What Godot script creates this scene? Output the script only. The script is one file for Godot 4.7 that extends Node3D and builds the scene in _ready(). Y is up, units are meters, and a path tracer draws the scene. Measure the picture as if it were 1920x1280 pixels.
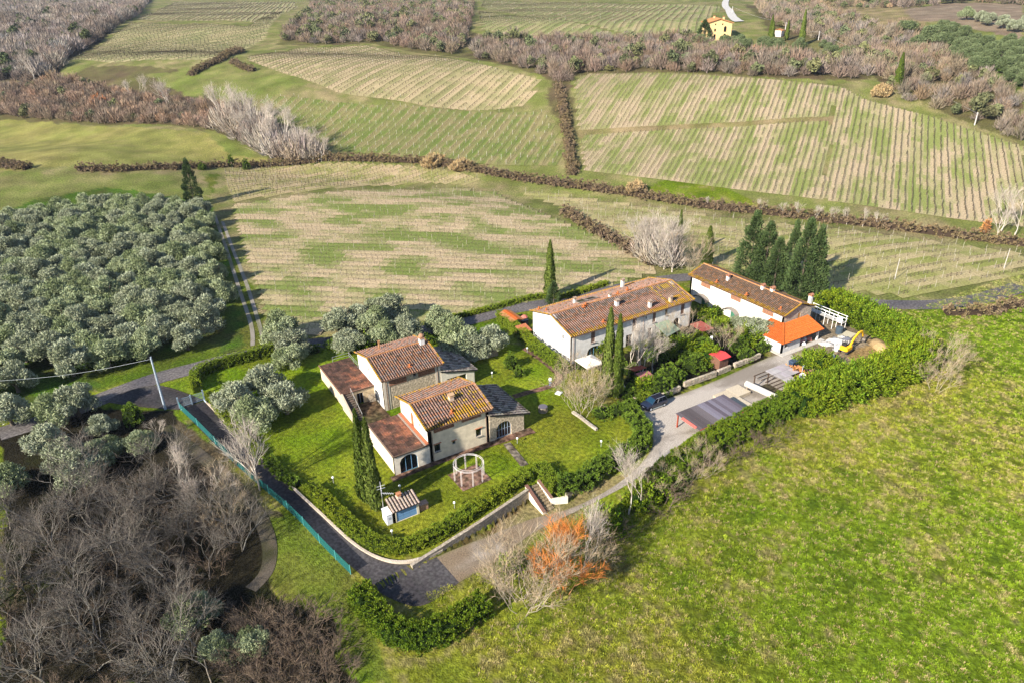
extends Node3D

# x runs along the farmhouse fronts, z runs downhill towards the lane, y is up; metres

var rng := RandomNumberGenerator.new()
var noise_a := FastNoiseLite.new()
var noise_b := FastNoiseLite.new()
var noise_c := FastNoiseLite.new()
var taken := {}
var m := {}


# collects triangles of one mesh; front faces run clockwise
class Shape:
	var v := PackedVector3Array()
	var n := PackedVector3Array()
	var c := PackedColorArray()
	var ix := PackedInt32Array()

	func quad(a: Vector3, b: Vector3, d: Vector3, e: Vector3, col: Color) -> void:
		var i := v.size()
		var k := (d - a).cross(b - a)
		k = k.normalized() if k.length_squared() > 1e-12 else Vector3.UP
		v.append(a); v.append(b); v.append(d); v.append(e)
		n.append(k); n.append(k); n.append(k); n.append(k)
		c.append(col); c.append(col); c.append(col); c.append(col)
		ix.append(i); ix.append(i + 1); ix.append(i + 2)
		ix.append(i); ix.append(i + 2); ix.append(i + 3)

	func tri(a: Vector3, b: Vector3, d: Vector3, col: Color) -> void:
		var i := v.size()
		var k := (d - a).cross(b - a)
		k = k.normalized() if k.length_squared() > 1e-12 else Vector3.UP
		v.append(a); v.append(b); v.append(d)
		n.append(k); n.append(k); n.append(k)
		c.append(col); c.append(col); c.append(col)
		ix.append(i); ix.append(i + 1); ix.append(i + 2)

	# a quad turned so that it faces out
	func face(a: Vector3, b: Vector3, d: Vector3, e: Vector3, out: Vector3, col: Color) -> void:
		if (d - a).cross(b - a).dot(out) < 0.0:
			quad(a, e, d, b, col)
		else:
			quad(a, b, d, e, col)

	# eight corners: bottom four round, then top four round
	func block(p: Array, col: Color) -> void:
		var mid := Vector3.ZERO
		for q in p:
			mid += q / 8.0
		for f in [[0, 1, 2, 3], [4, 5, 6, 7], [0, 1, 5, 4], [1, 2, 6, 5], [2, 3, 7, 6], [3, 0, 4, 7]]:
			var a: Vector3 = p[f[0]]
			var b: Vector3 = p[f[1]]
			var d: Vector3 = p[f[2]]
			var e: Vector3 = p[f[3]]
			face(a, b, d, e, (a + b + d + e) / 4.0 - mid, col)

	func box(lo: Vector3, hi: Vector3, col: Color) -> void:
		block([Vector3(lo.x, lo.y, lo.z), Vector3(hi.x, lo.y, lo.z), Vector3(hi.x, lo.y, hi.z), Vector3(lo.x, lo.y, hi.z),
			Vector3(lo.x, hi.y, lo.z), Vector3(hi.x, hi.y, lo.z), Vector3(hi.x, hi.y, hi.z), Vector3(lo.x, hi.y, hi.z)], col)

	# a bar with square section between two points
	func bar(a: Vector3, b: Vector3, w: float, h: float, col: Color) -> void:
		var d := (b - a).normalized()
		var s := d.cross(Vector3.UP)
		s = Vector3.RIGHT if s.length() < 0.01 else s.normalized()
		var u := s.cross(d).normalized()
		s *= w / 2.0
		u *= h / 2.0
		block([a - s - u, a + s - u, b + s - u, b - s - u, a - s + u, a + s + u, b + s + u, b - s + u], col)

	func tube(a: Vector3, b: Vector3, ra: float, rb: float, sides: int, col: Color, cap := false) -> void:
		var d := (b - a).normalized()
		var s := d.cross(Vector3(0.31, 0.2, 0.93))
		s = d.cross(Vector3.RIGHT).normalized() if s.length() < 0.05 else s.normalized()
		var u := s.cross(d)
		var i := v.size()
		for k in sides:
			var t := TAU * k / sides
			var o := s * cos(t) + u * sin(t)
			v.append(a + o * ra); n.append(o); c.append(col)
			v.append(b + o * rb); n.append(o); c.append(col)
		for k in sides:
			var p := i + 2 * k
			var q := i + 2 * ((k + 1) % sides)
			ix.append(p); ix.append(q); ix.append(p + 1)
			ix.append(q); ix.append(q + 1); ix.append(p + 1)
		if cap:
			for k in range(1, sides - 1):
				tri(v[i + 1], v[i + 2 * k + 1], v[i + 2 * k + 3], col)

	# rings of radius and height round a vertical axis
	func lathe(o: Vector3, prof: Array, sides: int, col: Color) -> void:
		for k in prof.size() - 1:
			var p: Vector2 = prof[k]
			var q: Vector2 = prof[k + 1]
			for j in sides:
				var t := TAU * j / sides
				var w := TAU * (j + 1) / sides
				var a := Vector3(cos(t), 0, sin(t))
				var b := Vector3(cos(w), 0, sin(w))
				var out := (a + b) * (q.y - p.y) + Vector3.UP * (p.x - q.x) * 2.0
				face(o + a * p.x + Vector3.UP * p.y, o + b * p.x + Vector3.UP * p.y, o + b * q.x + Vector3.UP * q.y, o + a * q.x + Vector3.UP * q.y, out, col)

	# a leaf-like blade: two triangles bent along the middle
	func leaf(p: Vector3, along: Vector3, side: Vector3, col: Color) -> void:
		var i := v.size()
		var k := along.cross(side).normalized()
		v.append(p - along * 0.5); v.append(p + side * 0.5 - k * 0.02); v.append(p + along * 0.5); v.append(p - side * 0.5 - k * 0.02)
		for j in 4:
			n.append(k); c.append(col)
		ix.append(i); ix.append(i + 1); ix.append(i + 2)
		ix.append(i); ix.append(i + 2); ix.append(i + 3)

	func mesh(mat: Material) -> ArrayMesh:
		var arr := []
		arr.resize(Mesh.ARRAY_MAX)
		arr[Mesh.ARRAY_VERTEX] = v
		arr[Mesh.ARRAY_NORMAL] = n
		arr[Mesh.ARRAY_COLOR] = c
		arr[Mesh.ARRAY_INDEX] = ix
		var me := ArrayMesh.new()
		if v.size():
			me.add_surface_from_arrays(Mesh.PRIMITIVE_TRIANGLES, arr)
			me.surface_set_material(0, mat)
		return me


func numbered(called: String) -> String:
	var k: int = taken.get(called, 0)
	taken[called] = k + 1
	return called if k == 0 else "%s_%03d" % [called, k]


func tag(o: Node3D, label: String, category: String, group := "", kind := "") -> Node3D:
	if label: o.set_meta("label", label)
	if category: o.set_meta("category", category)
	if group: o.set_meta("group", group)
	if kind: o.set_meta("kind", kind)
	return o


func thing(called: String, label: String, category: String, at := Vector3.ZERO, turn := 0.0, group := "") -> Node3D:
	var o := Node3D.new()
	o.name = numbered(called)
	add_child(o)
	o.position = at
	o.rotation.y = turn
	tag(o, label, category, group)
	return o


func part(called: String, s: Shape, mat: Material, parent: Node3D, kind := "") -> MeshInstance3D:
	return part_mesh(called, s.mesh(mat), parent, kind)


func part_mesh(called: String, me: Mesh, parent: Node3D, kind := "") -> MeshInstance3D:
	var o := MeshInstance3D.new()
	o.name = called
	o.mesh = me
	parent.add_child(o, true)
	if kind: o.set_meta("kind", kind)
	return o


# a thing of one mesh
func solid(called: String, s: Shape, mat: Material, label: String, category: String, at := Vector3.ZERO, turn := 0.0, group := "") -> MeshInstance3D:
	var o := MeshInstance3D.new()
	o.name = numbered(called)
	o.mesh = s.mesh(mat)
	add_child(o)
	o.position = at
	o.rotation.y = turn
	tag(o, label, category, group)
	return o


# a piece of the setting
func ground_piece(called: String, s: Shape, mat: Material, label := "") -> MeshInstance3D:
	var o := solid(called, s, mat, label, "")
	o.set_meta("kind", "structure")
	return o


func copy_of(o: Node3D, at: Vector3, turn := 0.0, size := Vector3.ONE, label := "", group := "") -> Node3D:
	var r: Node3D = o.duplicate()
	r.name = numbered(str(o.name).rstrip("0123456789").trim_suffix("_"))
	add_child(r)
	r.position = at
	r.rotation = Vector3(0, turn, 0)
	r.scale = size
	if label: r.set_meta("label", label)
	if group: r.set_meta("group", group)
	return r


func scatter(called: String, me: Mesh, where: Array, tints: Array, label: String, parent: Node3D = null) -> MultiMeshInstance3D:
	var mm := MultiMesh.new()
	mm.transform_format = MultiMesh.TRANSFORM_3D
	mm.use_colors = true
	mm.mesh = me
	mm.instance_count = where.size()
	for i in where.size():
		mm.set_instance_transform(i, where[i])
		mm.set_instance_color(i, tints[i])
	var o := MultiMeshInstance3D.new()
	o.name = numbered(called) if parent == null else called
	o.multimesh = mm
	(parent if parent else self).add_child(o, true)
	o.set_meta("kind", "stuff")
	if label: o.set_meta("label", label)
	return o


func ramp(a: float, b: float, x: float) -> float:
	var t := clampf((x - a) / (b - a), 0.0, 1.0)
	return t * t * (3.0 - 2.0 * t)


func wall_line(x: float) -> float:
	if x < 30.0: return -57.5 + (x - 22.0) * (-1.7 / 8.0)
	if x < 40.3: return -59.2 + (x - 30.0) * (-2.5 / 10.3)
	if x < 42.0: return -61.7 + (x - 40.3) * (3.2 / 1.7)
	return -58.5 + (x - 42.0) * -0.12


# height of the land
func land(x: float, z: float) -> float:
	var d := 0.812 * (x - 185.5) - 0.581 * (z + 76.9)
	var h := 22.0 * ramp(0, 130, d) + 12.0 * ramp(120, 260, d) + 6.0 * ramp(300, 1200, d) - 1.5 * exp(-d * d / 196.0)
	for b in [[-8, -302, 45, 5.0], [88, -330, 60, 4.0], [215, -210, 60, 3.5], [148, -262, 22, -3.0], [30, -420, 60, 5.0]]:
		h += b[3] * exp(-((x - b[0]) ** 2 + (z - b[1]) ** 2) / (b[2] * b[2]))
	var q := ramp(-70, -10, d)
	if q > 0.0:
		h += q * (0.7 * sin(x * 0.041 + 1.0) * sin(z * 0.037) + 0.35 * sin(x * 0.09) * cos(z * 0.083 + 2.0))
	var deep := lerpf(0.35, 1.5, ramp(21, 36, x)) * (1.0 - ramp(42, 62, x))
	var zb := wall_line(x)
	h -= lerpf(deep * ramp(zb, zb + 0.35, z), 0.6 * ramp(10, 24, x) * (1.0 - 0.6 * ramp(60, 110, x)), ramp(-53, -44, z))
	var e := 3.9 + (z + 106.0) * 0.2227 - x
	h -= 2.2 * ramp(1.5, 14, e) * ramp(-108, -98, z)
	return h


func on_land(p: Vector2, up := 0.0) -> Vector3:
	return Vector3(p.x, land(p.x, p.y) + up, p.y)


func inside(p: Vector2, poly: PackedVector2Array) -> bool:
	return Geometry2D.is_point_in_polygon(p, poly)


func grey_texture(size: int, freq: float, lo: float, hi: float, octaves := 4, cell := false, tint := Color.WHITE) -> NoiseTexture2D:
	var f := FastNoiseLite.new()
	f.seed = int(freq * 1000.0) + size
	f.noise_type = FastNoiseLite.TYPE_CELLULAR if cell else FastNoiseLite.TYPE_SIMPLEX_SMOOTH
	f.frequency = freq
	f.fractal_octaves = octaves
	var g := Gradient.new()
	g.set_color(0, Color(lo, lo, lo) * tint)
	g.set_color(1, Color(hi, hi, hi))
	var t := NoiseTexture2D.new()
	t.width = size
	t.height = size
	t.seamless = true
	t.noise = f
	t.color_ramp = g
	return t


func bump_texture(size: int, freq: float, strength: float, cell := false) -> NoiseTexture2D:
	var t := grey_texture(size, freq, 0, 1, 4, cell)
	t.color_ramp = null
	t.as_normal_map = true
	t.bump_strength = strength
	return t


# vertex colours are halved linear values, so that dark greens keep their steps
func matte(rough := 0.9, tex: Texture2D = null, metres := 1.0, bump: Texture2D = null, deep := 1.0) -> StandardMaterial3D:
	var s := StandardMaterial3D.new()
	s.vertex_color_use_as_albedo = true
	s.albedo_color = Color(1, 1, 1)
	s.roughness = rough
	s.metallic_specular = 0.15
	if tex or bump:
		s.uv1_triplanar = true
		s.uv1_world_triplanar = true
		s.uv1_scale = Vector3.ONE / metres
	if tex: s.albedo_texture = tex
	if bump:
		s.normal_enabled = true
		s.normal_texture = bump
		s.normal_scale = deep
	return s


func leafy(through := 0.35, rough := 0.6) -> StandardMaterial3D:
	var s := matte(rough)
	s.backlight_enabled = true
	s.backlight = Color(through, through, through)
	s.cull_mode = BaseMaterial3D.CULL_DISABLED
	return s


func vary(c: Color, by: float) -> Color:
	var k := 1.0 + rng.randf_range(-by, by)
	return Color(c.r * k * (1.0 + rng.randf_range(-by, by) * 0.3), c.g * k, c.b * k * (1.0 + rng.randf_range(-by, by) * 0.3))


func make_materials() -> void:
	m.ground = matte(0.95, grey_texture(1024, 0.012, 0.55, 1.0, 6), 9.0, bump_texture(1024, 0.03, 9.0), 1.0)
	m.ground.detail_enabled = true
	m.ground.detail_blend_mode = BaseMaterial3D.BLEND_MODE_MUL
	m.ground.detail_albedo = grey_texture(512, 0.008, 0.7, 1.0, 5)
	m.ground.detail_uv_layer = BaseMaterial3D.DETAIL_UV_2
	m.ground.uv2_triplanar = true
	m.ground.uv2_world_triplanar = true
	m.ground.uv2_scale = Vector3.ONE / 61.0
	m.field = matte(0.95, grey_texture(1024, 0.02, 0.65, 1.0, 5), 12.0)
	m.asphalt = matte(0.85, grey_texture(1024, 0.012, 0.6, 1.0, 6), 7.0)
	m.gravel = matte(0.95, grey_texture(1024, 0.02, 0.72, 1.0, 6), 5.0, bump_texture(512, 0.06, 5.0), 0.6)
	m.plaster = matte(0.9, grey_texture(1024, 0.005, 0.84, 1.0, 6), 6.0)
	m.stone = matte(0.95, grey_texture(1024, 0.016, 0.6, 1.0, 2, true), 5.5, bump_texture(1024, 0.016, 8.0, true), 1.0)
	m.tile = matte(0.85, grey_texture(512, 0.02, 0.6, 1.0, 5), 1.7)
	m.paving = matte(0.9, grey_texture(1024, 0.006, 0.3, 1.0, 6), 6.5)
	m.wood = matte(0.75, grey_texture(512, 0.02, 0.65, 1.0, 4), 1.3)
	m.plain = matte(0.7)
	m.bark = matte(0.95)
	m.paint = matte(0.45)
	m.metal = matte(0.4)
	m.metal.metallic = 0.5
	m.leaf = leafy(0.4, 0.55)
	m.needle = leafy(0.25, 0.7)
	m.glass = StandardMaterial3D.new()
	m.glass.albedo_color = Color(0.05, 0.07, 0.09)
	m.glass.roughness = 0.08
	m.glass.metallic_specular = 0.6
	m.car = StandardMaterial3D.new()
	m.car.albedo_color = Color(0.03, 0.07, 0.16)
	m.car.roughness = 0.25
	m.car.clearcoat_enabled = true
	m.car.clearcoat = 0.8
	m.mesh_green = StandardMaterial3D.new()
	m.mesh_green.albedo_color = Color(0.06, 0.36, 0.36, 0.55)
	m.mesh_green.transparency = BaseMaterial3D.TRANSPARENCY_ALPHA
	m.mesh_green.roughness = 0.6


func _ready() -> void:
	rng.seed = 20
	noise_a.seed = 3; noise_a.frequency = 0.018; noise_a.fractal_octaves = 4
	noise_b.seed = 8; noise_b.frequency = 0.12; noise_b.fractal_octaves = 3
	noise_c.seed = 5; noise_c.frequency = 0.5; noise_c.fractal_octaves = 2
	var cam := Camera3D.new()
	cam.name = "camera"
	cam.fov = 51.06
	cam.near = 0.5
	cam.far = 6000.0
	cam.transform = Transform3D(Basis(Vector3(0.85, -0.02, 0.52), Vector3(0.25, 0.89, -0.38), Vector3(-0.46, 0.45, 0.77)), Vector3(0, 58, 0))
	add_child(cam)
	cam.current = true
	var sky := ProceduralSkyMaterial.new()
	sky.sky_top_color = Color(0.42, 0.52, 0.68)
	sky.sky_horizon_color = Color(0.78, 0.82, 0.88)
	sky.sky_curve = 0.25
	sky.ground_bottom_color = Color(0.2, 0.22, 0.16)
	sky.ground_horizon_color = Color(0.6, 0.62, 0.6)
	sky.sky_energy_multiplier = 1.0
	var env := Environment.new()
	env.background_mode = Environment.BG_SKY
	env.sky = Sky.new()
	env.sky.sky_material = sky
	env.background_energy_multiplier = 0.68
	env.tonemap_mode = Environment.TONE_MAPPER_LINEAR
	env.tonemap_exposure = 2.6
	env.sdfgi_enabled = true
	env.ssao_enabled = true
	env.ssil_enabled = true
	env.fog_enabled = true
	env.fog_density = 0.00005
	env.fog_light_color = Color(0.8, 0.86, 0.95)
	var we := WorldEnvironment.new()
	we.name = "environment"
	we.environment = env
	add_child(we)
	var sun := DirectionalLight3D.new()
	sun.name = "sun"
	add_child(sun)
	sun.look_at_from_position(Vector3(-0.86, 0.5, 0.21) * 100.0, Vector3.ZERO)
	sun.light_energy = 1.6
	sun.light_angular_distance = 0.9
	sun.light_color = Color(1.0, 0.96, 0.9)
	sun.shadow_enabled = true
	make_materials()
	build_land()
	build_roads()
	build_vineyards()
	build_plants()
	build_buildings()
	build_garden()
	build_yard()
	build_far()


# ---------------------------------------------------------------- land
var zones := []


func zone(kind: String, pts: Array) -> void:
	var p := PackedVector2Array(pts)
	var r := Rect2(p[0], Vector2.ZERO)
	for q in p:
		r = r.expand(q)
	zones.append([kind, p, r])


func land_tint(x: float, z: float) -> Color:
	var p := Vector2(x + noise_b.get_noise_2d(x, z) * 1.6, z + noise_b.get_noise_2d(z + 300.0, x) * 1.6)
	var kind := "meadow"
	for q in zones:
		if q[2].has_point(p) and Geometry2D.is_point_in_polygon(p, q[1]):
			kind = q[0]
	if kind == "meadow" and (z < -160.0 or x > 160.0):
		kind = "verge"
	var a := noise_a.get_noise_2d(x, z)
	var b := noise_b.get_noise_2d(x, z)
	var c := noise_c.get_noise_2d(x, z)
	match kind:
		"lawn":
			var k := Color(0.135, 0.225, 0.009).lerp(Color(0.25, 0.265, 0.024), clampf(0.4 + a * 1.4 + b * 0.6, 0, 1))
			return k.lerp(Color(0.05, 0.115, 0.01), clampf(c * 0.5 + b * 0.35, 0, 0.5))
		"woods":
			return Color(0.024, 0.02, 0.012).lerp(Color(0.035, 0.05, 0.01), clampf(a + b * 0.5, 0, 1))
		"brush":
			return Color(0.13, 0.10, 0.055).lerp(Color(0.15, 0.15, 0.05), clampf(0.4 + a + b * 0.6, 0, 1))
		"grove":
			return Color(0.075, 0.15, 0.015).lerp(Color(0.1, 0.1, 0.03), clampf(0.3 + b + a * 0.4, 0, 1))
		"pale":
			var k := Color(0.3, 0.275, 0.085).lerp(Color(0.26, 0.27, 0.07), clampf(0.5 + a * 1.4, 0, 1))
			return k.lerp(Color(0.35, 0.3, 0.12), clampf(b * 0.8, 0, 0.6))
		"green":
			return Color(0.165, 0.205, 0.045).lerp(Color(0.25, 0.235, 0.09), clampf(0.4 + a * 1.2 + b * 0.6, 0, 1))
		"verge":
			return Color(0.185, 0.21, 0.055).lerp(Color(0.32, 0.265, 0.135), clampf(0.35 + a * 1.0 + b * 0.9, 0, 1))
		"strip":
			return Color(0.09, 0.15, 0.012).lerp(Color(0.15, 0.16, 0.03), clampf(0.4 + a + b * 0.8, 0, 1))
		"dirt":
			return Color(0.34, 0.27, 0.18).lerp(Color(0.26, 0.21, 0.14), clampf(0.5 + a + b, 0, 1))
		"ochre":
			return Color(0.42, 0.28, 0.11).lerp(Color(0.33, 0.23, 0.1), clampf(0.5 + b, 0, 1))
		"plough":
			return Color(0.27, 0.2, 0.14).lerp(Color(0.32, 0.25, 0.17), clampf(0.5 + a + b, 0, 1))
		"leaves":
			return Color(0.14, 0.085, 0.04).lerp(Color(0.1, 0.11, 0.025), clampf(0.35 + b + c * 0.5, 0, 1))
		"tan":
			return Color(0.34, 0.26, 0.14).lerp(Color(0.2, 0.2, 0.06), clampf(0.3 + b * 0.9 + a * 0.5, 0, 1))
	var g := Color(0.135, 0.2, 0.012).lerp(Color(0.25, 0.255, 0.03), clampf(0.5 + a * 1.4 + b * 0.4, 0, 1))
	var dry := clampf((a * 0.5 + b * 0.8 + c * 0.9 - 0.22) * 1.9 + ramp(30, 110, x) * 0.15, 0, 0.65)
	g = g.lerp(Color(0.27, 0.22, 0.1), dry)
	return g.lerp(Color(0.06, 0.11, 0.01), clampf((-c - b * 0.6) * 0.9 - 0.15, 0, 0.6))


func build_land() -> void:
	zone("strip", [Vector2(9.36, -74.75), Vector2(12.42, -72.79), Vector2(14.12, -62.11), Vector2(14.94, -56.04), Vector2(12.79, -52.08), Vector2(12.28, -45.23), Vector2(8.17, -48.68), Vector2(9.31, -56.8), Vector2(7.98, -62), Vector2(7.08, -66.3)])
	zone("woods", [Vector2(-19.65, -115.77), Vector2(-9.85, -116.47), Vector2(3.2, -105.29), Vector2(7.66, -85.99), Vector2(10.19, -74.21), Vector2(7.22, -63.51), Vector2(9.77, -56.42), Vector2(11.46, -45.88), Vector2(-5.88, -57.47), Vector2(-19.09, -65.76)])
	zone("strip", [Vector2(8.71, -73.49), Vector2(12.28, -72.3), Vector2(14.12, -62.11), Vector2(15.38, -55.72), Vector2(13.24, -51.75), Vector2(13.3, -43.82), Vector2(9.23, -47.1), Vector2(9.81, -54.86), Vector2(8.22, -61.79), Vector2(7.33, -66.08)])
	zone("brush", [Vector2(3.18, -102.69), Vector2(4.45, -103.6), Vector2(7.87, -86.97), Vector2(8.93, -82.47), Vector2(10.19, -74.21), Vector2(7.59, -71.68), Vector2(6.42, -80.39), Vector2(5.23, -87.64), Vector2(2.28, -99.3)])
	zone("lawn", [Vector2(6.97, -111.68), Vector2(8.39, -116.56), Vector2(21.36, -115.96), Vector2(27.66, -117.95), Vector2(38.62, -114.62), Vector2(50.34, -109.56), Vector2(59.8, -106.06), Vector2(58.29, -97.78), Vector2(59.59, -83.1), Vector2(57.11, -76.7), Vector2(58.41, -70.38), Vector2(60, -62.66), Vector2(55.32, -60), Vector2(46.51, -59.69), Vector2(41.03, -59.65), Vector2(39.36, -61.45), Vector2(22.47, -57.46), Vector2(19.39, -58.57), Vector2(14.8, -71.86), Vector2(11.29, -89.43)])
	zone("grove", [Vector2(-22.49, -244.64), Vector2(-14.41, -254.56), Vector2(5.81, -255.85), Vector2(30.59, -228.06), Vector2(27.76, -201.72), Vector2(23.7, -165.71), Vector2(18.66, -123.88), Vector2(17.65, -119.59), Vector2(-5.1, -120.15), Vector2(-19.74, -119.27)])
	zone("strip", [Vector2(36.31, -259.84), Vector2(42.43, -258.99), Vector2(34.29, -209.3), Vector2(30.1, -169.86), Vector2(24.56, -133.75), Vector2(21.11, -118.53), Vector2(17.16, -119.44), Vector2(20.58, -145.79), Vector2(26.71, -186.22), Vector2(30.85, -224.66)])
	zone("strip", [Vector2(-6.11, -128.23), Vector2(4.03, -128.54), Vector2(9.22, -127.58), Vector2(14.55, -126.59), Vector2(10.88, -117.11), Vector2(2.92, -120.14), Vector2(-5.91, -119.67)])
	zone("tan", [Vector2(25.41, -56.66), Vector2(35.37, -60.18), Vector2(38.75, -59.27), Vector2(40.73, -58.6), Vector2(47.56, -57.59), Vector2(54.29, -58.2), Vector2(58.58, -59.91), Vector2(63.21, -57.48), Vector2(59.69, -56.87), Vector2(47.7, -55.57), Vector2(37.69, -55.3), Vector2(29.85, -53.44), Vector2(24.69, -52.71)])
	zone("leaves", [Vector2(24.66, -57.85), Vector2(39.02, -60.93), Vector2(42.23, -58.42), Vector2(43.59, -57.97), Vector2(37.9, -59.2), Vector2(32.38, -59.02), Vector2(25.94, -56.38)])
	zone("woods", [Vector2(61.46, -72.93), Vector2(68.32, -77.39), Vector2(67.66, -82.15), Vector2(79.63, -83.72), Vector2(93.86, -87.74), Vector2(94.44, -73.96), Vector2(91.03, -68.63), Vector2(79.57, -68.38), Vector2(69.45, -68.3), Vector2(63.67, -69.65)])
	zone("tan", [Vector2(156.15, -214.58), Vector2(177.16, -192.48), Vector2(197.82, -173.02), Vector2(220.9, -155), Vector2(216.26, -150.12), Vector2(193.02, -168.31), Vector2(172.55, -187.11), Vector2(151.96, -206.47)])
	zone("dirt", [Vector2(90.59, -68.24), Vector2(95.92, -70.54), Vector2(100.77, -72.3), Vector2(115.84, -78.43), Vector2(114.64, -75.33), Vector2(112.94, -68.13), Vector2(112.15, -62.29), Vector2(107.13, -54.13), Vector2(98.98, -54.29), Vector2(93.85, -58.25), Vector2(91.33, -64.47)])
	zone("ochre", [Vector2(102.03, -62.32), Vector2(109.58, -61.56), Vector2(109.45, -56.55), Vector2(106.31, -53.6), Vector2(100.13, -54.14), Vector2(98.13, -57.49)])
	zone("brush", [Vector2(66.35, -61.81), Vector2(71.67, -61.78), Vector2(81.83, -60.62), Vector2(90.63, -59.74), Vector2(95.6, -59.56), Vector2(97.59, -55.2), Vector2(83.39, -55.94), Vector2(65.06, -56.28)])
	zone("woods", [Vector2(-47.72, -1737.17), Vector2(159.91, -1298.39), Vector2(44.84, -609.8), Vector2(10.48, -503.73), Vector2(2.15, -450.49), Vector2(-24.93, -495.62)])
	zone("brush", [Vector2(-24.88, -497.81), Vector2(4.46, -446.96), Vector2(18.38, -458.67), Vector2(53.39, -410.4), Vector2(61.09, -363.11), Vector2(60.82, -324.06), Vector2(77.94, -292.04), Vector2(77.04, -252.63), Vector2(55.36, -271.42), Vector2(48.5, -308.1), Vector2(38.25, -330.19), Vector2(14.53, -360.04), Vector2(-25.7, -412.52)])
	zone("green", [Vector2(52.21, -404.18), Vector2(69.81, -401.78), Vector2(87.33, -408.71), Vector2(94.49, -375.23), Vector2(98.33, -330.9), Vector2(81.44, -331.19), Vector2(69.19, -329.69), Vector2(58.76, -333.92), Vector2(49.28, -364.09), Vector2(40.71, -410.46)])
	zone("pale", [Vector2(-30.07, -420.42), Vector2(-8.87, -390.94), Vector2(19.83, -349.38), Vector2(52.94, -300.52), Vector2(59.43, -268.63), Vector2(40.31, -270.11), Vector2(-22.54, -287.38)])
	zone("green", [Vector2(46.49, -318.29), Vector2(54.22, -297.35), Vector2(60.5, -268.96), Vector2(48.34, -281.54)])
	zone("green", [Vector2(-25.6, -290.12), Vector2(-7.69, -275.91), Vector2(29.06, -259.21), Vector2(26.26, -239.93), Vector2(5.71, -254.79), Vector2(-14.45, -252.99), Vector2(-22.48, -243.59)])
	zone("brush", [Vector2(116.38, -455.48), Vector2(218.92, -690.79), Vector2(317.34, -1041.2), Vector2(428.54, -785.84), Vector2(212.37, -394.08), Vector2(211.73, -383.53), Vector2(223.93, -347), Vector2(258.14, -308.94), Vector2(282.42, -284.33), Vector2(267.15, -238.48), Vector2(284.46, -207.13), Vector2(258.01, -168.39), Vector2(248.48, -170.33), Vector2(231.6, -185.04), Vector2(201.81, -233.83), Vector2(185.33, -256.58), Vector2(174.08, -242.61), Vector2(176.72, -261.66), Vector2(172.08, -334.12), Vector2(158.76, -412.06), Vector2(128.97, -434.66)])
	zone("brush", [Vector2(479.91, -434.31), Vector2(454.58, -345.62), Vector2(347.44, -226.22), Vector2(364.47, -215.55), Vector2(316.12, -177.38), Vector2(286.95, -143.82), Vector2(271.86, -122.78), Vector2(243.89, -106.74), Vector2(246.33, -128.33), Vector2(252.42, -160.03), Vector2(279.34, -193.06), Vector2(284.43, -223.7), Vector2(311.59, -266.12)])
	zone("tan", [Vector2(576.55, -491.18), Vector2(632.7, -398.41), Vector2(386.04, -223.75), Vector2(353.27, -219.06), Vector2(344.63, -241.74), Vector2(449.34, -367.68)])
	zone("grove", [Vector2(370.13, -219.2), Vector2(370.22, -206.01), Vector2(347.19, -162.41), Vector2(274, -123.99), Vector2(296.45, -149.08), Vector2(302.51, -164.82)])
	zone("plough", [Vector2(457.58, -286.54), Vector2(560.06, -327.33), Vector2(584.13, -310.27), Vector2(586.07, -282.39), Vector2(359.84, -169.23), Vector2(368.64, -190.2), Vector2(380.67, -215.05), Vector2(378.19, -229.97)])
	zone("green", [Vector2(304.19, -235.63), Vector2(309.62, -226.66), Vector2(288.57, -189.84), Vector2(275.8, -177.46), Vector2(276.96, -191.32), Vector2(286.88, -214.4)])
	zone("brush", [Vector2(177.33, -258.62), Vector2(178.16, -246.53), Vector2(166.5, -228.41), Vector2(134.52, -182.3), Vector2(132.09, -184.7), Vector2(151.31, -213.66), Vector2(163.08, -241.4)])
	zone("verge", [Vector2(30.72, -224.75), Vector2(44.01, -270.8), Vector2(79.96, -249.65), Vector2(105.65, -220.8), Vector2(118.4, -196.49), Vector2(135.29, -165.66), Vector2(151.52, -138.2), Vector2(161.62, -119.15), Vector2(187.87, -75.62), Vector2(160, -61.08), Vector2(148.63, -62.54), Vector2(139.81, -63.96), Vector2(130.12, -68.83), Vector2(121.56, -81.62), Vector2(105.53, -101.22), Vector2(73.86, -107.06), Vector2(62.46, -108.59), Vector2(50.64, -110.18), Vector2(22.76, -121.18), Vector2(23.48, -131.54)])
	var s := Shape.new()
	var rows := []
	var far := 18.0
	while far < 3600.0:
		rows.append(far)
		far += 0.6 if far < 125.0 else far * 0.0055
	var cols := 430
	var base := s.v.size()
	for r in rows.size():
		var d: float = rows[r]
		var half := d * 0.8 + 34.0
		for k in cols + 1:
			var w := (2.0 * k / cols - 1.0) * half
			var x := 0.512 * d + 0.859 * w
			var z := -0.859 * d + 0.512 * w
			s.v.append(Vector3(x, land(x, z), z))
			s.c.append(land_tint(x, z) * 1.45)
	s.n.resize(s.v.size())
	var w1 := cols + 1
	for r in rows.size():
		for k in w1:
			var i := r * w1 + k
			var l := s.v[i - 1] if k > 0 else s.v[i]
			var rr := s.v[i + 1] if k < cols else s.v[i]
			var nn := s.v[i - w1] if r > 0 else s.v[i]
			var ff := s.v[i + w1] if r < rows.size() - 1 else s.v[i]
			s.n[i] = (rr - l).cross(ff - nn).normalized()
			if k < cols and r < rows.size() - 1:
				s.ix.append(i); s.ix.append(i + w1); s.ix.append(i + 1)
				s.ix.append(i + 1); s.ix.append(i + w1); s.ix.append(i + w1 + 1)
	ground_piece("ground", s, m.ground)


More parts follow.
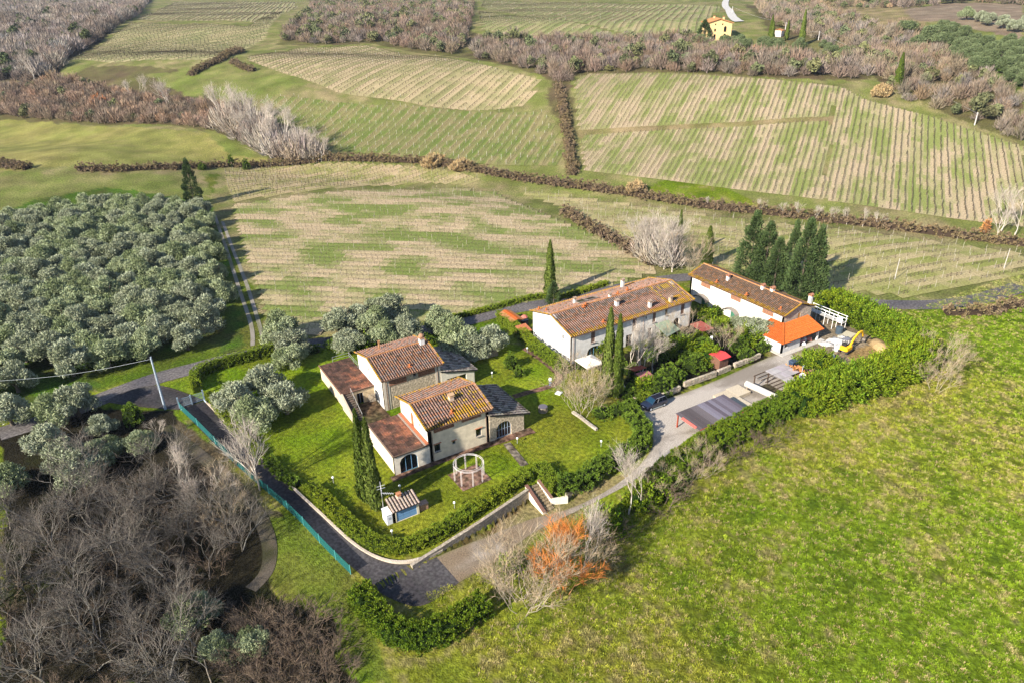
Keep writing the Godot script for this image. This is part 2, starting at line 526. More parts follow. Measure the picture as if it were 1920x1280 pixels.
# a sheet between two lines of equally many points, laid on the land
func loft(a: Array, b: Array, up: float, tint: Callable, sub := 6, across := 6) -> Shape:
	var s := Shape.new()
	var ca := smooth_line(a, sub)
	var cb := smooth_line(b, sub)
	var w1 := across + 1
	for i in ca.size():
		for k in w1:
			var p: Vector2 = ca[i].lerp(cb[i], float(k) / across)
			s.v.append(on_land(p, up))
			s.n.append(Vector3.UP)
			s.c.append(tint.call(p, float(k) / across))
	for i in ca.size() - 1:
		for k in across:
			var j := i * w1 + k
			var up_first := (s.v[j + 1] - s.v[j]).cross(s.v[j + w1] - s.v[j]).y
			if up_first < 0.0:
				s.ix.append_array([j, j + 1, j + w1, j + 1, j + w1 + 1, j + w1])
			else:
				s.ix.append_array([j, j + w1, j + 1, j + 1, j + w1, j + w1 + 1])
	return s


func smooth_line(pts: Array, sub: int) -> Array:
	var out := []
	for i in pts.size() - 1:
		var p0: Vector2 = pts[maxi(i - 1, 0)]
		var p1: Vector2 = pts[i]
		var p2: Vector2 = pts[i + 1]
		var p3: Vector2 = pts[mini(i + 2, pts.size() - 1)]
		for k in sub:
			out.append(p1.cubic_interpolate(p2, p0, p3, float(k) / sub))
	out.append(pts[-1])
	return out


func ribbon(pts: Array, width: float, up: float, tint: Callable, sub := 6, across := 4) -> Shape:
	var a := []
	var b := []
	for i in pts.size():
		var d: Vector2 = (pts[mini(i + 1, pts.size() - 1)] - pts[maxi(i - 1, 0)]).normalized()
		var s := Vector2(-d.y, d.x) * width / 2.0
		a.append(pts[i] - s)
		b.append(pts[i] + s)
	return loft(a, b, up, tint, sub, across)


func build_roads() -> void:
	var dark := func(p: Vector2, t: float) -> Color:
		var k := Color(0.05, 0.047, 0.05).lerp(Color(0.13, 0.12, 0.12), clampf(0.35 + noise_b.get_noise_2d(p.x * 0.8, p.y * 0.35) * 1.0 + noise_a.get_noise_2d(p.x * 2.0, p.y) * 0.5, 0, 1))
		return k.lerp(Color(0.1, 0.085, 0.06), clampf((absf(t - 0.5) - 0.4) * 4.0, 0, 0.6))
	var worn := func(p: Vector2, t: float) -> Color:
		return Color(0.11, 0.105, 0.115).lerp(Color(0.2, 0.18, 0.17), clampf(0.4 + noise_b.get_noise_2d(p.x * 0.7, p.y * 0.7), 0, 1))
	var grit := func(p: Vector2, t: float) -> Color:
		var k := Color(0.27, 0.235, 0.195).lerp(Color(0.47, 0.42, 0.365), clampf(0.5 + noise_b.get_noise_2d(p.x * 0.5, p.y * 2.2) * 1.3 + noise_a.get_noise_2d(p.x * 2, p.y * 2) * 0.7 + noise_c.get_noise_2d(p.x * 2, p.y * 2) * 0.4, 0, 1))
		k = k.lerp(Color(0.21, 0.15, 0.09), clampf(ramp(48, 32, p.x) * (0.6 + noise_b.get_noise_2d(p.x, p.y)), 0, 0.8))
		return k.lerp(Color(0.16, 0.15, 0.05), clampf((absf(t - 0.5) - 0.44) * 9.0 + noise_b.get_noise_2d(p.x * 3, p.y * 3) * 0.3, 0, 0.5))
	ground_piece("asphalt_drive", loft(
		[Vector2(4.05, -106.35), Vector2(6.5, -94.2), Vector2(8.15, -86.65), Vector2(12.05, -71.53), Vector2(14.26, -62.51), Vector2(15.76, -56.59), Vector2(17.17, -53.47), Vector2(18.8, -51.67), Vector2(20.93, -51.61), Vector2(23.94, -52.39)],
		[Vector2(7.7, -106.75), Vector2(9.2, -98.46), Vector2(10.94, -89.5), Vector2(13.06, -78.51), Vector2(14.73, -70.62), Vector2(16.09, -64.08), Vector2(17.52, -60.25), Vector2(19.19, -58.11), Vector2(21.38, -57.24), Vector2(23.56, -57.15)], 0.05, dark, 8, 10), m.asphalt, "dark asphalt drive bending round the villa garden")
	ground_piece("gravel_lane", loft(
		[Vector2(23.56, -57.15), Vector2(29.37, -57.58), Vector2(35.85, -57.83), Vector2(41.28, -56.81), Vector2(47.05, -56.7), Vector2(52.79, -57.5), Vector2(57.84, -59.72), Vector2(60.57, -63.41), Vector2(62.12, -67.1), Vector2(63.44, -69.25), Vector2(69.01, -67.83), Vector2(78.94, -67.77), Vector2(90.74, -68.37), Vector2(95.23, -67.7)],
		[Vector2(23.94, -52.39), Vector2(30.03, -53.75), Vector2(35.5, -55.48), Vector2(43.75, -55.91), Vector2(52.52, -56.1), Vector2(60.23, -57.66), Vector2(65.5, -58.78), Vector2(66.71, -58.96), Vector2(67.93, -59.14), Vector2(69.07, -59.22), Vector2(73.65, -59.45), Vector2(81.65, -59.43), Vector2(89.66, -58.98), Vector2(95.44, -59.25)], 0.05, grit, 14, 22), m.gravel, "pale gravel lane widening into the parking yard")
	ground_piece("country_road", ribbon([Vector2(-19.6, -113.75), Vector2(-11.37, -114.73), Vector2(-5.36, -116.76), Vector2(1.91, -118.67), Vector2(8.19, -118.87), Vector2(15.69, -118.98), Vector2(25.53, -117.34), Vector2(36.1, -113.41), Vector2(47.35, -110.18), Vector2(56.57, -109.61), Vector2(63.65, -109.58), Vector2(69.64, -108.33), Vector2(74.6, -107.2), Vector2(87.74, -105.94), Vector2(105.25, -102.52), Vector2(112.57, -92.94), Vector2(120.19, -80.56), Vector2(123.83, -73.62), Vector2(129.42, -68.38), Vector2(136.76, -64.31), Vector2(145.98, -62.18), Vector2(159.07, -61.65)], 4.2, 0.06, worn, 6, 6), m.asphalt, "narrow grey country road passing behind the houses")
	ground_piece("gate_apron", loft([Vector2(-5.85, -115.36), Vector2(-1.4, -110.61), Vector2(3.72, -106.2)], [Vector2(-3.06, -116.82), Vector2(2.36, -115.9), Vector2(7.66, -106.96)], 0.09, dark, 6, 6), m.asphalt, "asphalt apron between the road and the gate")
	var rut := func(p: Vector2, t: float) -> Color:
		return Color(0.3, 0.27, 0.23).lerp(Color(0.12, 0.13, 0.05), clampf(0.2 + noise_b.get_noise_2d(p.x * 2, p.y * 2), 0, 0.8))
	for side in 2:
		var line: Array = [Vector2(29.42, -210.29), Vector2(27.43, -192.44), Vector2(25.85, -177.7), Vector2(22.7, -150.49), Vector2(20.52, -130.94), Vector2(18.66, -121.87)] if side == 0 else [Vector2(29.99, -203.14), Vector2(28.48, -189.09), Vector2(27.16, -176.81), Vector2(24.97, -155.1), Vector2(22.63, -135.93), Vector2(20.79, -122.48)]
		ground_piece("track_rut", ribbon(line, 0.75, 0.05, rut, 10, 3), m.gravel, "pale wheel rut of the grassy farm track")
	var pale := func(p: Vector2, t: float) -> Color:
		return Color(0.55, 0.53, 0.5)
	ground_piece("hill_road", ribbon([Vector2(548.11, -518.33), Vector2(459.84, -435.79), Vector2(383.15, -358.32), Vector2(329.89, -304.89), Vector2(320.04, -291.82)], 5.0, 0.5, pale, 6, 3), m.gravel, "pale road climbing away past the yellow house")
	var dusty := func(p: Vector2, t: float) -> Color:
		return Color(0.12, 0.1, 0.075).lerp(Color(0.05, 0.05, 0.025), clampf(0.45 + noise_b.get_noise_2d(p.x * 1.4, p.y * 1.4) * 1.2, 0, 1))
	ground_piece("wood_path", ribbon([Vector2(1.28, -102.39), Vector2(3.66, -94.45), Vector2(5.83, -87.19), Vector2(7.24, -81), Vector2(8.13, -75.03), Vector2(7.93, -69.38), Vector2(6.63, -65.78), Vector2(4.49, -64.61)], 1.7, 0.06, dusty, 8, 5), m.gravel, "brown earth path between the bare wood and the fence")
	# meadow and verge tufts
	var t := Shape.new()
	for k in 14:
		var ang := rng.randf() * TAU
		var o := Vector3(cos(ang), 0, sin(ang)) * rng.randf_range(0.0, 0.3)
		var tip := o * 1.5 + Vector3(0, rng.randf_range(0.06, 0.2), 0)
		var sd := Vector3(-sin(ang), 0, cos(ang)) * 0.032
		t.tri(o - sd, tip, o + sd, Color(1, 1, 1))
	var where := []
	var tint := []
	for i in 300000:
		var d := 40.0 + 125.0 * pow(rng.randf(), 0.8)
		var w := rng.randf_range(-0.25, 1.15) * d
		var p := Vector2(0.512 * d + 0.859 * w, -0.859 * d + 0.512 * w)
		var out := p.y > -52.5 + noise_b.get_noise_2d(p.x, p.y) and p.x > 20.0
		out = out or p.x > 118.5 + (p.y + 60.0) * 0.02 and p.y > -66.0 and p.y < -45.0
		if not out or noise_c.get_noise_2d(p.x * 0.7, p.y * 0.7) < -0.25:
			continue
		var k := rng.randf_range(0.5, 1.25)
		where.append(Transform3D(Basis(Vector3.UP, rng.randf() * TAU).scaled(Vector3(k, k, k)), on_land(p)))
		var u := rng.randf()
		var clumpy := noise_c.get_noise_2d(p.x * 2.0, p.y * 2.0)
		tint.append(vary(land_tint(p.x, p.y) * (1.05 + clumpy * 0.9), 0.22) if u > 0.1 + maxf(clumpy, 0.0) * 0.25 else vary(Color(0.33, 0.26, 0.13), 0.25))
	scatter("grass", t.mesh(m.leaf), where, tint, "bright green meadow grass in uneven tufts")


# ---------------------------------------------------------------- vineyards
func crossings(a: Vector2, d: Vector2, poly: PackedVector2Array) -> Array:
	var out := []
	for i in poly.size():
		var p := poly[i]
		var q := poly[(i + 1) % poly.size()]
		var e := q - p
		var den := d.cross(e)
		if absf(den) < 1e-9: continue
		var t := (p - a).cross(e) / den
		var u := (p - a).cross(d) / den
		if u >= 0.0 and u < 1.0: out.append(t)
	out.sort()
	return out


func vineyard(pts: Array, da: Vector2, db: Vector2, gap: float, label: String, group: String, look: Dictionary) -> void:
	var poly := PackedVector2Array(pts)
	var d := (db - da).normalized()
	var nrm := Vector2(-d.y, d.x)
	var lo := 1e9
	var hi := -1e9
	for p in poly:
		lo = minf(lo, p.dot(nrm))
		hi = maxf(hi, p.dot(nrm))
	var bed := Shape.new()
	var greens: Color = look.green
	var straws: Color = look.straw
	var step: float = look.step
	var k := 0
	var at := lo + gap * 0.5
	var joined := Shape.new()
	var far: bool = look.get("far", false)
	while at < hi:
		var cuts := crossings(nrm * at, d, poly)
		for j in range(0, cuts.size() - 1, 2):
			var t0: float = cuts[j]
			var t1: float = cuts[j + 1]
			if t1 - t0 < 6.0: continue
			# the strip of ground between this row and the next
			var cells := maxi(2, int((t1 - t0) / 2.2))
			var prev := []
			var shade := 0.5 + (0.5 if k % 2 == 0 else -0.5) * float(look.stripe) + rng.randf_range(-0.1, 0.1)
			for i in cells + 1:
				var t := lerpf(t0, t1, float(i) / cells)
				var q := d * t + nrm * at
				var mixv := clampf(shade + noise_a.get_noise_2d(t * float(look.long), at * 5.0) * float(look.patch) + noise_b.get_noise_2d(t * 1.1, at * 1.1) * 0.9, 0, 1)
				var col := greens.lerp(straws, mixv)
				var now := [on_land(q - nrm * gap * 0.5, 0.12), on_land(q - nrm * gap * 0.08, 0.16), on_land(q + nrm * gap * 0.5, 0.12), col]
				if i:
					bed.face(prev[0], now[0], now[1], prev[1], Vector3.UP, col)
					bed.face(prev[1], now[1], now[2], prev[2], Vector3.UP, col.lerp(prev[3], 0.5))
				prev = now
			# the row of vines
			var root: Node3D = null if far else thing("vine_row", label, "vine row", on_land(d * t0 + nrm * at), 0.0, group)
			var vines := joined if far else Shape.new()
			var posts := joined if far else Shape.new()
			var bark: Color = look.bark
			var t := t0 + 0.4
			var o := Vector3.ZERO if far else root.position
			var last := Vector3.ZERO
			var n := 0
			var shift := rng.randi() % int(look.every)
			while t < t1 - 0.3:
				var p := on_land(d * t + nrm * (at + rng.randf_range(-0.12, 0.12))) - o
				if rng.randf() < float(look.full):
					var head := p + Vector3(rng.randf_range(-0.1, 0.1), float(look.tall) * rng.randf_range(0.8, 1.1), rng.randf_range(-0.1, 0.1))
					var cc := vary(bark, 0.25)
					vines.tube(p, head, float(look.thick), float(look.thick) * 0.7, 3, cc)
					if n and last.distance_to(head) < step * 2.2:
						vines.tube(last, head, float(look.thick) * 0.6, float(look.thick) * 0.6, 3, cc)
					for u in int(look.canes):
						var sd := Vector3(d.x, 0, d.y) * rng.randf_range(-0.5, 0.5)
						var up := head + sd + Vector3(rng.randf_range(-0.15, 0.15), rng.randf_range(0.2, 0.7), rng.randf_range(-0.15, 0.15))
						vines.tri(head - Vector3(d.x, 0, d.y) * 0.05, up, head + Vector3(d.x, 0, d.y) * 0.05, cc)
					last = head
				if n % int(look.every) == shift:
					posts.tube(p, p + Vector3(0, float(look.post) * rng.randf_range(0.85, 1.1), 0), float(look.wide), float(look.wide), 3, look.postc)
				n += 1
				t += step * rng.randf_range(0.85, 1.15)
			if far: continue
			part("vines", vines, m.bark, root)
			if posts.v.size():
				part("posts", posts, m.bark, root, "stuff")
		k += 1
		at += gap
	if far:
		solid("far_vines", joined, m.bark, label, "").set_meta("kind", "stuff")
	ground_piece("vineyard_ground", bed, m.field, look.ground)


func build_vineyards() -> void:
	var g := Color(0.19, 0.235, 0.06)
	var st := Color(0.5, 0.39, 0.24)
	var br := Color(0.1, 0.08, 0.055)
	var look := {"green": g, "straw": st, "stripe": 0.0, "patch": 1.7, "long": 2.2, "bark": br, "thick": 0.05, "tall": 0.75, "canes": 2, "every": 5, "post": 1.5, "wide": 0.035, "postc": Color(0.4, 0.37, 0.3), "full": 0.85, "step": 1.25, "ground": "patchy green and straw ground of the vineyard behind the villa"}
	vineyard([Vector2(35.7, -217.91), Vector2(54.24, -214.7), Vector2(76.32, -210.36), Vector2(98.33, -198.92), Vector2(107.44, -188.01), Vector2(106.38, -162.48), Vector2(106.08, -133.16), Vector2(105.25, -115.36), Vector2(102.2, -108.36), Vector2(89.54, -108.21), Vector2(76.12, -110.36), Vector2(64.24, -111.61), Vector2(50.63, -112.41), Vector2(23.23, -122.93), Vector2(24.12, -134.04), Vector2(27.04, -155.59), Vector2(30.7, -183.5)], Vector2(28.87, -162.22), Vector2(78.76, -122.45), 2.5,
		"low vine row on the patchy green and straw field behind the villa", "vine rows behind the villa", look)
	look = look.duplicate()
	look.merge({"straw": Color(0.46, 0.355, 0.21), "green": Color(0.24, 0.25, 0.075), "patch": 0.8, "canes": 4, "thick": 0.07, "every": 4, "post": 1.9, "wide": 0.032, "postc": Color(0.38, 0.35, 0.3), "ground": "straw coloured ground of the vineyard strip under the bramble line"}, true)
	vineyard([Vector2(43.1, -264.76), Vector2(60.13, -261.07), Vector2(78.94, -246.93), Vector2(95.2, -228.47), Vector2(105.44, -212.59), Vector2(111.35, -194.69), Vector2(106.28, -196.03), Vector2(94.42, -210.13), Vector2(77.07, -216.96), Vector2(55.31, -218.33), Vector2(36.96, -221.61), Vector2(39, -239.97)], Vector2(40.14, -223.26), Vector2(52.2, -224.89), 2.7,
		"bushy vine row with tall posts on the upper straw coloured strip", "vine rows on the upper strip", look)
	look = look.duplicate()
	look.merge({"straw": Color(0.45, 0.37, 0.2), "green": Color(0.26, 0.275, 0.08), "patch": 0.7, "full": 0.6, "ground": "olive green ground of the sparse vineyard beyond the white farmhouse"}, true)
	vineyard([Vector2(113.88, -189.12), Vector2(123.19, -173.45), Vector2(129.97, -158.9), Vector2(141.01, -137.76), Vector2(147.86, -125.02), Vector2(116.1, -96.15), Vector2(109.14, -106.58), Vector2(107.74, -113.68), Vector2(110.55, -136.73), Vector2(115.63, -168.09)], Vector2(110.47, -145.66), Vector2(129.08, -125.56), 2.9,
		"sparse vine row on the slope behind the bare white trees", "vine rows behind the white trees", look)
	look = look.duplicate()
	look.merge({"stripe": 0.4, "ground": "striped olive ground of the vineyard above the right-hand road"}, true)
	vineyard([Vector2(148.03, -124.26), Vector2(158.53, -106.86), Vector2(168.98, -93.39), Vector2(180.97, -72.82), Vector2(174.17, -66.83), Vector2(163.45, -65.91), Vector2(144.74, -66.73), Vector2(133.02, -70.67), Vector2(124.48, -81.32), Vector2(116.57, -95.84)], Vector2(133.31, -81.63), Vector2(182.81, -73.59), 3.1,
		"vine row with leaning posts above the bend of the road", "vine rows above the road", look)
	look = look.duplicate()
	look.merge({"green": Color(0.225, 0.255, 0.08), "straw": Color(0.43, 0.345, 0.22), "stripe": 0.35, "patch": 1.3, "long": 1.6, "full": 0.95, "thick": 0.11, "postc": Color(0.25, 0.22, 0.18), "tall": 0.9, "canes": 2, "every": 9, "step": 1.4, "ground": "hillside striped green and straw between vine rows"}, true)
	vineyard([Vector2(182.63, -250.93), Vector2(190.9, -251.15), Vector2(200.82, -232.65), Vector2(216.72, -205.04), Vector2(229.39, -183.1), Vector2(239.91, -168.23), Vector2(218.39, -155.09), Vector2(196.49, -171.71), Vector2(175.64, -190.7), Vector2(155.91, -210.98)], Vector2(186.65, -109.13), Vector2(239, -144.08), 1.8,
		"dark vine row on the upper left of the striped hillside, above its path", "vine rows of the striped hillside, above the path", look)
	vineyard([Vector2(153.61, -207.17), Vector2(173.33, -188.01), Vector2(194.1, -169.36), Vector2(216.32, -152.93), Vector2(173.04, -120.73), Vector2(166.39, -132.52), Vector2(146.66, -167.04), Vector2(138.15, -182.98)], Vector2(186.65, -109.13), Vector2(239, -144.08), 1.8,
		"dark vine row on the lower left of the striped hillside, below its path", "vine rows of the striped hillside, below the path", look)
	vineyard([Vector2(239.79, -167.68), Vector2(237.29, -156.24), Vector2(241.97, -134.59), Vector2(241.06, -104.36), Vector2(197.51, -80.11), Vector2(184.03, -103.34), Vector2(173.21, -120.16), Vector2(217.43, -153)], Vector2(186.65, -109.13), Vector2(239, -144.08), 1.8,
		"dark vine row on the right-hand half of the striped hillside", "vine rows of the striped hillside, right half", look)
	look = look.duplicate()
	look.merge({"green": Color(0.155, 0.2, 0.05), "straw": Color(0.27, 0.235, 0.11), "stripe": 0.5, "patch": 0.7, "thick": 0.09, "every": 4, "post": 1.8, "wide": 0.045, "postc": Color(0.5, 0.49, 0.45), "ground": "deep green ground of the middle vineyard with pale posts"}, true)
	vineyard([Vector2(71.3, -337.3), Vector2(87.24, -319.67), Vector2(109.17, -290.18), Vector2(138.26, -261.49), Vector2(156.71, -231.92), Vector2(141.67, -201.45), Vector2(134.61, -192.2), Vector2(119.51, -205.08), Vector2(98.33, -235.33), Vector2(82.83, -257.39), Vector2(79.68, -290.71)], Vector2(90.63, -245.87), Vector2(123.12, -273.9), 3.0,
		"vine row with pale posts on the deep green middle slope", "vine rows of the green middle slope", look)
	look = look.duplicate()
	look.merge({"green": Color(0.28, 0.265, 0.12), "straw": Color(0.46, 0.365, 0.22), "stripe": 0.5, "patch": 0.9, "thick": 0.14, "every": 30, "step": 2.0, "canes": 1, "ground": "tan ground of the rounded vineyard knoll"}, true)
	vineyard([Vector2(84.86, -396.19), Vector2(120.92, -428.56), Vector2(154.04, -408.25), Vector2(164.67, -325.36), Vector2(173.69, -261.93), Vector2(155.02, -246.2), Vector2(125.99, -274.89), Vector2(103.22, -310.98), Vector2(92.68, -351.86)], Vector2(112.28, -303.26), Vector2(163.26, -333.91), 3.4,
		"vine row on the rounded tan knoll above the green slope", "vine rows of the tan knoll", look)
	look = look.duplicate()
	look.merge({"green": Color(0.25, 0.255, 0.11), "straw": Color(0.41, 0.35, 0.19), "thick": 0.17, "step": 2.6, "far": true, "ground": "olive ground of the far vineyard at the top of the hill"}, true)
	vineyard([Vector2(11.73, -500.87), Vector2(42.72, -589.73), Vector2(62.15, -652.42), Vector2(122.36, -540.76), Vector2(198.72, -712.85), Vector2(118.79, -487.8), Vector2(71.95, -411.77), Vector2(28.52, -454.32)], Vector2(30.52, -510.15), Vector2(102.94, -532.37), 4.2,
		"vine row on the far left hill below the forest", "vine rows of the far left hill", look)
	vineyard([Vector2(69.53, -676.73), Vector2(166.31, -1141.58), Vector2(278.83, -968.3), Vector2(222.09, -767.03), Vector2(131.35, -562.24)], Vector2(88.04, -649.03), Vector2(211.5, -1027.98), 4.2,
		"vine row on the crest of the far left hill", "vine rows of the far left crest", look)
	look = look.duplicate()
	look.merge({"green": Color(0.21, 0.245, 0.085), "straw": Color(0.37, 0.32, 0.17), "ground": "green ground of the far vineyard in front of the pale road"}, true)
	vineyard([Vector2(218.96, -393.23), Vector2(304.84, -550.84), Vector2(275.82, -453.93), Vector2(260.77, -312.15), Vector2(221.74, -365.27)], Vector2(227.82, -353.03), Vector2(268.5, -380.91), 4.5,
		"vine row on the lower half of the far middle hill", "vine rows of the far middle hill, lower half", look)
	vineyard([Vector2(338.37, -606.31), Vector2(411.55, -731.18), Vector2(451.56, -431.63), Vector2(308.84, -303.89), Vector2(284.59, -290.42), Vector2(265.45, -309.26), Vector2(269.2, -417.05)], Vector2(265.74, -331.77), Vector2(393.83, -454.52), 4.5,
		"vine row on the upper half of the far middle hill", "vine rows of the far middle hill, upper half", look)


# ---------------------------------------------------------------- plants
var kinds := {}


func ball() -> Vector3:
	while true:
		var p := Vector3(rng.randf_range(-1, 1), rng.randf_range(-1, 1), rng.randf_range(-1, 1))
		if p.length() < 1.0 and p.length() > 0.05:
			return p.normalized()
	return Vector3.UP


# leaves over the skin of several rounded lobes: [centre, radius]
func crown(s: Shape, lobes: Array, count: int, length: float, wide: float, a: Color, b: Color, lift: float, squash := 0.8, deep := 0.72) -> void:
	var total := 0.0
	for l in lobes:
		total += l[1] * l[1]
	for l in lobes:
		var r: float = l[1]
		var tone := rng.randf()
		for i in int(count * r * r / total):
			var d := ball()
			if d.y < -0.5 and rng.randf() < 0.6: d.y = -d.y
			var p: Vector3 = l[0] + d * Vector3(1, squash, 1) * r * rng.randf_range(deep, 1.8 - deep)
			var along := (d.cross(ball()).normalized() + d * rng.randf_range(0.1, 1.0) + Vector3.UP * lift).normalized()
			var side := along.cross(ball()).normalized()
			var k := rng.randf_range(0.7, 1.3)
			s.leaf(p, along * length * k, side * wide * k, vary(a.lerp(b, clampf(tone * 0.6 + rng.randf() * 0.5, 0, 1)), 0.2))


func grow(s: Shape, p: Vector3, d: Vector3, length: float, r: float, depth: int, look: Dictionary) -> void:
	var q := p
	var dd := d
	var bends := 2 if depth > 1 else 1
	var col := vary(look.bark, 0.18)
	for i in bends:
		dd = dd + ball() * float(look.crook) + Vector3.UP * float(look.lift)
		dd = Vector3(dd.x, maxf(dd.y, 0.12), dd.z).normalized()
		var w := q + dd * length / bends
		s.tube(q, w, r * (1.0 - 0.25 * i), r * (0.78 - 0.2 * i), 5 if depth > 3 else 3, col)
		q = w
	if depth == 0:
		var tw: Color = look.twig
		for k in int(look.twigs):
			var o := p.lerp(q, rng.randf_range(0.2, 1.0))
			var t := (dd + ball() * 0.9 + Vector3.UP * 0.25).normalized() * length * rng.randf_range(0.6, 1.3)
			var sd := t.cross(ball()).normalized() * float(look.fine)
			s.tri(o - sd, o + t, o + sd, vary(tw, 0.25))
		return
	var kids := int(look.kids) + (1 if rng.randf() < 0.5 else 0)
	for k in kids:
		var o := q if k < 2 else p.lerp(q, rng.randf_range(0.45, 0.95))
		var t := (dd + ball() * float(look.spread)).normalized()
		grow(s, o, t, length * rng.randf_range(0.62, 0.85), r * rng.randf_range(0.5, 0.66), depth - 1, look)


func keep_kind(key: String, o: Node3D) -> void:
	if not kinds.has(key): kinds[key] = []
	kinds[key].append([o, false])


func plant(key: String, at: Vector3, size: float, label: String, group := "", stretch := 1.0, which := -1) -> Node3D:
	var list: Array = kinds[key]
	var k: Array = list[rng.randi() % list.size() if which < 0 else which]
	var turn := rng.randf() * TAU
	if not k[1]:
		k[1] = true
		k[0].position = at
		k[0].rotation.y = turn
		k[0].scale = Vector3(size, size * stretch, size)
		tag(k[0], label, "", group)
		return k[0]
	return copy_of(k[0], at, turn, Vector3(size, size * stretch, size), label, group)


func make_olive(a: Color, b: Color, key := "olive") -> void:
	var o := thing("olive_tree", "x", "olive tree")
	var w := Shape.new()
	var lobes := []
	var forks := 4
	for k in forks:
		var t := TAU * (k + rng.randf() * 0.6) / forks
		var f := Vector3(cos(t) * 0.9, 1.9 + rng.randf() * 0.4, sin(t) * 0.9)
		w.tube(Vector3(0, 0.7, 0), f, 0.14, 0.07, 5, Color(0.12, 0.1, 0.08))
		w.tube(f, f * Vector3(1.7, 1.35, 1.7), 0.07, 0.03, 4, Color(0.12, 0.1, 0.08))
	w.tube(Vector3.ZERO, Vector3(0.05, 0.75, 0), 0.26, 0.17, 7, Color(0.12, 0.1, 0.08))
	for k in 22:
		var t := TAU * k / 22.0 * 3.6
		var rr := rng.randf_range(0.4, 2.0)
		lobes.append([Vector3(cos(t) * rr, 0.95 + rng.randf_range(0.0, 1.6) + (1.9 - rr) * 0.75, sin(t) * rr), rng.randf_range(0.5, 1.0)])
	var c := Shape.new()
	crown(c, lobes, 9500, 0.42, 0.1, a, b, 0.6, 0.85, 0.5)
	part("trunk", w, m.bark, o)
	part("crown", c, m.leaf, o)
	keep_kind(key, o)


func make_bare(key: String, called: String, category: String, stems: int, tall: float, depth: int, look: Dictionary) -> void:
	var o := thing(called, "x", category)
	var w := Shape.new()
	for k in stems:
		var t := TAU * (k + rng.randf() * 0.5) / stems
		var d := Vector3(cos(t), 0, sin(t)) * (0.0 if stems == 1 else float(look.open)) + Vector3.UP
		grow(w, Vector3(cos(t), 0, sin(t)) * 0.12 * (stems - 1), d.normalized(), tall * rng.randf_range(0.27, 0.38), float(look.stem), depth, look)
	if stems == 1:
		var b := Shape.new()
		b.tube(Vector3(0, -0.3, 0), Vector3(0, tall * 0.1, 0), float(look.stem) * 1.5, float(look.stem) * 1.1, 6, look.bark)
		part("trunk", b, m.bark, o)
	part("branches", w, m.bark, o)
	keep_kind(key, o)


func make_cypress(key: String, called: String, tall: float, wide: float, count: int, a: Color, b: Color, ragged: float) -> void:
	var o := thing(called, "x", "cypress" if called == "cypress_tree" else "conifer")
	var w := Shape.new()
	w.tube(Vector3(0, -0.2, 0), Vector3(0, tall * 0.8, 0), 0.2, 0.05, 6, Color(0.1, 0.08, 0.06))
	part("trunk", w, m.bark, o)
	var c := Shape.new()
	for i in count:
		var t := rng.randf()
		var y := tall * (0.03 + 0.97 * t)
		var ang := rng.randf() * TAU
		var r := wide * pow(minf(1.0, t * 6.0 + 0.35), 0.8) * pow(1.0 - t, 0.62) * 1.15
		r *= 1.0 + ragged * (noise_b.get_noise_3d(cos(ang) * 6.0, y * 3.0, sin(ang) * 6.0 + wide * 50.0))
		r *= rng.randf_range(0.78, 1.05)
		var d := Vector3(cos(ang), 0, sin(ang))
		var along := (Vector3.UP * rng.randf_range(0.8, 1.6) + d * rng.randf_range(0.1, 0.9) + ball() * 0.3).normalized()
		var side := along.cross(d + ball() * 0.6).normalized()
		var k := rng.randf_range(0.7, 1.3)
		c.leaf(d * r + Vector3(0, y, 0), along * 0.55 * k, side * 0.2 * k, vary(a.lerp(b, rng.randf()), 0.2))
	part("crown", c, m.needle, o)
	keep_kind(key, o)


# a broad tree of tiered sprays
func make_conifer() -> void:
	var o := thing("conifer_tree", "x", "conifer")
	var w := Shape.new()
	w.tube(Vector3(0, -0.2, 0), Vector3(0, 11, 0), 0.3, 0.06, 7, Color(0.1, 0.08, 0.06))
	part("trunk", w, m.bark, o)
	var c := Shape.new()
	for i in 330:
		var t := pow(rng.randf(), 1.2)
		var y := 0.6 + 12.0 * t
		var ang := rng.randf() * TAU
		var r := 4.3 * pow(1.0 - t, 0.7) * (0.8 + 0.35 * noise_b.get_noise_2d(ang * 5.0, y * 5.0) + rng.randf() * 0.15) * minf(1.0, 0.6 + t * 3.0)
		var d := Vector3(cos(ang), 0, sin(ang))
		var p := d * r + Vector3(0, y, 0)
		var tone := rng.randf()
		for k in 26:
			var e := ball()
			var q := p + e * Vector3(0.55, 0.4, 0.55) - d * rng.randf() * 0.5
			var along := (d * 0.8 + Vector3.UP * rng.randf_range(0.0, 1.2) + e * 0.5).normalized()
			c.leaf(q, along * rng.randf_range(0.35, 0.6), along.cross(ball()).normalized() * 0.2, vary(Color(0.035, 0.062, 0.02).lerp(Color(0.085, 0.12, 0.045), tone * 0.6 + rng.randf() * 0.4), 0.2))
	part("crown", c, m.needle, o)
	keep_kind("conifer", o)


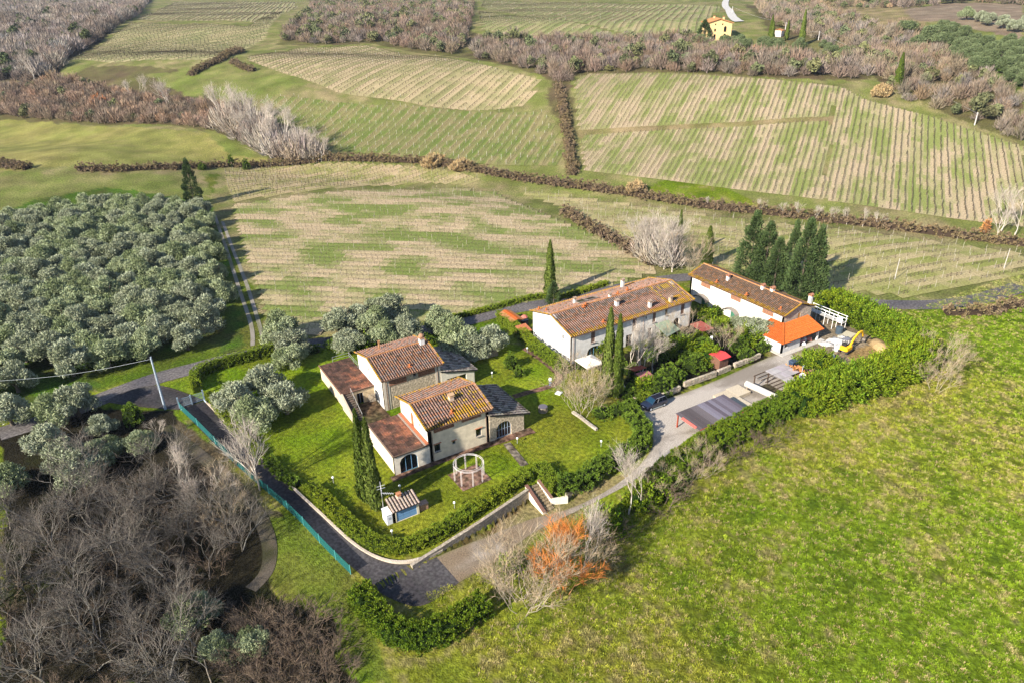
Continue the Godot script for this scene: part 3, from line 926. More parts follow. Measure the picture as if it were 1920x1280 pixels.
func make_shrub(key: String, called: String, a: Color, b: Color, count: int, leaf_size: float, lobes_n: int, spread: float) -> void:
	var o := thing(called, "x", "shrub")
	var c := Shape.new()
	var lobes := []
	for k in lobes_n:
		var t := rng.randf() * TAU
		var rr := sqrt(rng.randf()) * spread
		lobes.append([Vector3(cos(t) * rr, rng.randf_range(0.35, 1.1) * (1.2 - rr * 0.4), sin(t) * rr), rng.randf_range(0.35, 0.6)])
	crown(c, lobes, count, leaf_size, leaf_size * 0.45, a, b, 0.3, 0.95)
	var w := Shape.new()
	for k in 5:
		var t := TAU * k / 5.0
		w.tube(Vector3.ZERO, Vector3(cos(t) * 0.5, 1.1, sin(t) * 0.5), 0.04, 0.015, 4, Color(0.1, 0.08, 0.06))
	part("stems", w, m.bark, o)
	part("foliage", c, m.leaf, o)
	keep_kind(key, o)


func clump(a: Color, b: Color, leaves: int, size: float, high: float) -> Shape:
	var s := Shape.new()
	for i in leaves:
		var d := ball()
		d.y = absf(d.y)
		var p := d * Vector3(0.3, high, 0.3) * rng.randf_range(0.3, 1.0)
		var along := (d + Vector3.UP * 0.6 + ball() * 0.5).normalized()
		s.leaf(p, along * size * rng.randf_range(0.7, 1.3), along.cross(ball()).normalized() * size * 0.42, vary(a.lerp(b, rng.randf()), 0.25))
	return s


var clumps := {}


# a clipped hedge along a line; z of each point is half its width, y its height
func hedge(called: String, label: String, pts: Array, wide: float, tall: float, style: String, base := 0.0, group := "", dense := 1.0) -> Node3D:
	var root := thing(called, label, "hedge", on_land(pts[0]), 0.0, group)
	var o := root.position
	var core := Shape.new()
	var line := smooth_line(pts, 4) if pts.size() > 2 else [pts[0], pts[0].lerp(pts[1], 0.33), pts[0].lerp(pts[1], 0.66), pts[1]]
	var where := []
	var tint := []
	var look: Dictionary = clumps[style]
	var prev := []
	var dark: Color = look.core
	for i in line.size():
		var d: Vector2 = (line[mini(i + 1, line.size() - 1)] - line[maxi(i - 1, 0)]).normalized()
		var s := Vector3(-d.y, 0, d.x)
		var p := on_land(line[i]) - o + Vector3(0, base, 0)
		var hw := wide * 0.5 * 0.68
		var h := tall * 0.82
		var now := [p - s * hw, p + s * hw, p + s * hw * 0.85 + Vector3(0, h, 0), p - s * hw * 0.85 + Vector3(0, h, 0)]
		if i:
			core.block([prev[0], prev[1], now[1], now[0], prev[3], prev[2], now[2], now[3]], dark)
		prev = now
		if i == line.size() - 1: break
		var q := on_land(line[i + 1]) - o + Vector3(0, base, 0)
		var run := p.distance_to(q)
		var fwd := (q - p).normalized()
		var around := tall * 2.0 + wide
		var n := int(run * around * float(look.per) * dense)
		if i == 0 or i == line.size() - 2: n += int(tall * wide * float(look.per))
		for k in n:
			var u := rng.randf() * around
			var t := rng.randf_range(-0.04, 1.04)
			var c := p.lerp(q, t)
			var nn := Vector3.UP
			var hv := wide * 0.5
			if u < tall:
				nn = -s
				c += -s * hv * (1.0 - 0.12 * u / tall) + Vector3(0, u, 0)
			elif u < tall * 2.0:
				nn = s
				c += s * hv * (1.0 - 0.12 * (u - tall) / tall) + Vector3(0, u - tall, 0)
			else:
				c += s * ((u - tall * 2.0) - hv) * 0.9 + Vector3(0, tall, 0)
			if (i == 0 and k % 9 == 0) or (i == line.size() - 2 and k % 9 == 0):
				var ends := -1.0 if i == 0 else 1.0
				c = (p if i == 0 else q) + s * rng.randf_range(-hv, hv) + Vector3(0, rng.randf() * tall, 0)
				nn = fwd * ends
			c += nn * (noise_b.get_noise_3d((c.x + o.x) * 6.0, c.y * 6.0, (c.z + o.z) * 6.0) * float(look.rough) - 0.1)
			nn = (nn + Vector3.UP * float(look.lift) + ball() * 0.45).normalized()
			var kk := rng.randf_range(0.75, 1.3) * float(look.size)
			where.append(Transform3D(turned(nn).scaled(Vector3(kk, kk, kk)), c))
			tint.append(vary(Color.WHITE.lerp(look.tip, clampf(0.3 + noise_a.get_noise_2d((c.x + o.x) * 3.0, (c.z + o.z) * 3.0) + rng.randf_range(-0.2, 0.4), 0, 1)), 0.15))
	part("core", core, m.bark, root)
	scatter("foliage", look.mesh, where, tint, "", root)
	return root


func turned(n: Vector3) -> Basis:
	var s := n.cross(ball()).normalized()
	return Basis(s, n, s.cross(n))


# a rounded bush or dense mass clothed in leaf sprays
func mound(called: String, label: String, category: String, at: Vector3, size: Vector3, style: String, group := "", turn := 0.0) -> Node3D:
	var root := thing(called, label, category, at, turn, group)
	var look: Dictionary = clumps[style]
	var core := Shape.new()
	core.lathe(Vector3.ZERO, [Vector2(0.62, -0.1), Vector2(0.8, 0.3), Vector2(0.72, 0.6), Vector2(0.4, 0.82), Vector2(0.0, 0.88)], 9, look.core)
	for i in core.v.size():
		core.v[i] = core.v[i] * size
	var where := []
	var tint := []
	var area := 2.0 * PI * (size.x + size.z) * 0.5 * size.y * 0.8 + PI * size.x * size.z * 0.5
	for i in int(area * float(look.per)):
		var d := ball()
		d.y = absf(d.y) if rng.randf() < 0.9 else d.y * 0.3
		var bump := 1.0 + 0.35 * noise_b.get_noise_3d(d.x * 9.0 + at.x, d.y * 9.0, d.z * 9.0 + at.z)
		var c := Vector3(d.x * size.x, d.y * size.y + 0.1, d.z * size.z) * bump * rng.randf_range(0.85, 1.02)
		var nn := (d + Vector3.UP * float(look.lift) + ball() * 0.4).normalized()
		var kk := rng.randf_range(0.75, 1.3) * float(look.size)
		where.append(Transform3D(turned(nn).scaled(Vector3(kk, kk, kk)), c))
		tint.append(vary(Color.WHITE.lerp(look.tip, rng.randf_range(0, 0.8)), 0.18))
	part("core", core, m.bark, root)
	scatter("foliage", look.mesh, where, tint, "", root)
	return root


func fill(poly_pts: Array, gap: float, jitter: float) -> Array:
	var poly := PackedVector2Array(poly_pts)
	var r := Rect2(poly[0], Vector2.ZERO)
	for q in poly:
		r = r.expand(q)
	var out := []
	var row := 0
	var z := r.position.y
	while z < r.end.y:
		var x := r.position.x + (gap * 0.5 if row % 2 else 0.0)
		while x < r.end.x:
			var p := Vector2(x + rng.randf_range(-jitter, jitter), z + rng.randf_range(-jitter, jitter))
			if inside(p, poly): out.append(p)
			x += gap
		row += 1
		z += gap * 0.87
	return out


# a far wood or thicket that reads as one mass
func thicket(called: String, label: String, poly: Array, gap: float, meshes: Array, shares: Array, size: Vector2, tints: Array, spread := 0.25) -> void:
	var where := []
	var tint := []
	for k in meshes.size():
		where.append([])
		tint.append([])
	for p in fill(poly, gap, gap * 0.6):
		var u := rng.randf()
		var k := 0
		while k < shares.size() - 1 and u > shares[k]:
			k += 1
		var q := rng.randf_range(size.x, size.y) * (1.0 + 0.4 * noise_a.get_noise_2d(p.x * 3.0, p.y * 3.0))
		where[k].append(Transform3D(Basis(Vector3.UP, rng.randf() * TAU).scaled(Vector3(q, q * rng.randf_range(0.75, 1.2), q)), on_land(p)))
		tint[k].append(vary(tints[k].lerp(tints[k] * Color(1.1, 0.98, 0.88), rng.randf()), spread))
	var root := Node3D.new()
	root.name = numbered(called)
	add_child(root)
	tag(root, label, "thicket", "", "stuff")
	for k in meshes.size():
		if where[k].size():
			scatter("shrubs", meshes[k], where[k], tint[k], "", root)


func bare_puff(twigs: int, wide: float) -> Mesh:
	var s := Shape.new()
	for k in 6:
		var t := TAU * (k + rng.randf()) / 6.0
		s.tube(Vector3.ZERO, Vector3(cos(t) * 0.35, 0.75, sin(t) * 0.35), 0.035, 0.015, 3, Color(0.8, 0.8, 0.8))
	for i in twigs:
		var d := ball()
		d.y = absf(d.y)
		var p := Vector3(d.x * 0.42, 0.12 + d.y * 0.6, d.z * 0.42) * rng.randf_range(0.4, 1.0)
		var t := (d + Vector3.UP * 0.9 + ball() * 0.6).normalized() * rng.randf_range(0.16, 0.36)
		var sd := t.cross(ball()).normalized() * wide
		s.tri(p - sd, p + t, p + sd, vary(Color(0.95, 0.92, 0.9), 0.25))
	return s.mesh(m.bark)


func leaf_puff(count: int, size: float) -> Mesh:
	var s := Shape.new()
	var lobes := []
	for k in 8:
		var t := TAU * k / 8.0 * 2.3
		var rr := rng.randf_range(0.0, 0.32)
		lobes.append([Vector3(cos(t) * rr, rng.randf_range(0.3, 0.65), sin(t) * rr), rng.randf_range(0.18, 0.28)])
	crown(s, lobes, count, size, size * 0.5, Color(0.7, 0.7, 0.7), Color(1.1, 1.1, 1.1), 0.3)
	return s.mesh(m.leaf)


func build_plants() -> void:
	for k in 3: make_olive(Color(0.125, 0.145, 0.075), Color(0.34, 0.37, 0.26))
	for k in 3: make_olive(Color(0.11, 0.145, 0.055), Color(0.3, 0.34, 0.2))
	for k in 2: make_olive(Color(0.06, 0.085, 0.035), Color(0.15, 0.185, 0.09), "dark_olive")
	var grey := {"bark": Color(0.16, 0.145, 0.125), "twig": Color(0.085, 0.072, 0.06), "crook": 0.35, "lift": 0.1, "spread": 0.75, "kids": 3, "twigs": 3, "fine": 0.012, "stem": 0.09, "open": 0.5}
	for k in 3: make_bare("wood", "bare_tree", "bare tree", 2, 7.0, 4, grey)
	for k in 2: make_bare("wood", "bare_tree", "bare tree", 1, 7.5, 4, grey)
	var brush: Dictionary = grey.duplicate()
	brush.merge({"bark": Color(0.12, 0.092, 0.068), "twig": Color(0.125, 0.095, 0.07), "stem": 0.05, "open": 0.8, "kids": 3, "twigs": 6, "fine": 0.014, "lift": 0.05}, true)
	for k in 3: make_bare("brush", "bare_bush", "bare bush", 7, 3.4, 2, brush)
	var white: Dictionary = grey.duplicate()
	white.merge({"bark": Color(0.45, 0.4, 0.34), "twig": Color(0.36, 0.31, 0.26), "crook": 0.2, "lift": 0.22, "spread": 0.55, "kids": 3, "twigs": 4, "fine": 0.011, "stem": 0.1, "open": 0.35}, true)
	for k in 3: make_bare("pale", "pale_tree", "bare tree", 1 + k % 2, 9.5, 4, white)
	var fine: Dictionary = white.duplicate()
	fine.merge({"bark": Color(0.36, 0.31, 0.23), "twig": Color(0.31, 0.24, 0.16), "fine": 0.009, "twigs": 5, "stem": 0.03, "open": 0.75, "spread": 0.6}, true)
	for k in 2: make_bare("fan", "bare_shrub_tree", "bare tree", 6, 5.0, 3, fine)
	var amber: Dictionary = fine.duplicate()
	amber.merge({"bark": Color(0.36, 0.2, 0.09), "twig": Color(0.55, 0.2, 0.05), "stem": 0.04, "open": 0.45, "lift": 0.2, "twigs": 8, "fine": 0.016}, true)
	make_bare("amber", "amber_tree", "bare tree", 5, 6.0, 3, amber)
	make_cypress("cypress", "cypress_tree", 13.0, 1.15, 7000, Color(0.07, 0.105, 0.018), Color(0.16, 0.2, 0.045), 0.5)
	make_cypress("cypress", "cypress_tree", 13.0, 1.05, 7000, Color(0.055, 0.09, 0.014), Color(0.12, 0.16, 0.03), 0.6)
	make_conifer()
	make_conifer()
	make_shrub("laurel", "evergreen_shrub", Color(0.055, 0.11, 0.015), Color(0.14, 0.22, 0.035), 2600, 0.2, 12, 0.75)
	make_shrub("laurel", "evergreen_shrub", Color(0.06, 0.12, 0.012), Color(0.17, 0.25, 0.03), 2600, 0.2, 12, 0.75)
	make_shrub("sage", "grey_shrub", Color(0.16, 0.19, 0.09), Color(0.28, 0.3, 0.18), 2200, 0.2, 10, 0.7)
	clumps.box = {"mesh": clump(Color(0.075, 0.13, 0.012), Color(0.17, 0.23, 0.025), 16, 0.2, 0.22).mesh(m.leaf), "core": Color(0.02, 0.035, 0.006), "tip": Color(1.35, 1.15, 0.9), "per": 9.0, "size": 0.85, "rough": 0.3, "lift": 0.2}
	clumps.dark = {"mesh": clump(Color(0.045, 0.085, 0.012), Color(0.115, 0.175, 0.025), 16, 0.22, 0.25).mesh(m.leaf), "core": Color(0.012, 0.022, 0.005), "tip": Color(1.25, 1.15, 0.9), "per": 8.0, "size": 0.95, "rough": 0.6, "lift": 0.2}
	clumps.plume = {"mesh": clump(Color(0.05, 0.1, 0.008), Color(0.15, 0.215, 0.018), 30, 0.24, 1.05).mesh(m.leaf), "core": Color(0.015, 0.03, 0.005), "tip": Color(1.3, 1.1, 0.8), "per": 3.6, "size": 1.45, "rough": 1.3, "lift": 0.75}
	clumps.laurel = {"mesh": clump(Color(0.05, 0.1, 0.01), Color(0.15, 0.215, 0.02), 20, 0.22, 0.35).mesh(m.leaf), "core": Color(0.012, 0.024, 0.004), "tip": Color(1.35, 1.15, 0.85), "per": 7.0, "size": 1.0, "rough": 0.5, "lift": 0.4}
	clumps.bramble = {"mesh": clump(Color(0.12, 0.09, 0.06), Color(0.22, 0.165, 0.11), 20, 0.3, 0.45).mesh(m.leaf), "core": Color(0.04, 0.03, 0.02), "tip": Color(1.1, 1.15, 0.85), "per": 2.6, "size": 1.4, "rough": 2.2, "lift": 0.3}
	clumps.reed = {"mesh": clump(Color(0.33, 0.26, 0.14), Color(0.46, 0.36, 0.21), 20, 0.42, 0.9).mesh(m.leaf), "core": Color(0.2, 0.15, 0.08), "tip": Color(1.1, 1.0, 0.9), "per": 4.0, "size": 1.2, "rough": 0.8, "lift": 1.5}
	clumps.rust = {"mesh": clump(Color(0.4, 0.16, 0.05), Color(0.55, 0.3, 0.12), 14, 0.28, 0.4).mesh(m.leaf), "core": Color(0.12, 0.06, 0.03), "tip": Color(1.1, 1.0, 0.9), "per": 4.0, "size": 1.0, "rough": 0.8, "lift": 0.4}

	# olive grove left of the farm track
	for p in fill([Vector2(-29.41, -228.78), Vector2(-14.75, -238.83), Vector2(4.12, -237.73), Vector2(27.09, -213.16), Vector2(25.96, -197.26), Vector2(21.26, -159.48), Vector2(18.25, -135.01), Vector2(15.54, -125.94), Vector2(6.19, -125.22), Vector2(-4.75, -124.72), Vector2(-15.53, -122.99), Vector2(-23.97, -122.9)], 6.4, 1.1):
		plant("olive", on_land(p), rng.randf_range(1.15, 1.5), "silvery olive tree in the dense grove left of the grassy farm track", "olive trees of the grove", rng.randf_range(0.85, 1.15))
	var lone := "silvery olive tree "
	for q in [[Vector3(-9.3, 0, -112.86), 1.3, "overhanging the road at the left, beside its bend"], [Vector3(-12, 0, -112.52), 1.15, "leaning on the road's lower edge by the left border"], [Vector3(-17.96, 0, -115.52), 1.25, "at the left border above the shaded clearing"], [Vector3(-13.52, -0.59, -104.58), 1.2, "with yellowing lower leaves at the dark clearing"],
		[Vector3(-9.71, -2.2, -97.07), 1.35, "with a yellowish skirt at the edge of the bare wood"], [Vector3(-11.34, -1.75, -100.92), 1.2, "left of the one at the edge of the bare wood"], [Vector3(-6.81, -1.9, -99.71), 1.1, "right of the yellowish one at the edge of the bare wood"], [Vector3(-6.66, -0.3, -105.43), 0.85, "small and yellow topped below the road"], [Vector3(-2.43, -1.14, -98.64), 1.0, "beside the brown earth path"], [Vector3(-18.95, -1.98, -99.98), 1.1, "cut by the left border above the bare wood"],
		[Vector3(-1.71, -2.2, -63.44), 1.0, "grey and half hidden inside the bare wood"], [Vector3(-0.29, -2.2, -57.87), 0.75, "small and pale at the lower edge of the bare wood"], [Vector3(2.96, -2.05, -56.42), 0.8, "pale between brown thickets at the lower edge"],
		[Vector3(11.11, 0, -100.16), 1.3, "on the villa lawn, left of the lawn group of four"], [Vector3(16.08, 0, -102.44), 1.35, "on the villa lawn, rearmost of the lawn group of four"], [Vector3(12.95, 0, -94.69), 1.2, "on the villa lawn, nearest the drive"], [Vector3(17.61, 0, -95.95), 1.3, "on the villa lawn, right of the lawn group of four"], [Vector3(22.2, 0, -109.71), 1.1, "dark, behind the olives of the villa lawn"],
		[Vector3(23.58, 0, -120.64), 1.35, "at the lower end of the wheel track"], [Vector3(23.73, 0, -114.41), 1.25, "behind the lawn corner, next to the clipped hedge end"], [Vector3(33.26, 0, -117.36), 1.3, "behind the villa, first in the rear row"], [Vector3(37.2, 0, -117.43), 1.2, "behind the villa, second in the rear row"], [Vector3(43.16, 0, -117.92), 1.4, "behind the villa, tallest of the rear row"], [Vector3(38.87, 0, -114.45), 1.2, "behind the villa, in front of the tallest of the rear row"],
		[Vector3(42.66, 0, -108.07), 1.25, "behind the villa chimney, left of the dark shrubs"], [Vector3(49.3, 0, -108.36), 1.25, "beside the country road behind the villa"], [Vector3(32.34, 0, -109.47), 1.1, "behind the brick terrace railing"], [Vector3(38.14, 0, -108.55), 1.1, "close behind the tiled ridge of the rear villa"], [Vector3(47.82, 0, -97.89), 1.55, "large and bushy behind the slate roof"], [Vector3(49.22, 0, -96.05), 1.2, "merging with the large one behind the slate roof"], [Vector3(53.25, 0, -95.73), 1.25, "right of the large one behind the slate roof"]]:
		plant("olive", q[0], q[1], lone + q[2])
	# bare wood in the lower left corner
	for p in fill([Vector2(-21.94, -91.96), Vector2(-16.28, -95.41), Vector2(-10.8, -94.45), Vector2(-5.04, -93.78), Vector2(0.5, -88.68), Vector2(5.28, -81.32), Vector2(6.85, -73.86), Vector2(5.72, -67.48), Vector2(2.59, -64.12), Vector2(-2.12, -65.79), Vector2(2, -52.83), Vector2(-19.02, -63.06), Vector2(-21.9, -70.36)], 4.3, 1.6):
		plant("wood", on_land(p), rng.randf_range(0.8, 1.25), "grey leafless tree tangled with its neighbours in the dark bare wood", "bare trees of the dark wood")
	for p in fill([Vector2(-21.79, -88.64), Vector2(-13.9, -93.89), Vector2(-4.84, -95.56), Vector2(6.2, -85.59), Vector2(7.39, -73.41), Vector2(4.58, -64.96), Vector2(-0.1, -62.02), Vector2(7.93, -57.96), Vector2(9.77, -50.09), Vector2(9.08, -45.29), Vector2(-19.02, -63.06)], 5.0, 2.0):
		plant("brush", on_land(p), rng.randf_range(0.7, 1.2), "low brown bush on the floor of the dark bare wood", "brown bushes of the dark wood")
	for p in fill([Vector2(5.13, -60.36), Vector2(8.12, -58.58), Vector2(9.9, -53.61), Vector2(8.68, -45.63), Vector2(0.72, -51.61), Vector2(1.06, -57.39)], 2.1, 0.6):
		plant("brush", on_land(p), rng.randf_range(1.0, 1.4), "dense brown bush in the thicket right of the dark wood", "brown thicket bushes")
	for q in [[Vector3(9.44, 0, -79.81), 1.0, "pale leafless tree leaning over the asphalt drive"], [Vector3(3.43, -0.77, -79.01), 0.9, "pale bushy leafless tree at the bend of the earth path"], [Vector3(0.11, -0.43, -99.68), 0.45, "small pale leafless tree at the foot of the utility pole"], [Vector3(0.85, -1.11, -84.77), 0.8, "pale crooked leafless tree at the top of the earth path"]]:
		plant("pale", q[0], q[1], q[2])
	for q in [[Vector3(4.32, -0.74, -75.55), 1.3, "tan spray of bare twigs where the path bends"], [Vector3(6.71, -0.08, -80.16), 1.2, "tan bare bush beside the green mesh fence"]]:
		plant("fan", q[0], q[1], q[2])
	# cypresses
	var tall := 13.0
	plant("cypress", Vector3(20.63, 0, -67.9), 0.82, "dark slim cypress at the wing corner, right one of the villa pair", "", 13.38 / tall / 0.82, 0)
	plant("cypress", Vector3(20.24, 0, -69.93), 0.85, "dark slim cypress at the wing corner, left one of the villa pair", "", 13.58 / tall / 0.85, 1)
	plant("cypress", Vector3(60.77, 0, -73.38), 0.9, "taller slim cypress in front of the white farmhouse", "", 14.89 / tall / 0.9, 0)
	plant("cypress", Vector3(61.64, 0, -72.25), 0.82, "second slim cypress in front of the white farmhouse, on the right", "", 14.09 / tall / 0.82, 1)
	plant("cypress", Vector3(74.73, 0, -109.66), 0.95, "lone slim cypress at the road behind the white farmhouse", "", 12.19 / tall / 0.95, 0)
	plant("cypress", Vector3(110.46, -0.22, -111.03), 0.75, "slim cypress among the bare white trees", "", 11.91 / tall / 0.75, 1)
	plant("cypress", Vector3(113.98, -0.23, -105.44), 1.1, "short broad cypress behind the barn's upper end", "", 9.12 / tall / 1.1, 0)
	plant("conifer", Vector3(73.28, 0, -106.21), 0.45, "small bright conifer at the foot of the lone cypress", "", 0.9)
	plant("conifer", Vector3(26.58, -0.09, -224.25), 0.75, "dark ivy-clad conifer at the upper corner of the olive grove", "", 14.01 / 13.0 / 0.75)
	for q in [[Vector3(114.19, -0.1, -93.68), 0.95, 15.21, "first on the left"], [Vector3(115.25, -0.08, -90.79), 0.95, 13.53, "second from the left"], [Vector3(114.99, -0.04, -87.81), 0.8, 11.06, "low one in the middle"], [Vector3(117.29, -0.04, -86.25), 0.6, 14.63, "slender one in the middle"], [Vector3(115.86, 0, -82.2), 0.95, 16.21, "right one, tallest"], [Vector3(117.31, 0.01, -80.57), 0.75, 15.01, "last on the right"]]:
		var hh: float = q[2]
		plant("conifer", q[0], q[1], "massive dark conifer behind the barn, " + q[3] + " of the group", "", hh / 12.8 / q[1])
	# bare trees near the houses
	var spots := [Vector3(104.72, -0.22, -116.58), Vector3(104.15, -0.19, -113.56), Vector3(107.97, -0.24, -116.1), Vector3(105.2, -0.17, -111.2), Vector3(104.48, -0.14, -108.83), Vector3(108.67, -0.22, -112.22), Vector3(104.8, -0.12, -106.64), Vector3(108.57, -0.26, -119.18)]
	for i in spots.size():
		plant("pale", spots[i], rng.randf_range(0.95, 1.2), "tall white leafless tree in the cluster behind the white farmhouse", "white bare trees behind the farmhouse", 1.0)
	plant("fan", Vector3(109.14, -0.17, -106.58), 1.9, "wide pale leafless tree between the two farm buildings")
	plant("fan", Vector3(108.28, -0.14, -104.37), 0.9, "low pruned stump of twigs between the farm buildings")
	plant("fan", Vector3(55.3, 0, -71.52), 2.0, "big bare fan-shaped shrub beside the farmhouse cypresses", "", 0.95)
	plant("fan", Vector3(54.74, 0, -72.76), 1.5, "straw coloured bare shrub left of the big fan-shaped one")
	for q in [[Vector3(70.2, 0, -78.3), 0.85, "pale leafless tree in front of the farmhouse, left trunk"], [Vector3(69.56, 0, -75.54), 0.95, "pale leafless tree in front of the farmhouse, centre trunk"], [Vector3(71.58, 0, -75.26), 0.8, "pale leafless tree in front of the farmhouse, right trunk"]]:
		plant("pale", q[0], q[1], q[2])
	plant("fan", Vector3(82.12, 0, -79.63), 1.3, "dark bare shrub beside the green canopy")
	plant("fan", Vector3(87.53, 0, -74.87), 1.1, "straw coloured pollarded tree in the middle garden")
	plant("pale", Vector3(47.15, -1.22, -51.73), 0.95, "white leafless tree with many uprights above the lower lane")
	plant("pale", Vector3(48.46, -1.08, -51.29), 0.75, "white leafless tree right of the one with many uprights")
	plant("fan", Vector3(52.13, -0.73, -52.05), 0.9, "tan leafless bush tree in the lane hedge")
	plant("fan", Vector3(58.76, -0.15, -51.4), 1.05, "silvery leafless tree growing through the laurel hedge")
	plant("fan", Vector3(56.67, -0.28, -51.64), 0.7, "tan leafless bush at the foot of the laurel hedge")
	plant("pale", Vector3(36.38, -0.77, -46.53), 0.9, "reddish grey leafless tree beside the lane")
	plant("fan", Vector3(36.17, -0.87, -47.24), 1.5, "greyish leafless bush beside the lane, left of the laurel")
	plant("fan", Vector3(28.24, -0.63, -45.76), 2.0, "big tan leafless bush tree at the corner of the meadow", "", 1.0)
	plant("fan", Vector3(29.34, -0.65, -45.93), 1.7, "tan bush tree right behind the big one at the meadow corner")
	plant("fan", Vector3(27.84, -0.7, -47.79), 1.5, "tan bush tree on the lane side of the meadow corner")
	plant("amber", Vector3(32.56, -0.63, -45.17), 1.35, "leafless tree with glowing orange twigs by the lane")
	plant("amber", Vector3(33.02, -0.82, -47.14), 1.1, "smaller leafless tree with orange twigs behind it by the lane")
	plant("fan", Vector3(110.56, -0.06, -49.92), 1.4, "pale leafless bush at the round end of the plume hedge")
	plant("fan", Vector3(104.15, -0.17, -47.38), 1.2, "dry grey bush at the foot of the hedge's round end")
	for q in [[Vector3(67.68, -0.02, -51.96), 1.0], [Vector3(70.47, -0.03, -51.65), 0.9], [Vector3(74.42, -0.02, -51.82), 0.8], [Vector3(62.73, -0.02, -52.02), 1.1], [Vector3(50.77, -0.81, -50.03), 1.2], [Vector3(42.82, -1.18, -49.44), 1.1], [Vector3(53.42, -0.59, -51.03), 1.0], [Vector3(38.84, -0.75, -46.37), 0.9]]:
		plant("brush", q[0], q[1], "dry brown bush at the meadow foot of the long hedge", "brown bushes below the long hedge")
	# hedges
	hedge("clipped_hedge", "dark clipped hedge with a bright top, curving along the road corner of the garden", [Vector2(7.26, -110.1), Vector2(7.92, -114.33), Vector2(10.73, -116.33), Vector2(14.25, -116.47), Vector2(18.02, -116.52), Vector2(21.37, -116.67)], 1.5, 2.0, "box")
	hedge("clipped_hedge", "loose green hedge between the kerb and the lawn olives", [Vector2(8.48, -107.95), Vector2(9.42, -99.51), Vector2(10.25, -92.88), Vector2(11.36, -86.72)], 1.4, 1.0, "box")
	hedge("clipped_hedge", "dark low hedge beside the drive where the pale tree leans", [Vector2(11.85, -85.83), Vector2(12.35, -82.29), Vector2(13.22, -79.06), Vector2(13.87, -77.73)], 1.5, 0.9, "dark")
	hedge("clipped_hedge", "thick hedge round the lower lawn, above the long stone wall", [Vector2(15.05, -76.34), Vector2(16.37, -68.55), Vector2(17.66, -63.08), Vector2(19.09, -60.94), Vector2(21.16, -59.63), Vector2(25.68, -59.87), Vector2(31.45, -61.22), Vector2(36.88, -62.61), Vector2(39.71, -63.26)], 2.0, 1.2, "box", 0.0, "", 1.2)
	hedge("clipped_hedge", "short thick hedge to the right of the garden steps", [Vector2(41.79, -63.66), Vector2(41.5, -61.58), Vector2(41.56, -59.23)], 1.9, 1.4, "box", 0.0, "", 1.2)
	hedge("clipped_hedge", "thick hedge on the right lawn's edge, above the gravel lane", [Vector2(41.55, -59.22), Vector2(43.6, -58.61), Vector2(47.85, -59.16), Vector2(52.35, -59.78), Vector2(55.83, -60.29), Vector2(58.31, -62.17), Vector2(59.75, -65.25), Vector2(60.54, -68.99)], 2.3, 1.6, "dark", 0.0, "", 1.2)
	hedge("clipped_hedge", "small round-topped hedge at the gap beside the parked car", [Vector2(61.26, -68.88), Vector2(63.63, -70.22), Vector2(63.47, -72.18)], 1.8, 1.6, "dark")
	hedge("clipped_hedge", "long clipped hedge under the farmhouse's blank gable", [Vector2(61.07, -106.63), Vector2(60.71, -100.82), Vector2(59.8, -93.09), Vector2(59.65, -86.29), Vector2(59.53, -82.72)], 1.6, 1.9, "box", 0.0, "", 1.2)
	hedge("laurel_hedge", "long tall hedge between the parking yard and the meadow", [Vector2(51.53, -52.69), Vector2(58.99, -53.9), Vector2(64.58, -54.64), Vector2(70.86, -55.24), Vector2(76.7, -55.59), Vector2(82.52, -55.67), Vector2(85.88, -55.49)], 3.6, 2.5, "laurel", 0.0, "", 1.1)
	hedge("plume_hedge", "very tall plumed conifer hedge round the yard's far corner", [Vector2(81.04, -54.67), Vector2(86.68, -54.45), Vector2(91.87, -53.71), Vector2(97.24, -52.94), Vector2(103.77, -52.77), Vector2(110.65, -53.93)], 4.6, 3.5, "plume", 0.0, "", 1.15)
	hedge("plume_hedge", "plumed conifer hedge sweeping down behind the scaffold and digger", [Vector2(115.22, -75.53), Vector2(115.05, -71.9), Vector2(115.1, -67.49), Vector2(114.78, -63.03), Vector2(113.35, -59.08), Vector2(111.05, -55.5)], 4.6, 3.4, "plume", 0.0, "", 1.1)
	hedge("laurel_hedge", "thick evergreen hedge round the outside of the asphalt bend", [Vector2(13.96, -55.99), Vector2(14.3, -52.91), Vector2(15, -49.45), Vector2(16.92, -47.34), Vector2(19.65, -46.99), Vector2(22.62, -47.49), Vector2(24.59, -47.9)], 2.6, 1.7, "laurel", 0.0, "", 1.2)
	hedge("bramble_bank", "brown bramble bank along the ditch under the striped hillside", [Vector2(73.94, -255.18), Vector2(88.37, -240.42), Vector2(100.58, -227.03), Vector2(109.08, -211.86), Vector2(116.44, -196.58), Vector2(127.15, -179.11), Vector2(135.49, -163.37), Vector2(142.79, -148.25), Vector2(149.21, -135.9), Vector2(156.89, -123.97), Vector2(163.92, -110.9), Vector2(172.85, -98.73), Vector2(180.87, -86.93), Vector2(187.63, -74.9)], 2.8, 1.6, "bramble")
	hedge("bramble_bank", "dark bramble hedge along the foot of the pale green field", [Vector2(0.01, -276.28), Vector2(12.03, -270.42), Vector2(23.24, -269.43), Vector2(33.1, -268.4), Vector2(45.4, -268.9), Vector2(56.96, -263.33), Vector2(73.61, -254.25)], 2.6, 1.4, "bramble")
	hedge("bramble_bank", "short dark bramble patch at the left border of the pale field", [Vector2(-25.88, -300.84), Vector2(-18.7, -290.89), Vector2(-14.17, -284.82)], 3.0, 1.6, "bramble")
	hedge("bramble_bank", "brown bramble line climbing to the white trees behind the farmhouse", [Vector2(112.28, -157.96), Vector2(109.11, -143.83), Vector2(108.08, -133.59), Vector2(106.92, -123.96), Vector2(103.92, -112.05)], 2.6, 1.5, "bramble")
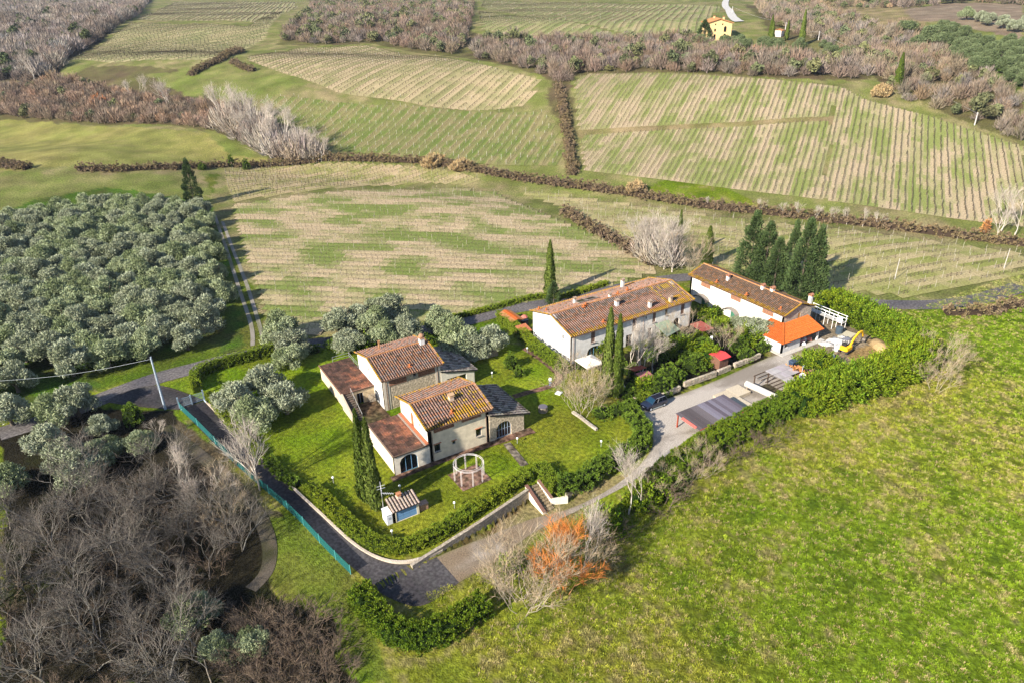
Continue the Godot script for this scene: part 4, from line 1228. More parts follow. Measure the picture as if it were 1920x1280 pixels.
	hedge("bramble_bank", "brown bramble strip between the road and the right meadow", [Vector2(117.08, -74.57), Vector2(120.54, -70.19), Vector2(124.79, -66.49)], 1.3, 0.5, "bramble")
	hedge("bramble_bank", "larger brown bramble bank at the road's right bend", [Vector2(131.76, -61.92), Vector2(136.34, -59.02), Vector2(142.63, -57.46), Vector2(149.33, -56.45)], 2.2, 0.9, "bramble")
	hedge("bramble_bank", "brown bramble line on the gully between the two vineyards", [Vector2(173.3, -248.9), Vector2(163.73, -232.17), Vector2(152.09, -212.79), Vector2(140.07, -193.89), Vector2(133.68, -183.14)], 2.4, 1.8, "bramble")
	hedge("bramble_bank", "dark bushy line between the tan knoll and the far left vineyard", [Vector2(57.62, -390.44), Vector2(66.4, -398.09), Vector2(76.12, -406.48), Vector2(94.7, -448.07)], 3.6, 2.0, "bramble")
	hedge("bramble_bank", "short dark bush line on the bright green hollow", [Vector2(78.52, -394.02), Vector2(80.11, -377.66), Vector2(82.79, -370.43)], 2.6, 1.6, "bramble")
	hedge("road_verge_hedge", "low bright green verge hedge on the vineyard side of the country road", [Vector2(51.47, -111.85), Vector2(59.26, -111.31), Vector2(66.53, -111.32), Vector2(72.67, -111.03), Vector2(77.14, -108.05), Vector2(82.67, -108.31), Vector2(88.62, -108.83)], 1.4, 0.9, "box")
	# shrubs of the farmhouse gardens
	var gl := "farmhouse garden shrubs"
	for q in [[Vector3(68.34, 0, -70.34), Vector3(2.6, 2.6, 2.4), "dark", "big dark evergreen mass above the parked car"], [Vector3(64.21, 0, -69.3), Vector3(1.6, 1.7, 1.4), "box", "lighter evergreen bush left of the mass above the car"], [Vector3(68.32, 0, -77.39), Vector3(1.6, 1.5, 2.2), "dark", "shaded evergreen bank below the farmhouse trees"],
		[Vector3(78.25, 0, -73.03), Vector3(2.4, 2.3, 2.2), "dark", "evergreen mass above the low stone wall, middle garden"], [Vector3(81.77, 0, -72.91), Vector3(1.8, 2.4, 1.6), "plume", "bright evergreen bush beside the red roofed hut"], [Vector3(82.13, 0, -82.07), Vector3(1.6, 2.2, 3.2), "dark", "evergreen hedge mass below the green canopy"], [Vector3(86.28, 0, -79.34), Vector3(1.7, 1.6, 1.5), "box", "bright bush behind the middle garden"],
		[Vector3(89.43, 0, -73.61), Vector3(1.8, 2.0, 1.6), "dark", "evergreen bush right of the red roofed hut"], [Vector3(92.72, 0, -73.86), Vector3(2.0, 2.5, 1.8), "plume", "tall bright evergreen beside the new annex"], [Vector3(92.24, 0, -70.59), Vector3(1.1, 1.8, 1.0), "dark", "narrow evergreen at the annex corner"], [Vector3(97.4, 0, -85.97), Vector3(1.9, 1.2, 1.4), "dark", "low evergreen below the barn's first arch"], [Vector3(101.25, 0, -86.37), Vector3(0.9, 1.6, 0.9), "box", "clipped ball bush between the barn's arches"],
		[Vector3(62.98, 0, -83.02), Vector3(1.3, 1.3, 1.2), "dark", "round bush at the farmhouse corner by the white canopy"], [Vector3(68.67, 0, -84.91), Vector3(0.9, 1.7, 0.8), "plume", "climber beside the farmhouse's blue arch"], [Vector3(82.04, 0, -86.73), Vector3(0.8, 2.2, 0.7), "box", "tall climber on the farmhouse front"],
		[Vector3(71.98, 0, -71.91), Vector3(2.6, 2.5, 2.2), "dark", "dense evergreen right of the mass above the car"], [Vector3(79.9, 0, -77.53), Vector3(2.2, 2.2, 2.4), "plume", "dense evergreen in the middle of the farmhouse gardens"], [Vector3(75.36, 0, -78.23), Vector3(2.2, 1.8, 2.2), "dark", "dark evergreen bank before the farmhouse windows"], [Vector3(84.48, 0, -76.87), Vector3(2.0, 1.8, 1.8), "dark", "evergreen bank left of the straw coloured pollard"], [Vector3(90.94, 0, -80.07), Vector3(2.0, 1.6, 2.0), "plume", "evergreen bank right of the red pavilion"], [Vector3(95.78, 0, -79.51), Vector3(2.0, 1.5, 1.6), "dark", "evergreen bank under the barn's white wall"], [Vector3(93.5, 0, -85.69), Vector3(1.8, 1.4, 1.4), "plume", "evergreen bank behind the red pavilion"], [Vector3(67.99, 0, -79.74), Vector3(1.3, 1.4, 1.6), "dark", "shaded bush right of the cypress pair"], [Vector3(87.63, 0, -70.18), Vector3(1.6, 1.9, 1.3), "dark", "evergreen above the stone wall by the annex"], [Vector3(66.75, 0, -71.38), Vector3(1.7, 1.9, 1.5), "plume", "bright evergreen directly behind the parked car"],
		[Vector3(93.82, 0, -60.73), Vector3(1.9, 3.2, 1.8), "plume", "tall olive-green bush at the yard, left of the digger"], [Vector3(94.86, 0, -59.01), Vector3(1.5, 2.0, 1.4), "plume", "second bush at the yard, nearer the digger"], [Vector3(93.49, 0, -63.05), Vector3(1.3, 2.2, 1.2), "plume", "left bush of the trio at the yard"],
		[Vector3(54.71, -0.46, -52.26), Vector3(2.2, 2.4, 2.0), "dark", "dark laurel at the long hedge's lane end"], [Vector3(51.64, -0.79, -52.2), Vector3(1.8, 2.0, 1.8), "plume", "bright laurel at the long hedge's lane end"], [Vector3(42.21, -1.41, -51.19), Vector3(2.1, 2.8, 2.0), "plume", "dark laurel among the bare trees by the lower lane"], [Vector3(44.4, -1.37, -51.41), Vector3(1.6, 1.8, 1.4), "dark", "laurel right of the dark one by the lower lane"], [Vector3(49.34, -1.02, -51.82), Vector3(1.8, 2.2, 1.6), "plume", "bright laurel below the lane's white trees"], [Vector3(29.78, -1.01, -50.99), Vector3(1.2, 1.0, 1.1), "plume", "bright low shrub where the lane meets the asphalt"],
		[Vector3(53.2, 0, -89.42), Vector3(1.1, 2.6, 1.1), "dark", "small leafy tree on the rear lawn"], [Vector3(52.9, 0, -86.42), Vector3(0.9, 1.4, 0.9), "dark", "bush at the foot of the small leafy lawn tree"], [Vector3(35.45, 0, -109.1), Vector3(1.6, 1.8, 1.3), "plume", "bright shrub close behind the rear villa roof"], [Vector3(45.03, 0, -105.26), Vector3(2.0, 1.5, 1.3), "dark", "dark shrub bed behind the slate roof"], [Vector3(31.03, 0, -113.23), Vector3(1.8, 1.5, 1.4), "dark", "dark shrub bed behind the brick terrace"], [Vector3(27.19, 0, -113.33), Vector3(1.5, 1.3, 1.2), "dark", "dark shrub with yellow leaves behind the lawn's corner"], [Vector3(-2.45, -0.05, -106.43), Vector3(1.3, 3.2, 1.3), "dark", "young pointed conifer beside the road apron"], [Vector3(56.85, 0, -69.65), Vector3(1.6, 1.2, 1.5), "dark", "dark bush at the foot of the farmhouse cypress pair"], [Vector3(59.15, 0, -69.02), Vector3(1.5, 1.3, 1.3), "dark", "dark bush between the cypress pair and the car"],
		[Vector3(46.58, 0.09, -268.52), Vector3(1.2, 3.8, 1.2), "dark", "ivy-clad post tree on the left of the pair at the field's foot"], [Vector3(50.33, -0.45, -262.79), Vector3(1.3, 3.6, 1.3), "dark", "ivy-clad post tree on the right of the pair at the field's foot"], [Vector3(36.34, 0.98, -265.55), Vector3(1.5, 2.2, 1.5), "dark", "round dark bush at the field's foot"], [Vector3(28.14, 1.89, -266.76), Vector3(1.0, 2.4, 1.0), "bramble", "small brown tree at the field's foot"]]:
		mound("garden_shrub", q[3], "shrub", q[0], q[1], q[2])
	for q in [[Vector3(94.44, 0, -73.96), 1.3], [Vector3(94.42, 0, -77), 1.1]]:
		plant("olive", q[0], q[1] * 0.8, "small olive tree in front of the barn" + (", nearer the annex" if q[1] > 1.2 else ", left of the other"))
	mound("reed_clump", "straw coloured reed clump on the left by the ditch", "reeds", Vector3(103.21, 1.43, -220.79), Vector3(4.5, 3.4, 2.2), "reed")
	mound("reed_clump", "straw coloured reed clump on the right by the ditch", "reeds", Vector3(108.62, 1.36, -211.74), Vector3(4.0, 2.6, 2.0), "reed")
	mound("dry_bush", "large tan dry bush on the bramble bank", "dry bush", Vector3(139.77, 0.13, -159.96), Vector3(3.2, 2.6, 2.4), "reed")
	mound("dry_bush", "peach coloured dry bush below the far cypress", "dry bush", Vector3(244.33, 18.56, -155.19), Vector3(3.4, 3.2, 3.0), "reed")
	mound("rust_bush", "orange leafed bush at the right end of the bramble bank", "bush", Vector3(188.2, -1.1, -84.57), Vector3(0.9, 3.6, 0.9), "rust")


# ---------------------------------------------------------------- buildings
# shapes are drawn in place and moved to the thing's own base
func place(called: String, s: Shape, mat: Material, parent: Node3D, o: Vector3, kind := "") -> MeshInstance3D:
	for i in s.v.size():
		s.v[i] -= o
	return part(called, s, mat, parent, kind)


func arch_top(op: Dictionary, t: float) -> float:
	var rise: float = op.get("arch", 0.0)
	if rise <= 0.0: return op.y1
	var half: float = (op.x1 - op.x0) / 2.0
	var u := clampf((t - op.x0 - half) / half, -1, 1)
	return op.y1 - rise + rise * sqrt(maxf(0.0, 1.0 - u * u))


# a wall from a to b with a top profile [distance, height] and openings
func wall(s: Shape, a: Vector3, b: Vector3, tops: Array, thick: float, out: Vector3, ops: Array, col: Color) -> void:
	var dir := (b - a).normalized()
	var cuts := []
	for t in tops: cuts.append(float(t[0]))
	for op in ops:
		var n := 10 if op.get("arch", 0.0) > 0.0 else 1
		for k in n + 1: cuts.append(lerpf(op.x0, op.x1, float(k) / n))
	cuts.sort()
	var high := func(t: float) -> float:
		for k in tops.size() - 1:
			if t <= tops[k + 1][0]: return lerpf(tops[k][1], tops[k + 1][1], (t - tops[k][0]) / maxf(tops[k + 1][0] - tops[k][0], 0.001))
		return tops[-1][1]
	for k in cuts.size() - 1:
		var t0: float = cuts[k]
		var t1: float = cuts[k + 1]
		if t1 - t0 < 0.002: continue
		var mid := (t0 + t1) / 2.0
		var here := []
		for op in ops:
			if mid > op.x0 and mid < op.x1: here.append(op)
		here.sort_custom(func(p, q): return p.y0 < q.y0)
		var bands := []
		var lo0 := 0.0
		var lo1 := 0.0
		for op in here:
			bands.append([lo0, lo1, op.y0, op.y0])
			lo0 = arch_top(op, t0)
			lo1 = arch_top(op, t1)
		bands.append([lo0, lo1, high.call(t0), high.call(t1)])
		var i := out * -thick
		for q in bands:
			if q[2] - q[0] < 0.005 and q[3] - q[1] < 0.005: continue
			var p0 := a + dir * t0
			var p1 := a + dir * t1
			var u := Vector3.UP
			s.block([p0 + u * q[0], p1 + u * q[1], p1 + i + u * q[1], p0 + i + u * q[0], p0 + u * q[2], p1 + u * q[3], p1 + i + u * q[3], p0 + i + u * q[2]], col)


# frame, pane, sill set back in an opening of that wall
func glaze(root: Node3D, o: Vector3, called: String, a: Vector3, b: Vector3, out: Vector3, op: Dictionary, deep: float, mullions: int, bars: int, frame: Color, pane: Material, sill := false) -> void:
	var dir := (b - a).normalized()
	var f := Shape.new()
	var g := Shape.new()
	var w: float = op.x1 - op.x0
	var at := func(t: float, y: float, d: float) -> Vector3:
		return a + dir * t + Vector3.UP * y - out * d
	var n := 10 if op.get("arch", 0.0) > 0.0 else 1
	for k in n:
		var t0: float = lerpf(op.x0, op.x1, float(k) / n)
		var t1: float = lerpf(op.x0, op.x1, float(k + 1) / n)
		g.face(at.call(t0, op.y0, deep), at.call(t1, op.y0, deep), at.call(t1, arch_top(op, t1), deep), at.call(t0, arch_top(op, t0), deep), out, Color(0.05, 0.05, 0.05))
		if n > 1:
			f.bar(at.call(t0, arch_top(op, t0) - 0.03, deep - 0.03), at.call(t1, arch_top(op, t1) - 0.03, deep - 0.03), 0.06, 0.07, frame)
	if n == 1:
		f.bar(at.call(op.x0, op.y1 - 0.035, deep - 0.03), at.call(op.x1, op.y1 - 0.035, deep - 0.03), 0.06, 0.07, frame)
	f.bar(at.call(op.x0, op.y0 + 0.04, deep - 0.03), at.call(op.x1, op.y0 + 0.04, deep - 0.03), 0.06, 0.08, frame)
	for k in mullions + 2:
		var t: float = lerpf(op.x0 + 0.035, op.x1 - 0.035, float(k) / (mullions + 1))
		f.bar(at.call(t, op.y0, deep - 0.035), at.call(t, arch_top(op, t), deep - 0.035), 0.06, 0.06, frame)
	for k in bars:
		var y: float = lerpf(op.y0, op.y1, float(k + 1) / (bars + 1))
		f.bar(at.call(op.x0, y, deep - 0.03), at.call(op.x1, y, deep - 0.03), 0.04, 0.04, frame)
	var win := place(called, f, m.paint, root, o)
	place("pane", g, pane, win, o)
	if sill:
		var s := Shape.new()
		s.box(Vector3.ZERO, Vector3.ZERO, frame)
		s = Shape.new()
		s.bar(at.call(op.x0 - 0.08, op.y0 - 0.04, -0.05), at.call(op.x1 + 0.08, op.y0 - 0.04, -0.05), 0.2, 0.07, Color(0.4, 0.36, 0.31))
		place("sill", s, m.stone, win, o)


func tile_colour(look: String) -> Color:
	var u := rng.randf()
	match look:
		"new":
			return vary(Color(0.68, 0.17, 0.04), 0.1)
		"ochre":
			return vary(Color(0.42, 0.24, 0.035), 0.25) if u < 0.75 else vary(Color(0.4, 0.24, 0.14), 0.2)
		"lichen":
			return vary(Color(0.46, 0.3, 0.06), 0.25) if u < 0.5 else vary(Color(0.3, 0.2, 0.14), 0.25)
		"brown":
			return vary(Color(0.22, 0.15, 0.105), 0.25) if u < 0.7 else vary(Color(0.29, 0.16, 0.09), 0.2)
		"pale":
			return vary(Color(0.45, 0.37, 0.31), 0.15)
		"ridge":
			return vary(Color(0.56, 0.27, 0.12), 0.2)
	if u < 0.5: return vary(Color(0.34, 0.215, 0.17), 0.2)
	if u < 0.75: return vary(Color(0.36, 0.185, 0.115), 0.2)
	if u < 0.9: return vary(Color(0.24, 0.19, 0.17), 0.18)
	return vary(Color(0.16, 0.115, 0.085), 0.18)


# one course of half-round tiles from the eave upwards (along -z)
func tile_course(length: float, r: float, look: String, eave: String, eaves := 2) -> ArrayMesh:
	var s := Shape.new()
	var pitch := 0.4
	var n := maxi(1, int(round(length / pitch)))
	var step := length / n
	for j in n:
		var col := tile_colour(eave if j < eaves else look)
		var z0 := -j * step + 0.03
		var z1 := -(j + 1) * step - 0.04
		var dx := rng.randf_range(-0.012, 0.012)
		var sides := 4
		for k in sides:
			var t0 := PI * k / sides
			var t1 := PI * (k + 1) / sides
			var lo := 0.045
			var a := Vector3(cos(t0) * r + dx, sin(t0) * r * 0.85 + lo, z0)
			var b := Vector3(cos(t1) * r + dx, sin(t1) * r * 0.85 + lo, z0)
			var c := Vector3(cos(t1) * r * 0.8 + dx, sin(t1) * r * 0.68 + 0.012, z1)
			var d := Vector3(cos(t0) * r * 0.8 + dx, sin(t0) * r * 0.68 + 0.012, z1)
			s.face(a, b, c, d, Vector3(cos((t0 + t1) / 2), sin((t0 + t1) / 2), 0), col)
			s.tri(Vector3(dx, lo, z0), b, a, col * 0.9)
	return s.mesh(m.tile)


func lay(parent: Node3D, called: String, me: Mesh, p: Vector3, up: Vector3, normal: Vector3) -> void:
	var o := MeshInstance3D.new()
	o.name = called
	o.mesh = me
	var z := -up.normalized()
	var y := normal.normalized()
	o.transform = Transform3D(Basis(y.cross(z), y, z), p)
	parent.add_child(o, true)


# courses of tiles over a slope: eave from a to b, reaching d above a and c above b
func tiled_slope(deck: Node3D, o: Vector3, a: Vector3, b: Vector3, c: Vector3, d: Vector3, gap: float, look: String, eave: String, patch := Vector2(2, 2), r := 0.125, eaves := 2) -> void:
	var n := int(round(a.distance_to(b) / gap))
	var length := a.distance_to(d)
	var plain := []
	var patched := []
	for k in 5: plain.append(tile_course(length, r, look, eave, eaves))
	for k in 3: patched.append(tile_course(length, r, "lichen", "ochre", 6))
	var normal := (b - a).cross(d - a)
	if normal.y < 0.0: normal = -normal
	for k in n:
		var t := (k + 0.5) / n
		var p := a.lerp(b, t)
		var q := d.lerp(c, t)
		var list: Array = patched if t > patch.x and t < patch.y and rng.randf() < 0.85 else plain
		lay(deck, "tile_course", list[rng.randi() % list.size()], p - o, q - p, normal)


func slab(s: Shape, a: Vector3, b: Vector3, c: Vector3, d: Vector3, thick: float, col: Color) -> void:
	var u := Vector3.DOWN * thick
	s.block([a + u, b + u, c + u, d + u, a, b, c, d], col)


# a pitched roof along x (or z) with tiles, ridge and gutter
func pitched(root: Node3D, o: Vector3, e0: Vector3, e1: Vector3, r0: Vector3, r1: Vector3, f0: Vector3, f1: Vector3, look: String, eave: String, gap: float, patch := Vector2(2, 2), verge := "ochre") -> Node3D:
	var s := Shape.new()
	var brown := Color(0.07, 0.045, 0.032)
	slab(s, e0, e1, r1, r0, 0.13, brown)
	slab(s, f0, f1, r1, r0, 0.13, brown)
	var deck := place("roof", s, m.tile, root, o)
	tiled_slope(deck, o, e0, e1, r1, r0, gap, look, eave, patch)
	tiled_slope(deck, o, f0, f1, r1, r0, gap, look, eave)
	var along := (r1 - r0)
	var ridge := tile_course(along.length(), 0.17, "ridge", "ridge")
	lay(deck, "ridge_course", ridge, r0 + Vector3(0, 0.06, 0) - o, along, Vector3.UP)
	for q in [[e0, r0], [f0, r0], [e1, r1], [f1, r1]]:
		var up: Vector3 = q[1] - q[0]
		var n: Vector3 = along.cross(up)
		if n.y < 0: n = -n
		lay(deck, "verge_course", tile_course(up.length(), 0.16, verge, verge), q[0] + n.normalized() * 0.05 - o, up, n)
	return deck


func gutter(root: Node3D, o: Vector3, a: Vector3, b: Vector3) -> void:
	var s := Shape.new()
	s.tube(a, b, 0.07, 0.07, 6, Color(0.11, 0.07, 0.05))
	place("gutter", s, m.paint, root, o)


func pipe(root: Node3D, o: Vector3, p: Vector3, y: float) -> void:
	var s := Shape.new()
	s.tube(p, Vector3(p.x, y, p.z), 0.04, 0.04, 6, Color(0.2, 0.14, 0.11))
	place("downpipe", s, m.paint, root, o)


func chimney(root: Node3D, o: Vector3, p: Vector3, w: float, h: float, col: Color, cap: Color, round_cap := false) -> void:
	var s := Shape.new()
	s.box(p + Vector3(-w / 2, -0.5, -w / 2), p + Vector3(w / 2, h, w / 2), col)
	s.box(p + Vector3(-w * 0.62, h, -w * 0.62), p + Vector3(w * 0.62, h + 0.08, w * 0.62), cap)
	var c := place("chimney", s, m.plaster, root, o)
	var t := Shape.new()
	for k in 4:
		var d := Vector3(-1 if k % 2 else 1, 0, -1 if k > 1 else 1) * w * 0.42
		t.box(p + d + Vector3(-0.05, h + 0.08, -0.05), p + d + Vector3(0.05, h + 0.3, 0.05), cap)
	if round_cap:
		t.lathe(p, [Vector2(w * 0.66, h + 0.3), Vector2(w * 0.6, h + 0.5), Vector2(w * 0.3, h + 0.72), Vector2(0, h + 0.78)], 8, cap)
	else:
		var e := w * 0.68
		for q in [-1.0, 1.0]:
			slab(t, p + Vector3(-e, h + 0.3, q * e), p + Vector3(e, h + 0.3, q * e), p + Vector3(e, h + 0.5, 0), p + Vector3(-e, h + 0.5, 0), 0.05, cap)
	place("cowl", t, m.tile, c, o)


func vent(root: Node3D, o: Vector3, p: Vector3) -> void:
	var s := Shape.new()
	var col := Color(0.62, 0.2, 0.07)
	s.tube(p + Vector3(0, -0.1, 0), p + Vector3(0, 0.35, 0), 0.13, 0.12, 8, col)
	s.tube(p + Vector3(0, 0.35, 0), p + Vector3(0, 0.45, 0), 0.2, 0.16, 8, col, true)
	s.box(p + Vector3(-0.3, -0.05, -0.25), p + Vector3(0.3, 0.07, 0.25), col)
	place("roof_vent", s, m.tile, root, o)


func skylight(root: Node3D, o: Vector3, p: Vector3, across: Vector3, up: Vector3, glass: Material) -> void:
	var n := up.cross(across).normalized()
	if n.y < 0: n = -n
	p += n * 0.2
	var s := Shape.new()
	var g := Shape.new()
	var c := [p - across - up, p + across - up, p + across + up, p - across + up]
	for k in 4:
		s.bar(c[k], c[(k + 1) % 4], 0.12, 0.14, Color(0.2, 0.17, 0.15))
	g.face(c[0] + n * 0.03, c[1] + n * 0.03, c[2] + n * 0.03, c[3] + n * 0.03, n, Color(1, 1, 1))
	var f := place("skylight", s, m.paint, root, o)
	place("pane", g, glass, f, o)


# pierced brickwork: a grid of bricks with open gaps before a dark back
func lattice(root: Node3D, o: Vector3, a: Vector3, dir: Vector3, out: Vector3, w: float, h: float, open: float) -> void:
	var s := Shape.new()
	var back := Shape.new()
	back.face(a + out * 0.012, a + dir * w + out * 0.012, a + dir * w + Vector3.UP * h + out * 0.012, a + Vector3.UP * h + out * 0.012, out, Color(0.15, 0.08, 0.055).lerp(Color(0.4, 0.28, 0.2), 1.0 - open))
	var rows := int(h / 0.1)
	for r in rows:
		var x := 0.0 if r % 2 else -0.13
		while x < w:
			var x0 := maxf(x, 0.0)
			var x1 := minf(x + (0.17 if open > 0.5 else 0.235), w)
			if x1 - x0 > 0.03:
				var p := a + dir * x0 + Vector3.UP * (r * 0.1)
				var q := a + dir * x1 + Vector3.UP * (r * 0.1 + 0.075) + out * 0.07
				s.box(Vector3(minf(p.x, q.x), p.y, minf(p.z, q.z)), Vector3(maxf(p.x, q.x), q.y, maxf(p.z, q.z)), vary(Color(0.47, 0.24, 0.15), 0.22))
			x += 0.27
	var b := place("brick_lattice", s, m.tile, root, o, "stuff")
	place("lattice_back", back, m.tile, b, o)


func slate_course(length: float) -> ArrayMesh:
	var s := Shape.new()
	var z := 0.1
	while z > -length:
		var l := rng.randf_range(0.42, 0.62)
		var w := rng.randf_range(0.14, 0.18)
		var dx := rng.randf_range(-0.03, 0.03)
		var col := vary(Color(0.4, 0.345, 0.28) if rng.randf() < 0.75 else Color(0.17, 0.14, 0.12), 0.3)
		s.block([Vector3(dx - w, 0.03, z), Vector3(dx + w, 0.03, z), Vector3(dx + w * 0.9, 0.0, z - l - 0.1), Vector3(dx - w * 0.9, 0.0, z - l - 0.1),
			Vector3(dx - w, 0.1, z), Vector3(dx + w, 0.1, z), Vector3(dx + w * 0.9, 0.05, z - l - 0.1), Vector3(dx - w * 0.9, 0.05, z - l - 0.1)], col)
		z -= l
	return s.mesh(m.tile)


func slate_lean_to(root: Node3D, o: Vector3, x0: float, x1: float, y0: float, y1: float, z0: float, z1: float) -> void:
	var s := Shape.new()
	slab(s, Vector3(x1, y1, z0), Vector3(x1, y1, z1), Vector3(x0, y0, z1), Vector3(x0, y0, z0), 0.16, Color(0.03, 0.028, 0.028))
	var deck := place("slate_roof", s, m.tile, root, o)
	var up := Vector3(x0 - x1, y0 - y1, 0)
	var list := []
	for k in 5: list.append(slate_course(up.length()))
	var n := int((z1 - z0) / 0.55)
	for k in n:
		var z := lerpf(z0, z1, (k + 0.5) / n)
		lay(deck, "slate_course", list[rng.randi() % 5], Vector3(x1, y1, z) - o, up, up.cross(Vector3(0, 0, -1)) if up.cross(Vector3(0, 0, -1)).y > 0 else up.cross(Vector3(0, 0, 1)))


func shutter_pair(root: Node3D, o: Vector3, a: Vector3, dir: Vector3, out: Vector3, op: Dictionary, col: Color) -> void:
	for k in 2:
		var s := Shape.new()
		var x0: float = op.x0 if k == 0 else (op.x0 + op.x1) / 2.0 + 0.01
		var x1: float = (op.x0 + op.x1) / 2.0 - 0.01 if k == 0 else op.x1
		var p: Vector3 = a + dir * x0 + Vector3.UP * float(op.y0) - out * 0.1
		var q: Vector3 = a + dir * x1 + Vector3.UP * float(op.y1) - out * 0.06
		s.box(Vector3(minf(p.x, q.x), p.y, minf(p.z, q.z)), Vector3(maxf(p.x, q.x), q.y, maxf(p.z, q.z)), col)
		var y: float = op.y0 + 0.08
		while y < op.y1 - 0.06:
			s.bar(a + dir * (x0 + 0.05) + Vector3.UP * y - out * 0.05, a + dir * (x1 - 0.05) + Vector3.UP * y - out * 0.05, 0.03, 0.05, col * 1.3)
			y += 0.12
		place("shutter", s, m.paint, root, o)


func build_buildings() -> void:
	var Z := Vector3(0, 0, 1)
	var X := Vector3(1, 0, 0)
	var cream := Color(0.7, 0.61, 0.45)
	var white := Color(0.74, 0.72, 0.68)
	var rubble := Color(0.66, 0.55, 0.4)
	var blue := Color(0.1, 0.17, 0.27)
	var grey := Color(0.16, 0.17, 0.19)
	# ---- front villa
	var o := Vector3(30.5, 0, -73)
	var v := thing("villa", "front villa with cream walls, yellow lichen on its tiled roof and a flat-roofed wing", "house", o)
	var s := Shape.new()
	var a := Vector3(30.5, -0.4, -73)
	var b := Vector3(39.6, -0.4, -73)
	var ops := [{"x0": 0.68, "x1": 1.56, "y0": 1.82, "y1": 3.06}, {"x0": 3.36, "x1": 3.84, "y0": 2.06, "y1": 2.65}, {"x0": 7.02, "x1": 7.9, "y0": 1.93, "y1": 3.2}]
	wall(s, a, b, [[0, 5.78], [9.1, 5.78]], 0.4, Z, ops, cream)
	wall(s, Vector3(39.6, -0.4, -82.3), Vector3(30.5, -0.4, -82.3), [[0, 5.78], [9.1, 5.78]], 0.4, -Z, [], cream)
	var gable := [[0, 5.78], [4.65, 7.15], [9.3, 5.78]]
	var gops := [{"x0": 3.6, "x1": 4.5, "y0": 3.25, "y1": 5.6, "arch": 0.45}, {"x0": 6.35, "x1": 6.8, "y0": 4.6, "y1": 5.25}]
	wall(s, Vector3(30.5, -0.4, -82.3), Vector3(30.5, -0.4, -73), gable, 0.4, -X, gops, Color(0.74, 0.71, 0.64))
	wall(s, Vector3(39.6, -0.4, -73), Vector3(39.6, -0.4, -82.3), gable, 0.4, X, [], cream)
	place("wall", s, m.plaster, v, o)
	for op in ops: glaze(v, o, "window", a, b, Z, op, 0.14, 0, 0, grey, m.glass, op.y1 > 2.7)
	for op in ops:
		var t := Shape.new()
		t.bar(a + X * (op.x0 - 0.15) + Vector3(0, op.y1 + 0.1, 0.06), a + X * (op.x1 + 0.15) + Vector3(0, op.y1 + 0.1, 0.06), 0.22, 0.06, Color(0.55, 0.25, 0.14))
		place("window_hood", t, m.tile, v, o)
	var ga := Vector3(30.5, -0.4, -82.3)
	var gb := Vector3(30.5, -0.4, -73)
	glaze(v, o, "shuttered_door", ga, gb, -X, gops[0], 0.1, 1, 0, Color(0.5, 0.19, 0.08), wood_face(Color(0.42, 0.16, 0.07)))
	glaze(v, o, "window", ga, gb, -X, gops[1], 0.14, 0, 0, Color(0.2, 0.25, 0.18), m.glass)
	lattice(v, o, Vector3(31.28, 4.5, -73), X, Z, 3.0, 0.82, 0.9)
	lattice(v, o, Vector3(35.45, 4.65, -73), X, Z, 3.0, 0.66, 0.4)
	pitched(v, o, Vector3(30.1, 5.5, -72.55), Vector3(40.1, 5.5, -72.55), Vector3(30.1, 6.95, -77.65), Vector3(40.1, 6.95, -77.65), Vector3(30.1, 5.5, -82.75), Vector3(40.1, 5.5, -82.75), "aged", "ochre", 0.385, Vector2(0.42, 0.97))
	gutter(v, o, Vector3(30.2, 5.42, -72.5), Vector3(40.0, 5.42, -72.5))
	pipe(v, o, Vector3(30.95, -0.2, -72.92), 5.4)
	pipe(v, o, Vector3(39.15, -0.2, -72.92), 5.4)
	chimney(v, o, Vector3(35.6, 6.2, -76.2), 0.62, 0.95, Color(0.6, 0.47, 0.36), Color(0.6, 0.4, 0.24))
	vent(v, o, Vector3(34.6, 5.95, -74.1))
	# its wing
	s = Shape.new()
	a = Vector3(25.4, -0.4, -73)
	b = Vector3(30.5, -0.4, -73)
	ops = [{"x0": 0.75, "x1": 3.3, "y0": 0.38, "y1": 2.98, "arch": 0.85}]
	wall(s, a, b - X * 0.003, [[0, 3.3], [5.1, 3.3]], 0.4, Z, ops, Color(0.72, 0.66, 0.55))
	wall(s, Vector3(25.4, -0.4, -82), Vector3(25.4, -0.4, -73.003), [[0, 3.3], [8.99, 3.3]], 0.4, -X, [], cream)
	wall(s, Vector3(30.497, -0.4, -82), Vector3(25.403, -0.4, -82), [[0, 3.3], [5.09, 3.3]], 0.4, -Z, [], cream)
	place("wing_wall", s, m.plaster, v, o)
	glaze(v, o, "arched_glass_door", a, b, Z, ops[0], 0.2, 2, 0, Color(0.1, 0.2, 0.32), m.glass)
	s = Shape.new()
	s.box(Vector3(25.25, 2.9, -82.15), Vector3(30.49, 3.0, -72.85), Color(0.1, 0.07, 0.05))
	var top := place("terrace_roof", s, m.paving, v, o)
	tile_floor(top, o, Vector2(25.42, -82.1), Vector2(29.8, -73.0), 3.0, Vector2(29.5, -79.0))
	s = Shape.new()
	s.box(Vector3(25.25, 3.02, -72.99), Vector3(30.3, 3.1, -72.8), Color(0.16, 0.11, 0.08))
	s.box(Vector3(25.2, 3.02, -82.1), Vector3(25.42, 3.1, -73.0), Color(0.3, 0.2, 0.15))
	s.box(Vector3(30.05, 3.02, -82.1), Vector3(30.48, 3.16, -73.0), Color(0.52, 0.19, 0.1))
	s.box(Vector3(29.8, 3.02, -82.1), Vector3(30.04, 3.08, -73.0), Color(0.4, 0.33, 0.28))
	place("coping", s, m.tile, v, o)
	# its slate-roofed room
	s = Shape.new()
	a = Vector3(39.6, -0.4, -72.8)
	b = Vector3(45.2, -0.4, -72.8)
